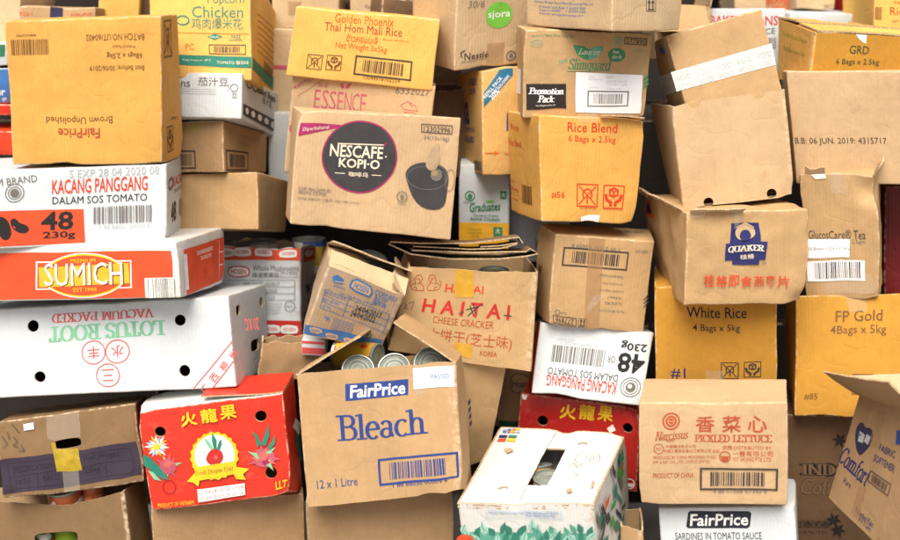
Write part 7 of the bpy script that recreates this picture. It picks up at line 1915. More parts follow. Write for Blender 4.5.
b.prints('logo', [
 ('L', 'front', [(-0.1425, 0.0799), (-0.14, 0.0906), (-0.1307, 0.0937), (-0.1235, 0.0838), (-0.126, 0.0732), (-0.1164, 0.0634), (-0.1142, 0.0532), (-0.1311, 0.0519), (-0.1413, 0.0537), (-0.148, 0.0611), (-0.1449, 0.0692), (-0.1376, 0.0697), (-0.1425, 0.0799)], 0.0018, 'redbrown'),
 ('L', 'front', [(-0.1382, 0.0828), (-0.1308, 0.0833), (-0.1291, 0.0756)], 0.0018, 'redbrown'),
 ('L', 'front', [(-0.1407, 0.0616), (-0.1328, 0.0596), (-0.1311, 0.0519)], 0.0018, 'redbrown'),
 ('L', 'front', [(-0.126, 0.0732), (-0.1328, 0.0701)], 0.0018, 'redbrown'),
 ('L', 'front', [(-0.148, 0.0611), (-0.1529, 0.0713), (-0.1492, 0.0768)], 0.0018, 'redbrown'),
 ('L', 'front', [(-0.0884, 0.0833), (-0.0955, 0.0932), (-0.106, 0.0951), (-0.1087, 0.0847), (-0.1016, 0.0748), (-0.1067, 0.0641), (-0.1045, 0.054), (-0.0876, 0.0553), (-0.0784, 0.0585), (-0.075, 0.0664), (-0.0814, 0.0736), (-0.0888, 0.0731), (-0.0884, 0.0833)], 0.0017, 'redbrown'),
 ('L', 'front', [(-0.0939, 0.0856), (-0.1013, 0.0851), (-0.0997, 0.0775)], 0.0018, 'redbrown'),
 ('L', 'front', [(-0.0823, 0.0659), (-0.0891, 0.0628), (-0.0876, 0.0553)], 0.0017, 'redbrown'),
 ('L', 'front', [(-0.1016, 0.0748), (-0.0937, 0.0728)], 0.0017, 'redbrown'),
 ('L', 'front', [(-0.075, 0.0664), (-0.0745, 0.0766), (-0.0805, 0.0813)], 0.0017, 'redbrown')])
b.prints('packing_tape', [
 ('P', 'front', [(-0.046, 0.1113), (0.0011, 0.1117), (0.0105, 0.0441), (-0.0358, 0.0416)], 'tape:yellow')])
b.prints('packing_tape', [
 ('P', 'front', [(-0.0204, -0.0657), (0.0241, -0.0671), (0.026, -0.0988), (-0.02, -0.0983)], 'tape:yellow')])
b.prints('handwriting', [
 ('L', 'front', [(-0.0194, 0.002), (-0.0083, 0.0081)], 0.0024, 'dk'),
 ('L', 'front', [(0.0038, 0.024), (0.0169, 0.0007)], 0.0024, 'dk'),
 ('L', 'front', [(-0.0043, 0.0134), (0.0234, 0.0233)], 0.0024, 'dk'),
 ('L', 'front', [(0.0027, -0.0007), (0.032, 0.0313)], 0.0024, 'dk'),
 ('L', 'front', [(0.0103, 0.0294), (0.0237, 0.0038)], 0.0024, 'dk')])
b.prints('handwriting', [
 ('L', 'front', [(0.0887, 0.0076), (0.1082, 0.0071)], 0.0024, 'dk')])
b.prints('handwriting', [
 ('L', 'front', [(-0.161, 0.0133), (-0.1626, -0.0003)], 0.0017, 'greyink'),
 ('L', 'front', [(-0.1546, 0.0166), (-0.1464, 0.0122), (-0.1516, 0.0036), (-0.1417, 0.002)], 0.0017, 'greyink'),
 ('L', 'front', [(-0.1429, 0.0178), (-0.1316, 0.0216), (-0.1341, 0.0002)], 0.0017, 'greyink')])
b.prints('handwriting', [
 ('L', 'front', [(-0.1599, -0.043), (-0.1503, -0.023), (-0.1406, -0.0351), (-0.1508, -0.0525)], 0.0017, 'greyink')])

# plain brown carton with vertical crease right behind the bleach carton
b = Carton('cardboard_box', 'plain brown carton with vertical crease right behind the bleach carton', 'box', (-0.0056, 0.2012, 0.378), (5.22, 2.84, 23.26), (0.1636, 0.2, 0.296),
           warp={0: (0.0062, -0.0075, -0.0145), 1: (-0.009, 0.0091, 0.0152), 2: (0.0079, -0.0069, -0.0102), 3: (-0.0052, 0.0055, 0.0097), 4: (0.0037, -0.0045, -0.0087), 5: (-0.0054, 0.0054, 0.0091), 6: (0.0047, -0.0041, -0.0061), 7: (-0.0031, 0.0033, 0.0058)}, group='cartons heaped in the pile', seed=33, crumple=0.003)
b.closed('kraft')

# brown carton with outlined black badge in the dark gap left of the dull red carton
b = Carton('cardboard_box', 'brown carton with outlined black badge in the dark gap left of the dull red carton', 'box', (0.1924, 0.4383, 0.3874), (0.77, 4.79, 10.01), (0.1712, 0.2, 0.2523),
           warp={0: (-0.0014, 0.0005, 0.001), 2: (-0.0001, 0.0006, 0.0026), 3: (0.0013, -0.0009, -0.0026), 4: (-0.0008, 0.0003, 0.0006), 6: (-0.0001, 0.0004, 0.0016), 7: (0.0008, -0.0005, -0.0015)}, group='cartons heaped in the pile', seed=34)
b.closed('brown')
b.prints('logo', [
 ('L', 'front', [(-0.0638, 0.0237), (-0.0539, 0.0322), (-0.0323, 0.0324), (-0.0121, 0.0215), (-0.0088, -0.009), (-0.0266, -0.0205), (-0.0512, -0.018), (-0.0618, -0.007), (-0.0638, 0.0237)], 0.0027, 'dk'),
 ('T', 'front', 'Hosen', -0.0321, 0.006, 0.0515, 0.0194, 'dk', 0, {'bold': 0.03})])
b.prints('printed_band', [
 ('P', 'front', [(-0.0856, -0.1005), (0.0828, -0.0993), (0.0855, -0.1245), (-0.0846, -0.1233)], 'dkgreen')])

# plain tan carton tilted left with wide strip of white tape across it
b = Carton('cardboard_box', 'plain tan carton tilted left with wide strip of white tape across it', 'box', (0.6771, 0.2191, 1.2114), (-9.22, -15.24, 5.17), (0.2294, 0.1738, 0.2449),
           warp={0: (0.0013, 0.0002, 0.0023), 2: (0.0, -0.0001, -0.0017), 3: (-0.0013, -0.0001, -0.0014), 7: (0.0005, 0.0003, 0.0035), 4: (-0.0006, -0.0003, -0.0037), 6: (0.0, -0.0001, -0.001)}, group='cartons heaped in the pile', seed=35, amp=0.002)
b.closed('kraft')
b.prints('packing_tape', [
 ('P', 'front', [(-0.1269, 0.0369), (0.118, 0.0391), (0.1149, -0.0121), (-0.1267, -0.0109)], 'tape:bubbled')])
b.prints('packing_tape', [
 ('P', 'left', [(-0.1103, 0.038), (0.0289, 0.037), (0.0321, -0.0099), (-0.0993, -0.0098)], 'tape:bubbled')])
b.prints('tape_lettering', [
 ('T', 'front', 'VOID', -0.101, 0.0162, 0.0352, 0.0132, 'palegrey', 0, {})])
b.prints('tape_lettering', [
 ('T', 'front', 'VOID', -0.0522, 0.0164, 0.0352, 0.0132, 'palegrey', 0, {})])
b.prints('tape_lettering', [
 ('T', 'front', 'VOID', -0.0033, 0.0167, 0.0353, 0.0132, 'palegrey', 0, {})])
b.prints('tape_lettering', [
 ('T', 'front', 'VOID', 0.0456, 0.017, 0.0353, 0.0131, 'palegrey', 0, {})])
b.prints('tape_lettering', [
 ('T', 'front', 'VOID', 0.0945, 0.0173, 0.0353, 0.0131, 'palegrey', 0, {})])
b.prints('tape_lettering', [
 ('T', 'front', 'VOID', -0.1018, -0.0044, 0.0352, 0.0132, 'palegrey', 0, {})])
b.prints('tape_lettering', [
 ('T', 'front', 'VOID', -0.0529, -0.0041, 0.0353, 0.0132, 'palegrey', 0, {})])
b.prints('tape_lettering', [
 ('T', 'front', 'VOID', -0.004, -0.0038, 0.0353, 0.0132, 'palegrey', 0, {})])
b.prints('tape_lettering', [
 ('T', 'front', 'VOID', 0.045, -0.0035, 0.0353, 0.0132, 'palegrey', 0, {})])
b.prints('tape_lettering', [
 ('T', 'front', 'VOID', 0.094, -0.0032, 0.0354, 0.0131, 'palegrey', 0, {})])
b.prints('logo', [
 ('P', 'left', [(-0.003, 0.1058), (0.032, 0.098), (0.0383, 0.0852), (-0.0073, 0.0841), (-0.0168, 0.0947)], 'sky')])

# plain tan open carton tilted left with half-round rim notches, holding the white-taped carton
b = Carton('cardboard_box', 'plain tan open carton tilted left with half-round rim notches, holding the white-taped carton', 'box', (0.6812, 0.2122, 1.0338), (-5.51, -8.66, -0.08), (0.2635, 0.2494, 0.2481),
           warp={0: (-0.0015, 0.0008, 0.0067), 1: (-0.0022, -0.0006, -0.0041), 2: (0.0022, -0.0002, -0.0024), 3: (0.002, -0.0, -0.0007), 7: (-0.013, 0.0, 0.0038), 4: (0.0126, 0.0, -0.0032), 5: (-0.0013, -0.0004, -0.0025), 6: (0.0013, -0.0001, -0.0014)}, group='cartons heaped in the pile', seed=36, amp=0.002)
b.open('pink', rim={'front': [('notch', -0.0773, 0.0143), ('notch', 0.0712, 0.0142)]}, holes=[('front', -0.071, -0.1162, 0.0117, 0.0117), ('front', 0.0775, -0.1123, 0.0116, 0.0116)])

# crumpled tan oats carton with navy emblem and red Chinese characters
b = Carton('cardboard_box', 'crumpled tan oats carton with navy emblem and red Chinese characters', 'box', (0.6667, 0.1588, 0.8141), (-3.17, -1.65, 5.53), (0.285, 0.3311, 0.222),
           warp={0: (-0.0023, 0.0015, 0.0073), 1: (-0.0034, -0.0002, -0.0027), 2: (0.0033, -0.0012, -0.0053), 3: (0.0033, -0.0004, -0.0004), 7: (-0.021, 0.0031, 0.0072), 4: (0.02, -0.0028, -0.006), 5: (-0.0021, -0.0001, -0.0016), 6: (0.002, -0.0007, -0.0032)}, group='cartons heaped in the pile', seed=37, amp=0.005, crumple=0.008)
b.closed('kraft')
b.flap('front', 0.022, 62, a=0.02, b=0.45, col='pale', lift=-0.002, jag=0.006)
b.flap('left', 0.03, 55, a=0.1, b=0.9, col='pale', jag=0.012)
b.prints('logo', [
 ('R', 'front', -0.0059, 0.0575, 0.0703, 0.0473, 'navy', 0),
 ('R', 'front', -0.0029, 0.0136, 0.0964, 0.0404, 'navy', 0),
 ('R', 'front', -0.0019, -0.0114, 0.0636, 0.0107, 'navy', 0),
 ('C', 'front', -0.0059, 0.0575, 0.0246, 0.0201, 'ltkraft'),
 ('C', 'front', -0.0056, 0.0492, 0.0141, 0.013, 'navy'),
 ('L', 'front', [(-0.0295, 0.0688), (-0.0067, 0.08), (0.0162, 0.0676)], 0.0038, 'ltkraft'),
 ('T', 'front', 'QUAKER', -0.003, 0.0183, 0.0847, 0.0166, 'cream', 0, {'serif': True, 'thick': 0.22, 'thin': 0.09}),
 ('T', 'front', '桂格', -0.0012, 0.0005, 0.0306, 0.0105, 'cream', 0, {'bold': 0.02}),
 ('T', 'front', 'TM', 0.0406, -0.0136, 0.0095, 0.0057, 'navy', 0, {})])
b.prints('lettering', [
 ('T', 'front', '桂', -0.086, -0.0535, 0.0247, 0.0265, 'redorange', 0, {'bold': 0.012}),
 ('T', 'front', '格', -0.0573, -0.0541, 0.0247, 0.0264, 'redorange', 0, {'bold': 0.012}),
 ('T', 'front', '即', -0.0285, -0.0546, 0.0248, 0.0264, 'redorange', 0, {'bold': 0.012}),
 ('T', 'front', '食', 0.0004, -0.0552, 0.0248, 0.0263, 'redorange', 0, {'bold': 0.012}),
 ('T', 'front', '燕', 0.0293, -0.0558, 0.0249, 0.0263, 'redorange', 0, {'bold': 0.012}),
 ('T', 'front', '麥', 0.0583, -0.0564, 0.0249, 0.0263, 'redorange', 0, {'bold': 0.012}),
 ('T', 'front', '片', 0.0873, -0.0569, 0.025, 0.0262, 'redorange', 0, {'bold': 0.012})])
b.prints('side_print', [
 ('P', 'left', [(-0.1491, 0.0986), (-0.0938, 0.0984), (-0.0875, 0.0607), (-0.1553, 0.0616)], 'orange_ink'),
 ('P', 'left', [(-0.1362, 0.093), (-0.1046, 0.0922), (-0.1002, 0.0687), (-0.1319, 0.0718)], 'navy')])
b.prints('packing_tape', [
 ('P', 'front', [(-0.0346, 0.1137), (-0.0159, 0.1144), (-0.0237, 0.0698), (-0.0352, 0.0654)], 'tape:clear')])
b.prints('packing_tape', [
 ('P', 'front', [(-0.139, 0.1109), (-0.0973, 0.112), (-0.1039, 0.1004), (-0.1341, 0.0989)], 'tape:clear')])

# tall worn kraft tea carton with white barcode sticker and torn clear tape
b = Carton('cardboard_box', 'tall worn kraft tea carton with white barcode sticker and torn clear tape', 'box', (0.9886, 0.2407, 0.796), (0.71, -5.34, -20.24), (0.1737, 0.2, 0.3095),
           warp={0: (0.0019, 0.0008, 0.0002), 2: (-0.0002, -0.0008, -0.0034), 3: (-0.0019, 0.0001, 0.0037), 4: (0.0011, 0.0005, 0.0001), 6: (-0.0001, -0.0005, -0.002), 7: (-0.0011, 0.0001, 0.0022)}, group='cartons heaped in the pile', seed=38, crumple=0.005, dents=[((0.085, -0.1, 0.28), 0.06, (-0.008, 0.02, -0.012))])
b.closed('kraft')
b.flap('front', 0.016, 25, a=0.08, b=0.34, col='pale', jag=0.012)
b.flap('right', 0.03, 30, a=0.0, b=0.6, col='kraft', jag=0.014)
b.prints('lettering', [
 ('T', 'front', 'GlucosCare® Tea', -0.0104, 0.0099, 0.1314, 0.0221, 'dk', 0, {}),
 ('T', 'front', ': 2.5gm', 0.0357, -0.0083, 0.0366, 0.0123, 'greyink', 0, {})])
b.prints('sticker', [
 ('R', 'front', -0.0295, -0.025, 0.0977, 0.0468, 'tape:paper', 0),
 ('T', 'front', "10 Boxes x (24's + 24's)", -0.0272, -0.0263, 0.0977, 0.0108, 'greyink', 0, {})])
b.prints('barcode_sheet', [
 ('R', 'front', -0.0129, -0.0812, 0.1355, 0.0522, 'tape:paper', 0),
 ('B', 'front', -0.0082, -0.08, 0.1073, 0.0422, 'charcoal', 0, False)])
b.prints('packing_tape', [
 ('P', 'front', [(-0.0206, 0.1548), (0.0178, 0.1548), (0.0207, 0.1016), (0.0028, 0.1089), (-0.0156, 0.1041)], 'tape:clear'),
 ('P', 'front', [(-0.0594, 0.1524), (-0.0274, 0.1548), (-0.0256, 0.1427), (-0.0508, 0.1403)], 'tape:torn')])
b.prints('packing_tape', [
 ('P', 'front', [(-0.0399, -0.1148), (-0.0271, -0.085), (0.0153, -0.0726), (0.0566, -0.0826), (0.079, -0.1076), (0.0782, -0.1401), (-0.0385, -0.1373)], 'tape:clear')])

# large plain brown carton with dotted black date line near its lower edge
b = Carton('cardboard_box', 'large plain brown carton with dotted black date line near its lower edge', 'box', (1.0505, 0.3655, 1.0651), (-1.94, -3.85, -10.11), (0.3699, 0.349, 0.2724),
           warp={0: (0.0115, 0.0036, 0.0077), 1: (0.0138, 0.001, -0.0089), 2: (-0.0129, -0.0043, -0.0097), 3: (-0.0107, -0.0003, 0.0092), 7: (-0.001, 0.0004, 0.0032), 4: (0.0069, 0.0022, 0.0046), 5: (0.0083, 0.0006, -0.0054), 6: (-0.0078, -0.0026, -0.0058)}, group='cartons heaped in the pile', seed=39, amp=0.002)
b.closed('pink')
b.prints('lettering', [
 ('T', 'front', 'B.B: 06 JUN. 2019: 4315717', -0.0743, -0.0324, 0.2108, 0.0193, 'dk', 0, {'bold': 0.0})])

# amber rice carton with dark green lettering and loosely closed lid flaps, upper right
b = Carton('cardboard_box', 'amber rice carton with dark green lettering and loosely closed lid flaps, upper right', 'box', (0.9972, 0.3791, 1.3076), (2.95, 1.41, 7.58), (0.2885, 0.2142, 0.1271),
           warp={0: (-0.0003, 0.0006, 0.002), 1: (0.0048, 0.0011, 0.0061), 2: (-0.0048, -0.002, -0.0093), 3: (0.0003, -0.0005, -0.0018), 7: (-0.0043, 0.0044, 0.0132), 4: (0.0045, -0.0034, -0.0099), 5: (0.0029, 0.0006, 0.0037), 6: (-0.0029, -0.0012, -0.0056)}, group='cartons heaped in the pile', seed=40)
b.open('amber', cols={'left': 'orange'})
b.flap('left', 0.1, -86, col='orange', inner='pale')
b.flap('back', 0.11, -86, col='orange', inner='pale', lift=0.004)
b.flap('front', 0.1, -88, col='yellow', lift=0.006, bend=-2, b=0.98, a=0.02)
b.flap('right', 0.1, -86, col='orange')
b.prints('lettering', [
 ('T', 'front', 'GRD', -0.0231, 0.0246, 0.0501, 0.0205, 'dkgreen', 0, {})])
b.prints('lettering', [
 ('T', 'front', '6 Bags x 2.5kg', -0.0251, -0.0077, 0.1098, 0.0193, 'dkgreen', 0, {})])
b.prints('lettering', [
 ('T', 'left', 'Golden Royal Dragon', -0.0006, 0.0359, 0.1447, 0.0136, 'olive', 0, {})])
b.prints('lettering', [
 ('T', 'left', 'Thai White Fragrant Rice', -0.0011, 0.004, 0.1334, 0.0137, 'olive', 0, {})])
b.prints('packing_tape', [
 ('P', 'front', [(-0.036, 0.0638), (-0.0073, 0.0626), (-0.0079, 0.0407), (-0.0186, 0.0454), (-0.0299, 0.0551)], 'tape:torn')])

# amber white rice carton with dark purple lettering, directly under the crumpled oats carton
b = Carton('cardboard_box', 'amber white rice carton with dark purple lettering, directly under the crumpled oats carton', 'box', (0.6639, 0.197, 0.5622), (-0.06, -2.65, -9.84), (0.2874, 0.24, 0.2789),
           warp={0: (0.001, -0.0002, -0.0017), 1: (0.0004, 0.0004, 0.0016), 2: (-0.0004, -0.0007, -0.0028), 3: (-0.001, 0.0005, 0.003), 4: (0.0006, -0.0001, -0.001), 5: (0.0002, 0.0003, 0.001), 6: (-0.0002, -0.0004, -0.0017), 7: (-0.0006, 0.0003, 0.0018)}, group='cartons heaped in the pile', seed=41, amp=0.004)
b.closed('amber')
b.prints('lettering', [
 ('T', 'front', 'White Rice', 0.0024, 0.0787, 0.1421, 0.0271, 'dkpurple', 0, {'bold': 0.015})])
b.prints('lettering', [
 ('T', 'front', '4 Bags x 5kg', 0.0008, 0.0396, 0.1122, 0.021, 'dkpurple', 0, {'bold': 0.005})])
b.prints('lettering', [
 ('T', 'front', '#1', -0.0899, -0.0741, 0.0358, 0.0275, 'navy', 0, {'bold': 0.01})])
b.prints('symbol', [
 ('I', 'front', 0.034, -0.0647, 0.04, 'dk', 'nohook'),
 ('I', 'front', 0.0867, -0.0622, 0.0374, 'dk', 'hands')])
b.prints('packing_tape', [
 ('R', 'front', -0.0021, -0.0775, 0.0425, 0.0252, 'tape:clear', 0)])

# amber gold rice carton with brown lettering and number 85, at the right edge
b = Carton('cardboard_box', 'amber gold rice carton with brown lettering and number 85, at the right edge', 'box', (1.0045, 0.1734, 0.4942), (-15.48, -3.07, -9.37), (0.2846, 0.2385, 0.2922),
           warp={0: (-0.0043, -0.0008, 0.0014), 1: (-0.0037, -0.0006, 0.0002), 2: (0.0037, 0.0004, 0.005), 3: (0.004, 0.0007, -0.0001), 7: (-0.0034, -0.0003, -0.0058), 4: (0.0037, 0.0007, -0.0019), 5: (-0.0022, -0.0004, 0.0001), 6: (0.0022, 0.0002, 0.003)}, group='cartons heaped in the pile', seed=42, amp=0.004)
b.closed('amber')
b.prints('lettering', [
 ('T', 'front', 'FP Gold', 0.0037, 0.0948, 0.1094, 0.0277, 'brown_ink', 0, {'bold': 0.015}),
 ('T', 'front', '4Bags x 5kg', 0.0027, 0.0588, 0.1303, 0.0264, 'brown_ink', 0, {'bold': 0.005})])
b.prints('lettering', [
 ('T', 'front', '#85', -0.1044, -0.0992, 0.0317, 0.017, 'brown_ink', 0, {'bold': 0.005})])
b.prints('symbol', [
 ('I', 'front', 0.0136, -0.0684, 0.0463, 'brown_ink', 'nohook')])
b.prints('symbol', [
 ('I', 'front', 0.0851, -0.0709, 0.0459, 'brown_ink', 'hands')])
b.prints('packing_tape', [
 ('P', 'front', [(-0.0269, 0.1391), (0.0221, 0.1401), (0.0223, 0.104), (-0.0197, 0.105)], 'tape:clear')])
b.prints('barcode', [
 ('B', 'left', -0.056, -0.104, 0.1591, 0.0363, 'brown_ink', 0, False)])

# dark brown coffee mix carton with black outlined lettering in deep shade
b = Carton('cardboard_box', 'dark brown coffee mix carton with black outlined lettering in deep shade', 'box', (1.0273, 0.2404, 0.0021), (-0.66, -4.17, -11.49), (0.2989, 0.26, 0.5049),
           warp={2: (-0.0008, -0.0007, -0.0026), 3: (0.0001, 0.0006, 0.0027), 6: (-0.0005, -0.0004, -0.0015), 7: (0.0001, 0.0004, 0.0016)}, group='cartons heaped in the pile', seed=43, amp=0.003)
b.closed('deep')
b.prints('lettering', [
 ('T', 'front', 'INDOCAFE', 0.022, 0.1093, 0.248, 0.0369, 'black', 0, {'serif': True, 'thick': 0.34, 'thin': 0.2}),
 ('T', 'front', 'INDOCAFE', 0.022, 0.1093, 0.2409, 0.03, 'deepprint', 0, {'serif': True, 'thick': 0.17, 'thin': 0.05, 'up': 1}),
 ('T', 'front', 'Coffeemix', -0.0094, 0.0637, 0.1825, 0.045, 'black', 0, {'bold': 0.02, 'shear': 0.22}),
 ('T', 'front', 'Coffeemix', -0.0094, 0.0637, 0.1801, 0.0429, 'deepprint', 0, {'bold': -0.006, 'shear': 0.22, 'up': 1})])
b.prints('lettering', [
 ('T', 'front', '1 x 20 Pcs / 5 Ds', -0.0735, -0.0582, 0.0732, 0.0081, 'black', 0, {})])
b.prints('printed_art', [
 ('P', 'front', [(-0.0037, 0.1874), (0.0056, 0.1899), (0.015, 0.1842), (0.0043, 0.1819)], 'black'),
 ('P', 'front', [(-0.0037, 0.1874), (0.0027, 0.1799), (0.0027, 0.1679), (-0.0043, 0.177)], 'black'),
 ('P', 'front', [(-0.0037, 0.1874), (-0.0066, 0.1774), (-0.0161, 0.1712), (-0.0122, 0.1825)], 'black'),
 ('P', 'front', [(-0.0037, 0.1874), (-0.013, 0.1849), (-0.0225, 0.1907), (-0.0117, 0.1929)], 'black'),
 ('P', 'front', [(-0.0037, 0.1874), (-0.0101, 0.1949), (-0.0101, 0.2069), (-0.0031, 0.1978)], 'black'),
 ('P', 'front', [(-0.0037, 0.1874), (-0.0008, 0.1974), (0.0086, 0.2036), (0.0048, 0.1923)], 'black')])
b.prints('printed_art', [
 ('P', 'front', [(-0.0197, -0.0245), (-0.0103, -0.0218), (-0.0007, -0.0277), (-0.0117, -0.0301)], 'black'),
 ('P', 'front', [(-0.0197, -0.0245), (-0.0132, -0.0322), (-0.0133, -0.0445), (-0.0203, -0.0352)], 'black'),
 ('P', 'front', [(-0.0197, -0.0245), (-0.0227, -0.0348), (-0.0323, -0.0413), (-0.0284, -0.0296)], 'black'),
 ('P', 'front', [(-0.0197, -0.0245), (-0.0292, -0.0271), (-0.0388, -0.0213), (-0.0278, -0.0189)], 'black'),
 ('P', 'front', [(-0.0197, -0.0245), (-0.0263, -0.0168), (-0.0262, -0.0045), (-0.0192, -0.0138)], 'black'),
 ('P', 'front', [(-0.0197, -0.0245), (-0.0168, -0.0142), (-0.0072, -0.0078), (-0.0111, -0.0194)], 'black'),
 ('P', 'front', [(-0.0103, -0.0511), (-0.0008, -0.0484), (0.0087, -0.0543), (-0.0022, -0.0567)], 'black'),
 ('P', 'front', [(-0.0103, -0.0511), (-0.0037, -0.0588), (-0.0038, -0.0712), (-0.0108, -0.0619)], 'black'),
 ('P', 'front', [(-0.0103, -0.0511), (-0.0132, -0.0615), (-0.0229, -0.0679), (-0.0189, -0.0562)], 'black'),
 ('P', 'front', [(-0.0103, -0.0511), (-0.0197, -0.0537), (-0.0293, -0.0479), (-0.0184, -0.0455)], 'black'),
 ('P', 'front', [(-0.0103, -0.0511), (-0.0168, -0.0434), (-0.0167, -0.0311), (-0.0097, -0.0403)], 'black'),
 ('P', 'front', [(-0.0103, -0.0511), (-0.0074, -0.0407), (0.0023, -0.0343), (-0.0016, -0.046)], 'black')])
b.prints('symbol', [
 ('I', 'front', -0.1026, -0.0374, 0.0183, 'black', 'arrows'),
 ('I', 'front', -0.0818, -0.0368, 0.0183, 'black', 'hands'),
 ('I', 'front', -0.0611, -0.0363, 0.0182, 'black', 'nohook'),
 ('I', 'front', -0.0404, -0.0358, 0.0182, 'black', 'hands')])

# leaning kraft fabric softener carton with blue script and a wide raised flap
b = Carton('cardboard_box', 'leaning kraft fabric softener carton with blue script and a wide raised flap', 'box', (1.0008, -0.2441, 0.3646), (-7.2, 1.51, -74.26), (0.2746, 0.2, 0.293),
           warp={0: (-0.0072, -0.0059, 0.0231), 1: (0.0061, 0.0048, -0.0198), 2: (-0.0062, -0.0067, 0.0177), 3: (0.0073, 0.0082, -0.0207), 4: (-0.0043, -0.0035, 0.0138), 5: (0.0036, 0.0029, -0.0119), 6: (-0.0037, -0.004, 0.0106), 7: (0.0044, 0.0049, -0.0124)}, group='cartons heaped in the pile', seed=44, amp=0.003)
b.open('brown')
b.flap('front', 0.11, 62, col='brown', inner='pale', bend=-12, skew=-0.12)
b.flap('back', 0.08, -20, col='kraft', inner='pale')
b.flap('left', 0.08, 60, col='kraft', inner='pale')
b.prints('logo', [
 ('P', 'front', [(-0.11, 0.061), (-0.1096, 0.0673), (-0.1083, 0.0727), (-0.1061, 0.0772), (-0.1031, 0.0808), (-0.0991, 0.0835), (-0.0953, 0.0847), (-0.0917, 0.0845), (-0.0883, 0.083), (-0.0851, 0.0801), (-0.0814, 0.0784), (-0.0772, 0.0778), (-0.0725, 0.0784), (-0.0672, 0.0802), (-0.0623, 0.0808), (-0.0577, 0.0804), (-0.0534, 0.079), (-0.0495, 0.0765), (-0.0467, 0.0729), (-0.0449, 0.0683), (-0.0441, 0.0625), (-0.0444, 0.0556), (-0.0457, 0.0488), (-0.0479, 0.042), (-0.0511, 0.0353), (-0.0553, 0.0286), (-0.0591, 0.0227), (-0.0626, 0.0177), (-0.0656, 0.0137), (-0.0683, 0.0106), (-0.0716, 0.009), (-0.0754, 0.0089), (-0.0799, 0.0103), (-0.0851, 0.0134), (-0.09, 0.0177), (-0.0947, 0.0233), (-0.0993, 0.0304), (-0.1038, 0.0387), (-0.107, 0.0466), (-0.1091, 0.0541)], 'violet'),
 ('P', 'front', [(-0.0951, 0.0627), (-0.074, 0.0598), (-0.0736, 0.0392), (-0.0925, 0.0369)], 'palegrey'),
 ('P', 'front', [(-0.0679, 0.0646), (-0.0515, 0.0627), (-0.0549, 0.0414), (-0.072, 0.045)], 'palegrey'),
 ('T', 'front', 'Comfort', -0.0785, -0.0233, 0.1125, 0.0512, 'navy', -6, {'serif': True, 'thick': 0.14, 'thin': 0.09, 'shear': 0.3})])
b.prints('lettering', [
 ('T', 'front', 'FABRIC', 0.0154, 0.0516, 0.058, 0.0155, 'navy', 0, {'bold': 0.015})])
b.prints('lettering', [
 ('T', 'front', 'SOFTENER', 0.014, 0.0238, 0.0748, 0.0156, 'navy', 0, {'bold': 0.015})])
b.prints('lettering', [
 ('T', 'front', 'Pure', -0.0879, -0.074, 0.0266, 0.0157, 'navy', 0, {})])
b.prints('lettering', [
 ('T', 'front', 'Pelembut Kain', -0.0092, -0.1158, 0.0638, 0.0141, 'navy', 0, {'bold': 0.01}),
 ('T', 'front', '4 X 3 Litre', -0.003, -0.1288, 0.0417, 0.0117, 'navy', 0, {'bold': 0.01})])
b.prints('barcode', [
 ('B', 'front', 0.0118, -0.0219, 0.0737, 0.0248, 'dk', 0, True)])
b.prints('packing_tape', [
 ('P', 'front', [(-0.0541, 0.1293), (-0.0192, 0.1304), (-0.018, 0.0454), (-0.0482, 0.0439)], 'tape:kraft')])
b.prints('packing_tape', [
 ('P', 'front', [(-0.0485, -0.0569), (-0.0243, -0.0515), (-0.0221, -0.1313), (-0.0518, -0.1306)], 'tape:kraft')])
b.prints('packing_tape', [
 ('P', 'front', [(0.0328, 0.1026), (0.0538, 0.106), (0.0596, 0.0779), (0.0391, 0.0738)], 'blue')])

# white and yellow animal cracker carton with green printing, deep in the central gap
b = Carton('cardboard_box', 'white and yellow animal cracker carton with green printing, deep in the central gap', 'box', (0.0942, 0.4751, 0.8598), (0.17, 0.09, -4.42), (0.132, 0.15, 0.2308),
           warp={0: (0.001, -0.0002, -0.0012), 2: (-0.0001, -0.0007, -0.0029), 3: (-0.001, 0.0006, 0.003), 4: (0.0006, -0.0001, -0.0007), 6: (-0.0, -0.0004, -0.0018), 7: (-0.0006, 0.0004, 0.0018)}, group='cartons heaped in the pile', seed=45, amp=0.001)
b.closed('white')
b.prints('printed_band', [
 ('P', 'front', [(-0.0648, -0.038), (0.0647, -0.036), (0.0647, -0.1088), (-0.0649, -0.1101)], 'gold')])
b.prints('logo', [
 ('O', 'front', -0.0366, 0.0319, 0.0119, 0.012, 0.0031, 'green'),
 ('C', 'front', -0.0366, 0.0306, 0.0062, 0.0073, 'green'),
 ('T', 'front', 'Gerber', -0.0366, 0.0155, 0.0338, 0.0068, 'green', 0, {}),
 ('T', 'front', 'Graduates', 0.0024, 0.0046, 0.0806, 0.0237, 'green', 5, {'bold': 0.05, 'shear': 0.2}),
 ('P', 'front', [(0.0023, 0.0204), (0.0205, 0.0237), (0.0283, 0.0187), (0.0101, 0.0141)], 'lime'),
 ('R', 'front', 0.0501, 0.0381, 0.0168, 0.0212, 'green', 0),
 ('T', 'front', '大', 0.0501, 0.0381, 0.0114, 0.0132, 'white', 0, {'bold': 0.03})])
b.prints('logo', [
 ('R', 'front', 0.0367, -0.0608, 0.0236, 0.0267, 'green', 0),
 ('T', 'front', '大', 0.0367, -0.0581, 0.0131, 0.015, 'white', 0, {'bold': 0.03})])
b.prints('lettering', [
 ('T', 'front', 'Cinnamon Graham', 0.0051, -0.0172, 0.0652, 0.0074, 'green', 0, {'bold': 0.01}),
 ('T', 'front', 'Animal Crackers', 0.0025, -0.0265, 0.0783, 0.0095, 'green', 0, {'bold': 0.03})])
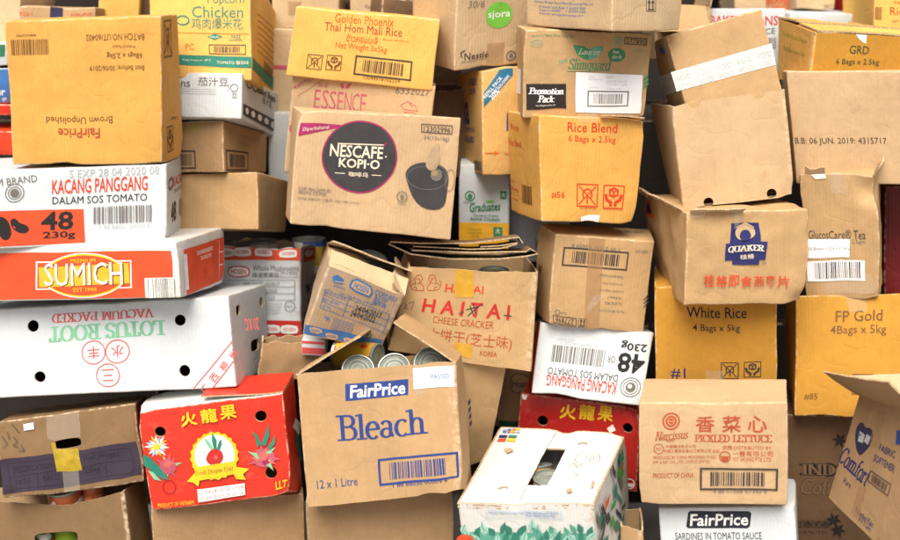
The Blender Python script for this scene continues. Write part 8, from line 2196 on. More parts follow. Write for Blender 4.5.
b.prints('lettering', [
 ('T', 'front', 'Exploring', -0.0223, -0.0554, 0.0315, 0.0079, 'olive', 0, {}),
 ('T', 'front', 'independent', -0.0223, -0.0646, 0.0394, 0.0079, 'olive', 0, {}),
 ('T', 'front', 'eating', -0.0223, -0.0739, 0.021, 0.0079, 'olive', 0, {})])

# greyish white carton half hidden right of the animal cracker carton
b = Carton('cardboard_box', 'greyish white carton half hidden right of the animal cracker carton', 'box', (0.2455, 0.5744, 0.8102), (-0.25, -0.03, -3.03), (0.1607, 0.15, 0.2264),
           warp={0: (-0.0015, -0.0003, -0.0009), 1: (0.0024, 0.0003, 0.0008), 2: (-0.0023, -0.0006, -0.002), 3: (0.0015, 0.0005, 0.002), 4: (-0.0009, -0.0002, -0.0005), 5: (0.0014, 0.0002, 0.0005), 6: (-0.0014, -0.0003, -0.0012), 7: (0.0009, 0.0003, 0.0012)}, group='cartons heaped in the pile', seed=46)
b.closed('greywhite')

# white carton showing as a narrow pale strip left of the coffee mug carton
b = Carton('cardboard_box', 'white carton showing as a narrow pale strip left of the coffee mug carton', 'box', (-0.416, 0.6343, 0.9974), (-0.14, 1.2, 4.91), (0.1662, 0.15, 0.2114),
           warp={3: (0.0012, -0.0003, -0.001), 7: (0.0007, -0.0002, -0.0006)}, group='cartons heaped in the pile', seed=47)
b.closed('white')

# pale brown carton with square of brown tape, behind the yellow Thai rice carton
b = Carton('cardboard_box', 'pale brown carton with square of brown tape, behind the yellow Thai rice carton', 'box', (-0.386, 0.7444, 1.4258), (-0.41, 0.9, -0.7), (0.1792, 0.25, 0.1787),
           warp={3: (0.0014, -0.0003, -0.0014), 7: (0.0008, -0.0002, -0.0008)}, group='cartons heaped in the pile', seed=48)
b.closed('pale')
b.prints('packing_tape', [
 ('R', 'front', -0.0287, -0.0356, 0.0349, 0.0369, 'tape:kraft', 0)])

# beige carton with thin rose line, showing between popcorn carton and Thai rice carton
b = Carton('cardboard_box', 'beige carton with thin rose line, showing between popcorn carton and Thai rice carton', 'box', (-0.4302, 0.7238, 1.1881), (-0.26, 1.18, 4.83), (0.214, 0.25, 0.2387),
           warp={0: (-0.0017, -0.0001, -0.0013), 3: (0.0016, -0.0003, -0.0005), 4: (-0.001, -0.0001, -0.0008), 7: (0.001, -0.0002, -0.0003)}, group='cartons heaped in the pile', seed=49)
b.closed('pale')
b.prints('printed_band', [
 ('R', 'front', -0.0377, 0.0176, 0.0374, 0.0106, 'rose', 0)])

# beige carton with small printed size line at the top edge above Thai rice
b = Carton('cardboard_box', 'beige carton with small printed size line at the top edge above Thai rice', 'box', (-0.2164, 0.7651, 1.4247), (0.05, 0.98, -1.31), (0.1023, 0.25, 0.1812),
           warp={0: (-0.0001, 0.0004, 0.0017), 1: (0.0006, -0.0004, -0.0017), 4: (-0.0001, 0.0002, 0.001), 5: (0.0003, -0.0002, -0.001)}, group='cartons heaped in the pile', seed=50)
b.closed('pale')
b.prints('lettering', [
 ('T', 'front', '240X', 0.0295, -0.0154, 0.0322, 0.0105, 'greyink', 0, {})])
b.prints('lettering', [
 ('T', 'front', 'Size: 30.5x20', 0.0187, -0.0316, 0.059, 0.0105, 'greyink', 0, {})])

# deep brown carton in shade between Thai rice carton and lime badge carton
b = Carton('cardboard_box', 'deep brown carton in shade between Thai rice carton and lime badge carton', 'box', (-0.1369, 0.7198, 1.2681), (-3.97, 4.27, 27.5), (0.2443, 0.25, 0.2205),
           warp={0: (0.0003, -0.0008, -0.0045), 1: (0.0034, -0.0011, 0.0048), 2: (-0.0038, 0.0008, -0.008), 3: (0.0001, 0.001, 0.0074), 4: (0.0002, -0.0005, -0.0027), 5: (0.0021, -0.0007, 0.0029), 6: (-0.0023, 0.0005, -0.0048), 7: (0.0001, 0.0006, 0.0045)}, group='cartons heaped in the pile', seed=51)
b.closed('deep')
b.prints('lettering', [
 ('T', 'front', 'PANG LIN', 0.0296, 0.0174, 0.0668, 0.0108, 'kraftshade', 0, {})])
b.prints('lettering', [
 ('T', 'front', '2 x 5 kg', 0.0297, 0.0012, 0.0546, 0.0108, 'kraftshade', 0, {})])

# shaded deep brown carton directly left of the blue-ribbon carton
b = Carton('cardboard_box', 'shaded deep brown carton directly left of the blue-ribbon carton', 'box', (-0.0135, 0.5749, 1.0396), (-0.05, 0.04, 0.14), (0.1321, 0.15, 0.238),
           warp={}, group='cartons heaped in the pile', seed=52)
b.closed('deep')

# brown carton with framed barcode and raised flap behind the white-taped carton
b = Carton('cardboard_box', 'brown carton with framed barcode and raised flap behind the white-taped carton', 'box', (0.6116, 0.6229, 1.3468), (-1.66, -1.17, -0.97), (0.1512, 0.25, 0.1402),
           warp={0: (0.0008, 0.0003, 0.0014), 1: (0.0055, -0.0002, -0.0016), 2: (-0.0053, -0.0009, -0.0039), 3: (-0.0008, 0.0008, 0.0041), 4: (0.0005, 0.0002, 0.0008), 5: (0.0033, -0.0001, -0.001), 6: (-0.0032, -0.0005, -0.0023), 7: (-0.0005, 0.0005, 0.0025)}, group='cartons heaped in the pile', seed=53)
b.open('brown')
b.flap('right', 0.12, 15, col='pale', inner='kraft')
b.flap('front', 0.08, 150, col='kraft', a=0.0, b=0.9)
b.prints('barcode', [
 ('B', 'front', 0.0216, 0.0428, 0.0682, 0.0357, 'dk', 0, True)])

# white beans carton with big red lettering behind the white-taped carton
b = Carton('cardboard_box', 'white beans carton with big red lettering behind the white-taped carton', 'box', (0.7692, 0.6431, 1.2948), (-1.13, -0.48, -1.75), (0.2196, 0.25, 0.1841),
           warp={0: (0.0031, 0.0002, 0.0006), 2: (-0.0004, -0.0004, -0.0021), 3: (-0.003, 0.0004, 0.0022), 4: (0.0019, 0.0001, 0.0003), 6: (-0.0002, -0.0003, -0.0012), 7: (-0.0018, 0.0002, 0.0013)}, group='cartons heaped in the pile', seed=54)
b.closed('white')
b.prints('lettering', [
 ('T', 'front', 'BAKED BEANS', 0.0034, 0.0614, 0.1747, 0.0243, 'redorange', 0, {'bold': 0.03}),
 ('T', 'front', 'IN TOMATO SAUCE', -0.0115, 0.0344, 0.1912, 0.0154, 'dk', 0, {'bold': 0.03})])
b.prints('barcode', [
 ('B', 'front', 0.0671, 0.0013, 0.0416, 0.0311, 'greyink', 0, False)])

# plain beige carton at the top edge above the white beans carton with red lettering
b = Carton('cardboard_box', 'plain beige carton at the top edge above the white beans carton with red lettering', 'box', (0.8508, 0.899, 1.4149), (-0.64, -2.27, -0.85), (0.0867, 0.2, 0.1652),
           warp={0: (0.0008, 0.0004, 0.0016), 1: (0.0012, -0.0004, -0.0017), 2: (-0.0012, -0.0004, -0.0017), 3: (-0.0008, 0.0004, 0.0018), 4: (0.0005, 0.0002, 0.001), 5: (0.0007, -0.0002, -0.001), 6: (-0.0007, -0.0002, -0.001), 7: (-0.0005, 0.0002, 0.0011)}, group='cartons heaped in the pile', seed=55)
b.closed('pale')

# brown carton with red capital lettering at the top edge right of plain beige carton
b = Carton('cardboard_box', 'brown carton with red capital lettering at the top edge right of plain beige carton', 'box', (0.9504, 0.9388, 1.4132), (-0.79, -2.44, -0.98), (0.0904, 0.2, 0.1671),
           warp={0: (0.0009, 0.0004, 0.0018), 1: (0.0014, -0.0004, -0.002), 2: (-0.0013, -0.0004, -0.0019), 3: (-0.0009, 0.0004, 0.002), 4: (0.0005, 0.0003, 0.0011), 5: (0.0008, -0.0002, -0.0012), 6: (-0.0008, -0.0003, -0.0011), 7: (-0.0005, 0.0002, 0.0012)}, group='cartons heaped in the pile', seed=56)
b.closed('brown')
b.prints('lettering', [
 ('T', 'front', 'BEANS', -0.0113, -0.0024, 0.0678, 0.0167, 'redorange', 0, {'bold': 0.03}),
 ('T', 'front', 'SAUCE', -0.0028, -0.0205, 0.0508, 0.014, 'redorange', 0, {'bold': 0.03})])

# low white carton behind the amber rice carton with dark green lettering
b = Carton('cardboard_box', 'low white carton behind the amber rice carton with dark green lettering', 'box', (1.0202, 0.8107, 1.3709), (1.37, 1.22, 3.97), (0.2315, 0.3, 0.0968),
           warp={0: (-0.0025, -0.0003, -0.0019), 1: (-0.0017, 0.0007, 0.0022), 2: (0.0017, -0.0003, -0.0005), 3: (0.0024, -0.0001, 0.0003), 4: (-0.0015, -0.0002, -0.0011), 5: (-0.001, 0.0004, 0.0013), 6: (0.001, -0.0002, -0.0003), 7: (0.0014, -0.0001, 0.0002)}, group='cartons heaped in the pile', seed=57)
b.closed('white')

# small beige carton standing on the low white carton at the top right
b = Carton('cardboard_box', 'small beige carton standing on the low white carton at the top right', 'box', (1.0262, 0.879, 1.4708), (-1.03, -1.49, -0.3), (0.1086, 0.2, 0.1083),
           warp={0: (0.0017, 0.0004, 0.002), 1: (0.0021, -0.0004, -0.0022), 2: (-0.002, -0.0003, -0.0013), 3: (-0.0017, 0.0003, 0.0015), 4: (0.001, 0.0003, 0.0012), 5: (0.0012, -0.0003, -0.0013), 6: (-0.0012, -0.0002, -0.0008), 7: (-0.001, 0.0002, 0.0009)}, group='cartons heaped in the pile', seed=58)
b.closed('pale')
b.prints('lettering', [
 ('T', 'front', 'SALT', 0.0348, -0.0435, 0.0223, 0.0093, 'dk', 0, {})])

# crimson carton behind the low white carton at the top right edge
b = Carton('cardboard_box', 'crimson carton behind the low white carton at the top right edge', 'box', (1.2129, 1.0477, 1.4081), (-1.42, -2.68, -1.16), (0.1073, 0.2, 0.1721),
           warp={0: (0.0014, 0.0005, 0.0024), 1: (0.002, -0.0005, -0.0026), 2: (-0.0019, -0.0006, -0.0024), 3: (-0.0014, 0.0005, 0.0026), 4: (0.0008, 0.0003, 0.0014), 5: (0.0012, -0.0003, -0.0015), 6: (-0.0011, -0.0003, -0.0015), 7: (-0.0008, 0.0003, 0.0016)}, group='cartons heaped in the pile', seed=59)
b.closed('red')

# yellow carton with red lettering cut off by the top right corner
b = Carton('cardboard_box', 'yellow carton with red lettering cut off by the top right corner', 'box', (1.2037, 0.6192, 1.3993), (-3.62, 0.41, 1.8), (0.2262, 0.25, 0.1716),
           warp={0: (0.0013, 0.0007, 0.0043), 1: (0.0036, -0.0009, -0.0046), 2: (-0.0035, 0.0003, 0.001), 4: (0.0008, 0.0004, 0.0026), 5: (0.0022, -0.0005, -0.0028), 6: (-0.0021, 0.0002, 0.0006)}, group='cartons heaped in the pile', seed=60)
b.closed('yellow')
b.prints('lettering', [
 ('T', 'front', 'Rice', -0.0487, -0.0188, 0.0471, 0.0204, 'redorange', 0, {'bold': 0.01}),
 ('T', 'front', 'Vegetable', -0.034, 0.0019, 0.0629, 0.0101, 'redorange', 0, {})])
b.prints('lettering', [
 ('T', 'front', 'NET WEIGHT', -0.0371, -0.044, 0.0574, 0.0064, 'redorange', 0, {})])
b.prints('barcode', [
 ('B', 'front', -0.102, -0.0256, 0.0183, 0.0336, 'brown_ink', 0, False)])

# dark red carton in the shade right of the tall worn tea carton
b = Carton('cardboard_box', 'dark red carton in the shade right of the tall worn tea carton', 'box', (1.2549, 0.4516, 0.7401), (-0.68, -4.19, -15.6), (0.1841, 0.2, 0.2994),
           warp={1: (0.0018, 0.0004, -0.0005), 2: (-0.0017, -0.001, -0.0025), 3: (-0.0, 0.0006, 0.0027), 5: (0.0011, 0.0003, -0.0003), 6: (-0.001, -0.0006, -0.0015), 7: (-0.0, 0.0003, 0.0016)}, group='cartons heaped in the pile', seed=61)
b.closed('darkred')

# scrap of torn brown carton standing right of the white fruit carton, bottom edge
b = Carton('cardboard_box', 'scrap of torn brown carton standing right of the white fruit carton, bottom edge', 'box', (0.4398, -0.0412, 0.0021), (-0.12, -1.72, -4.25), (0.058, 0.12, 0.3093),
           warp={2: (-0.0015, -0.0003, -0.001), 3: (0.0011, 0.0003, 0.001), 6: (-0.0009, -0.0002, -0.0006), 7: (0.0007, 0.0002, 0.0006)}, group='cartons heaped in the pile', seed=62)
b.open('tan', jag=0.01)

# tan carton with purple tape peeking over the orange brown rice carton
b = Carton('cardboard_box', 'tan carton with purple tape peeking over the orange brown rice carton', 'box', (-1.0262, 0.6233, 1.3727), (-1.61, 1.13, 2.15), (0.205, 0.25, 0.1106),
           warp={0: (-0.0041, -0.0002, -0.002), 1: (-0.0007, 0.0004, 0.0017), 3: (0.004, -0.0003, -0.0005), 4: (-0.0024, -0.0001, -0.0012), 5: (-0.0004, 0.0002, 0.001), 7: (0.0024, -0.0002, -0.0003)}, group='cartons heaped in the pile', seed=63)
b.closed('tan')
b.prints('lettering', [
 ('T', 'front', 'P22-1', -0.0839, 0.0355, 0.0336, 0.01, 'redorange', 0, {})])
b.prints('lettering', [
 ('T', 'front', 'KERUPUK', 0.0663, 0.0376, 0.0571, 0.0077, 'redorange', 0, {})])
b.prints('packing_tape', [
 ('R', 'front', -0.0011, 0.0417, 0.0337, 0.0279, 'violet', 0)])

# pale beige carton cut off by the top left corner
b = Carton('cardboard_box', 'pale beige carton cut off by the top left corner', 'box', (-1.226, 0.7052, 1.3321), (-6.71, 2.27, -9.18), (0.1708, 0.2, 0.2378),
           warp={0: (0.0015, -0.0003, -0.0041), 1: (-0.0074, -0.0006, 0.0038), 2: (0.0071, 0.0015, 0.0037), 3: (-0.0013, -0.0006, -0.0035), 4: (0.0009, -0.0002, -0.0025), 5: (-0.0044, -0.0004, 0.0023), 6: (0.0043, 0.0009, 0.0022), 7: (-0.0008, -0.0004, -0.0021)}, group='cartons heaped in the pile', seed=64)
b.closed('pale')

# yellow carton panel peeking over the orange brown rice carton, left of popcorn chicken
b = Carton('cardboard_box', 'yellow carton panel peeking over the orange brown rice carton, left of popcorn chicken', 'box', (-0.8988, 0.6953, 1.3411), (-1.91, 4.58, 3.19), (0.1071, 0.2, 0.236),
           warp={0: (-0.0025, -0.0006, -0.0042), 1: (-0.0016, 0.0009, 0.004), 2: (0.0017, 0.0007, 0.0044), 3: (0.0023, -0.001, -0.0042), 4: (-0.0015, -0.0004, -0.0025), 5: (-0.001, 0.0005, 0.0024), 6: (0.001, 0.0004, 0.0027), 7: (0.0014, -0.0006, -0.0025)}, group='cartons heaped in the pile', seed=65)
b.closed('yellow')

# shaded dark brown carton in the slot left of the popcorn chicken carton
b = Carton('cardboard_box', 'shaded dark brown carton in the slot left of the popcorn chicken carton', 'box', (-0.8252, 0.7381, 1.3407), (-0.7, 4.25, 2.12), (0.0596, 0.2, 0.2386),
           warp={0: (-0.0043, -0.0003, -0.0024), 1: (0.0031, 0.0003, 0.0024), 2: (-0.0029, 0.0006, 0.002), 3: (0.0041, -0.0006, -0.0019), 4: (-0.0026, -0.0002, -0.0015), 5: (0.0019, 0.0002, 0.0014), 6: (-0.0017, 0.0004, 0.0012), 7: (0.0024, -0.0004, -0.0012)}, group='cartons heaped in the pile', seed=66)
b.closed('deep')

# blue printed carton with white word squeezed at the left edge
b = Carton('cardboard_box', 'blue printed carton with white word squeezed at the left edge', 'box', (-1.1953, 0.5191, 1.2422), (-0.89, 1.16, 3.17), (0.1253, 0.2, 0.0911),
           warp={0: (-0.0029, -0.0001, -0.0011), 3: (0.0028, -0.0004, -0.0009), 4: (-0.0017, -0.0, -0.0006), 7: (0.0017, -0.0002, -0.0005)}, group='cartons heaped in the pile', seed=67)
b.closed('greywhite')
b.prints('printed_band', [
 ('P', 'front', [(-0.0601, 0.0431), (0.0615, 0.0441), (0.0614, -0.0422), (-0.0602, -0.043)], 'sky'),
 ('T', 'front', 'super', 0.0218, -0.0195, 0.0597, 0.0203, 'white', 0, {'bold': 0.05})])

# thin red carton at the left edge below the blue printed carton
b = Carton('cardboard_box', 'thin red carton at the left edge below the blue printed carton', 'box', (-1.1895, 0.51, 1.2133), (-0.09, 0.15, 0.52), (0.1314, 0.2, 0.0291),
           warp={}, group='cartons heaped in the pile', seed=68)
b.closed('red')

# red-orange carton at the left edge resting on the white baked beans carton
b = Carton('cardboard_box', 'red-orange carton at the left edge resting on the white baked beans carton', 'box', (-1.1784, 0.4801, 1.1152), (0.09, 0.84, -0.45), (0.1431, 0.2, 0.064),
           warp={0: (-0.0024, -0.0003, -0.0011), 1: (0.0031, 0.0003, 0.0011), 2: (-0.003, -0.0004, -0.0015), 3: (0.0023, 0.0003, 0.0014), 4: (-0.0014, -0.0002, -0.0007), 5: (0.0018, 0.0002, 0.0007), 6: (-0.0018, -0.0002, -0.0009), 7: (0.0014, 0.0002, 0.0009)}, group='cartons heaped in the pile', seed=69)
b.closed('redorange')

# green and white carton at the left edge above the blue printed carton
b = Carton('cardboard_box', 'green and white carton at the left edge above the blue printed carton', 'box', (-1.1895, 0.5297, 1.3359), (-0.59, 0.63, 1.39), (0.1251, 0.2, 0.0577),
           warp={0: (-0.0021, -0.0001, -0.0007), 3: (0.0021, -0.0002, -0.0005), 4: (-0.0013, -0.0001, -0.0004), 7: (0.0013, -0.0001, -0.0003)}, group='cartons heaped in the pile', seed=70)
b.closed('white')
b.prints('printed_band', [
 ('P', 'front', [(-0.06, 0.0264), (0.0553, 0.027), (0.0534, -0.0057), (-0.06, -0.0062)], 'green')])

# small pink and white striped snack carton wedged under the mushroom carton
b = Carton('snack_carton', 'small pink and white striped snack carton wedged under the mushroom carton', 'carton', (-0.3303, 0.15, 0.6655), (0.01, 2.55, 0.2), (0.0591, 0.1, 0.0406),
           warp={}, seed=71)
b.closed('white')
b.prints('printed_band', [
 ('P', 'front', [(-0.0287, 0.0164), (0.0268, 0.0163), (0.0269, 0.01), (-0.0286, 0.0101)], 'pinkred'),
 ('P', 'front', [(-0.0284, 0.0001), (0.0272, -0.0), (0.0275, -0.0152), (-0.0281, -0.0151)], 'pinkred')])

# ---------------------------------------------------------------- loose things: cans, folded cardboard, added filler cartons behind
def lathe(prof, n=40):
    vs, fs = [], []
    for r, z in prof:
        vs += [(r * math.cos(2 * math.pi * i / n), r * math.sin(2 * math.pi * i / n), z) for i in range(n)]
    for j in range(len(prof) - 1):
        for i in range(n):
            k = (i + 1) % n
            fs.append((j * n + i, j * n + k, (j + 1) * n + k, (j + 1) * n + i))
    fs.append(tuple(reversed(range(n))))
    fs.append(tuple((len(prof) - 1) * n + i for i in range(n)))
    return vs, fs


TIN = plain('tin', (0.30, 0.32, 0.30), 0.45, 0.6, 0.12, 60)
LID = plain('tin_lid', (0.21, 0.235, 0.195), 0.5, 0.2, 0.22, 45)


def label_mat(name, a, b, c, scale=26):
    """paper can label: bands and blots of three printed colours"""
    if name in MATS:
        return MATS[name]
    m, t, p = nodes_of(name)
    co = t.nodes.new('ShaderNodeTexCoord').outputs['Object']
    sp = t.nodes.new('ShaderNodeSeparateXYZ')
    t.links.new(co, sp.inputs[0])
    n = tex(t, co, scale, 1, 0.3)
    z = mth(t, 'ADD', sp.outputs[2], mth(t, 'MULTIPLY', mth(t, 'SUBTRACT', n, 0.5), 0.07))
    k = mixc(t, mth(t, 'GREATER_THAN', z, 0.075), a, b)
    k = mixc(t, mth(t, 'GREATER_THAN', n, 0.60), k, c)
    t.links.new(k, p.inputs['Base Color'])
    p.inputs['Roughness'].default_value = 0.3
    MATS[name] = m
    return m


def can_meshes(r, h):
    e = 0.0022
    body = [(r - .004, 0.0), (r, 0.0), (r + e * .5, .001), (r + e * .5, .003), (r, .005), (r, h - .005), (r + e * .5, h - .003), (r + e * .5, h - .001), (r, h), (r - e, h), (r - e * 1.3, h - .009)]
    lid = [(r - e * 1.2, h - .0045), (r - .007, h - .004), (r - .0085, h - .0028), (r - .011, h - .004), (r - .015, h - .0042), (r - .0165, h - .003), (r - .018, h - .0042), (r * .35, h - .0036), (r * .3, h - .003), (.002, h - .003)]
    wrap = [(r + .0003, .007), (r + .0005, .007), (r + .0005, h - .007), (r + .0003, h - .007)]
    return body, lid, wrap


def can(label, loc, rot, lab, r=0.037, h=0.108, group='food cans in the cartons'):
    t = thing('food_can', label, 'can', loc, tuple(R(a) for a in rot), group)
    b, l, w_ = can_meshes(r, h)
    v, f = lathe(b)
    link('can_body', v, f, [TIN], t, None, None, 40)
    v, f = lathe(l)
    link('lid', v, f, [LID], t, None, None, 50)
    v, f = lathe(w_)
    link('paper_label', v, f, [lab], t, None, None, 40)
    return t
can('left tin can end of three leaning in the open bleach carton', (-0.2159, 0.0125, 0.6172), (50, 0, 4), label_mat('label_white', (0.66, 0.64, 0.60), (0.6, 0.58, 0.54), (0.40, 0.36, 0.30), 40), r=0.037, h=0.108)
can('middle tin can end of three leaning in the open bleach carton', (-0.1235, 0.0126, 0.6207), (50, 0, -3), label_mat('label_white', (0.66, 0.64, 0.60), (0.6, 0.58, 0.54), (0.40, 0.36, 0.30), 40), r=0.037, h=0.108)
can('right tin can end of three leaning in the open bleach carton', (-0.0367, 0.0146, 0.6367), (52, 0, -6), label_mat('label_white', (0.66, 0.64, 0.60), (0.6, 0.58, 0.54), (0.40, 0.36, 0.30), 40), r=0.037, h=0.108)
can('yellow labelled can lying behind the three can ends in the bleach carton', (-0.267, 0.0439, 0.6901), (90, 0, 66), label_mat('label_yellow', (0.55, 0.33, 0.03), (0.50, 0.27, 0.02), (0.45, 0.06, 0.02)), r=0.036, h=0.108)
can('tin can with pale lid standing left in the cheese cracker carton', (-0.0422, 0.2275, 0.7425), (4, 0, 0), label_mat('label_white', (0.66, 0.64, 0.60), (0.6, 0.58, 0.54), (0.40, 0.36, 0.30), 40), r=0.037, h=0.108)
can('can with orange and yellow label standing right in the cheese cracker carton', (0.1091, 0.2257, 0.7462), (3, 0, 0), label_mat('label_fire', (0.72, 0.50, 0.08), (0.65, 0.12, 0.02), (0.74, 0.72, 0.62), 22), r=0.037, h=0.108)
can('plain tin can with round lid standing up in the white mushroom carton', (-0.4947, 0.4343, 0.7755), (-3, 0, 0), label_mat('label_white', (0.66, 0.64, 0.60), (0.6, 0.58, 0.54), (0.40, 0.36, 0.30), 40), r=0.037, h=0.108)
can('tin can partly hidden at the left in the white mushroom carton', (-0.57, 0.4506, 0.7636), (-5, 0, 0), label_mat('label_white', (0.66, 0.64, 0.60), (0.6, 0.58, 0.54), (0.40, 0.36, 0.30), 40), r=0.037, h=0.108)
can('wide can with yellow and blue label in the right of the mushroom carton', (-0.3867, 0.553, 0.7646), (-4, 0, 0), label_mat('label_blue', (0.72, 0.50, 0.08), (0.03, 0.11, 0.42), (0.74, 0.72, 0.62), 22), r=0.045, h=0.1)
can('can with orange and white label under the purple banded carton', (-0.9131, 0.015, 0.2664), (8, -6, 0), label_mat('label_orange', (0.72, 0.70, 0.66), (0.40, 0.10, 0.03), (0.40, 0.10, 0.03), 40), r=0.042, h=0.108)
can('slim orange can right of the orange and white can, under the purple banded carton', (-0.8542, 0.0038, 0.2751), (2, 0, 0), label_mat('label_slim', (0.62, 0.20, 0.05), (0.40, 0.10, 0.03), (0.40, 0.10, 0.03), 90), r=0.024, h=0.108)
can('lime green can seen through the hand hole of the lower left carton', (-0.9186, 0.0075, 0.1723), (4, 0, 0), label_mat('label_green', (0.20, 0.30, 0.02), (0.22, 0.34, 0.03), (0.25, 0.42, 0.03)), r=0.036, h=0.108)
can('dark red can seen through the hand hole of the lower left carton', (-0.9813, 0.0, 0.172), (0, 0, 0), label_mat('label_red', (0.48, 0.03, 0.02), (0.05, 0.22, 0.05), (0.70, 0.68, 0.60), 40), r=0.034, h=0.108)
can('yellow and red can in the gap between the white lid flaps', (0.2072, -0.0463, 0.3322), (-14, 0, 8), label_mat('label_pineapple', (0.55, 0.33, 0.03), (0.50, 0.27, 0.02), (0.45, 0.06, 0.02)), r=0.037, h=0.108)
can('pale lidded tin in the gap between the white lid flaps', (0.2308, -0.0852, 0.3301), (8, 0, -10), label_mat('label_white', (0.66, 0.64, 0.60), (0.6, 0.58, 0.54), (0.40, 0.36, 0.30), 40), r=0.037, h=0.108)
can('red and green can inside the torn corned beef carton', (-0.2119, 0.1334, 0.8105), (18, 15, 0), label_mat('label_red', (0.48, 0.03, 0.02), (0.05, 0.22, 0.05), (0.70, 0.68, 0.60), 40), r=0.037, h=0.108)

def folded_sheet(name, prof, y0, y1, t, mats, parent):
    vs, fs, fm = [], [], []
    ny = 12
    P = [Vector((p[0], 0, p[1])) for p in prof]
    N = []
    for i in range(len(P)):
        a, b = P[max(0, i - 1)], P[min(len(P) - 1, i + 1)]
        d = (b - a).normalized()
        N.append(Vector((-d.z, 0, d.x)))
    n = len(P)
    for k in (0, 1):
        for j in range(ny + 1):
            y = y0 + (y1 - y0) * j / ny
            for i in range(n):
                q = P[i] + N[i] * (t / 2 if k else -t / 2)
                w_ = noise.noise_vector((q.x * 9, y * 9, 4.0 + k * 0.01)) * 0.004
                vs.append((q.x + w_.x, y + noise.noise((q.x * 25, q.z * 30, 7)) * 0.006 * (1 if j == 0 else 0), q.z + w_.z - 0.14 * (y - y0)))
    at = lambda k, j, i: k * n * (ny + 1) + j * n + i
    for j in range(ny):
        for i in range(n - 1):
            fs.append((at(0, j, i), at(0, j + 1, i), at(0, j + 1, i + 1), at(0, j, i + 1))); fm.append(0)
            fs.append((at(1, j, i), at(1, j, i + 1), at(1, j + 1, i + 1), at(1, j + 1, i))); fm.append(1)
    for i in range(n - 1):
        for j in (0, ny):
            fs.append((at(0, j, i), at(0, j, i + 1), at(1, j, i + 1), at(1, j, i))); fm.append(2)
    for i in (0, n - 1):
        for j in range(ny):
            fs.append((at(0, j, i), at(0, j + 1, i), at(1, j + 1, i), at(1, j, i))); fm.append(2)
    return link(name, vs, fs, mats, parent, fm, None, 30)


fc = thing('folded_cardboard', 'flattened carton folded over on itself, green printed underside, lying across the cheese cracker carton', 'cardboard')
folded_sheet('outer_sheet', [(0.173, 0.9449), (0.1633, 0.9594), (0.0474, 0.9449), (-0.0711, 0.9449), (-0.1397, 0.9498), (-0.1445, 0.9449), (-0.0926, 0.9195), (0.0, 0.9085), (0.1188, 0.9073), (0.1829, 0.9134), (0.2089, 0.9195), (0.1897, 0.9316), (0.1804, 0.9243), (0.0475, 0.9219), (-0.0902, 0.928)], 0.1, 0.1+0.10, 0.0035, [board('umber'), plain('green_liner', (0.012, 0.035, 0.02), 0.6), edge_mat()], fc)
folded_sheet('inner_flap', [(-0.0877, 0.9364), (0.0474, 0.9292), (0.1186, 0.9316), (0.1588, 0.9413), (0.1611, 0.9449), (0.1185, 0.9377), (0.0711, 0.9352)], 0.1+0.004, 0.1+0.09, 0.003, [board('brown'), board('umber'), edge_mat()], fc)

b = Carton('cardboard_box', 'large added back carton, near-black in place of gap shade, behind the bottom left cartons', 'box', (-1.260, 1.170, 0.002), (0, 0, -1.5), (0.8, 0.84, 0.56), group='cartons heaped in the pile', seed=90)
b.closed('gapshade', cell=0.05)  # back rows are added filler, coloured near-black so the gaps stay dark
b = Carton('cardboard_box', 'large added back carton, near-black in place of gap shade, behind the open bleach carton', 'box', (-0.420, 1.190, 0.002), (0, 0, 1), (0.8, 0.84, 0.56), group='cartons heaped in the pile', seed=91)
b.closed('gapshade', cell=0.05)
b = Carton('cardboard_box', 'large added back carton, near-black in place of gap shade, behind the white fruit carton', 'box', (0.420, 1.170, 0.002), (0, 0, 2), (0.8, 0.84, 0.56), group='cartons heaped in the pile', seed=92)
b.closed('gapshade', cell=0.05)
b = Carton('cardboard_box', 'large added back carton, near-black in place of gap shade, behind the coffee mix carton', 'box', (1.260, 1.190, 0.002), (0, 0, -1), (0.8, 0.84, 0.56), group='cartons heaped in the pile', seed=93)
b.closed('gapshade', cell=0.05)
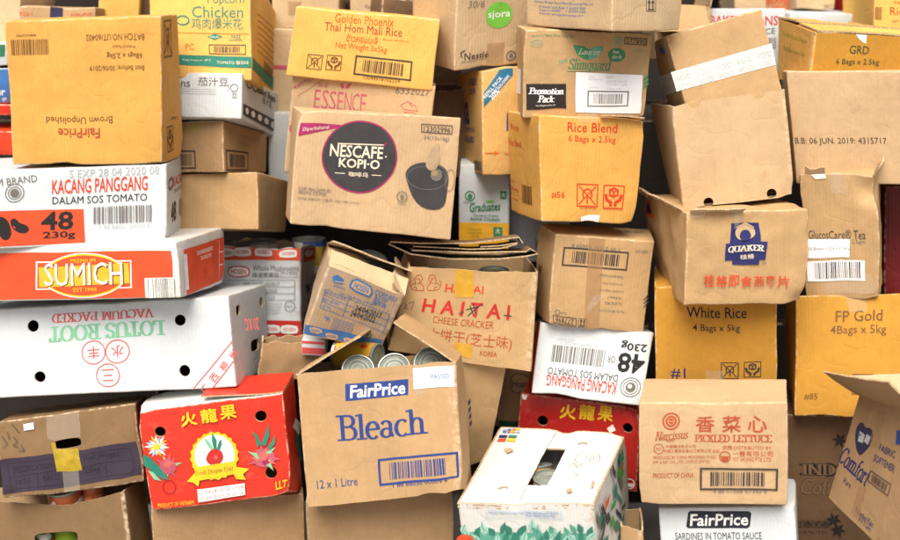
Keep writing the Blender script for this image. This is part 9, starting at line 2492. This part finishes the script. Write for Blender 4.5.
b = Carton('cardboard_box', 'big added back carton, near-black in place of gap shade, behind the white left column', 'box', (-1.200, 1.170, 0.566), (0, 0, -1.5), (0.8, 0.84, 0.6), group='cartons heaped in the pile', seed=94)
b.closed('gapshade', cell=0.05)
b = Carton('cardboard_box', 'big added back carton, near-black in place of gap shade, behind the pale coffee mug carton', 'box', (-0.360, 1.190, 0.566), (0, 0, 1), (0.8, 0.84, 0.6), group='cartons heaped in the pile', seed=95)
b.closed('gapshade', cell=0.05)
b = Carton('cardboard_box', 'big added back carton, near-black in place of gap shade, behind the orange rice blend carton', 'box', (0.480, 1.170, 0.566), (0, 0, 2), (0.8, 0.84, 0.6), group='cartons heaped in the pile', seed=96)
b.closed('gapshade', cell=0.05)
b = Carton('cardboard_box', 'big added back carton, near-black in place of gap shade, behind the tall worn tea carton', 'box', (1.320, 1.190, 0.566), (0, 0, -1), (0.8, 0.84, 0.6), group='cartons heaped in the pile', seed=97)
b.closed('gapshade', cell=0.05)
b = Carton('cardboard_box', 'added near-black sky-blocking carton, topmost back row, behind the tall popcorn carton', 'box', (-1.260, 1.400, 1.172), (0, 0, -1.5), (0.8, 0.34, 0.46), group='cartons heaped in the pile', seed=98)
b.closed('gapshade', cell=0.05)  # top row added to close the view through to the sky
b = Carton('cardboard_box', 'added near-black sky-blocking carton, topmost back row, behind the yellow Thai rice carton', 'box', (-0.420, 1.420, 1.172), (0, 0, 1), (0.8, 0.34, 0.46), group='cartons heaped in the pile', seed=99)
b.closed('gapshade', cell=0.05)
b = Carton('cardboard_box', 'added near-black sky-blocking carton, topmost back row, behind the lime badge carton', 'box', (0.420, 1.400, 1.172), (0, 0, 2), (0.8, 0.34, 0.46), group='cartons heaped in the pile', seed=100)
b.closed('gapshade', cell=0.05)
b = Carton('cardboard_box', 'added near-black sky-blocking carton, topmost back row, behind the amber rice carton with green lettering', 'box', (1.260, 1.420, 1.172), (0, 0, -1), (0.8, 0.34, 0.46), group='cartons heaped in the pile', seed=101)
b.closed('gapshade', cell=0.05)
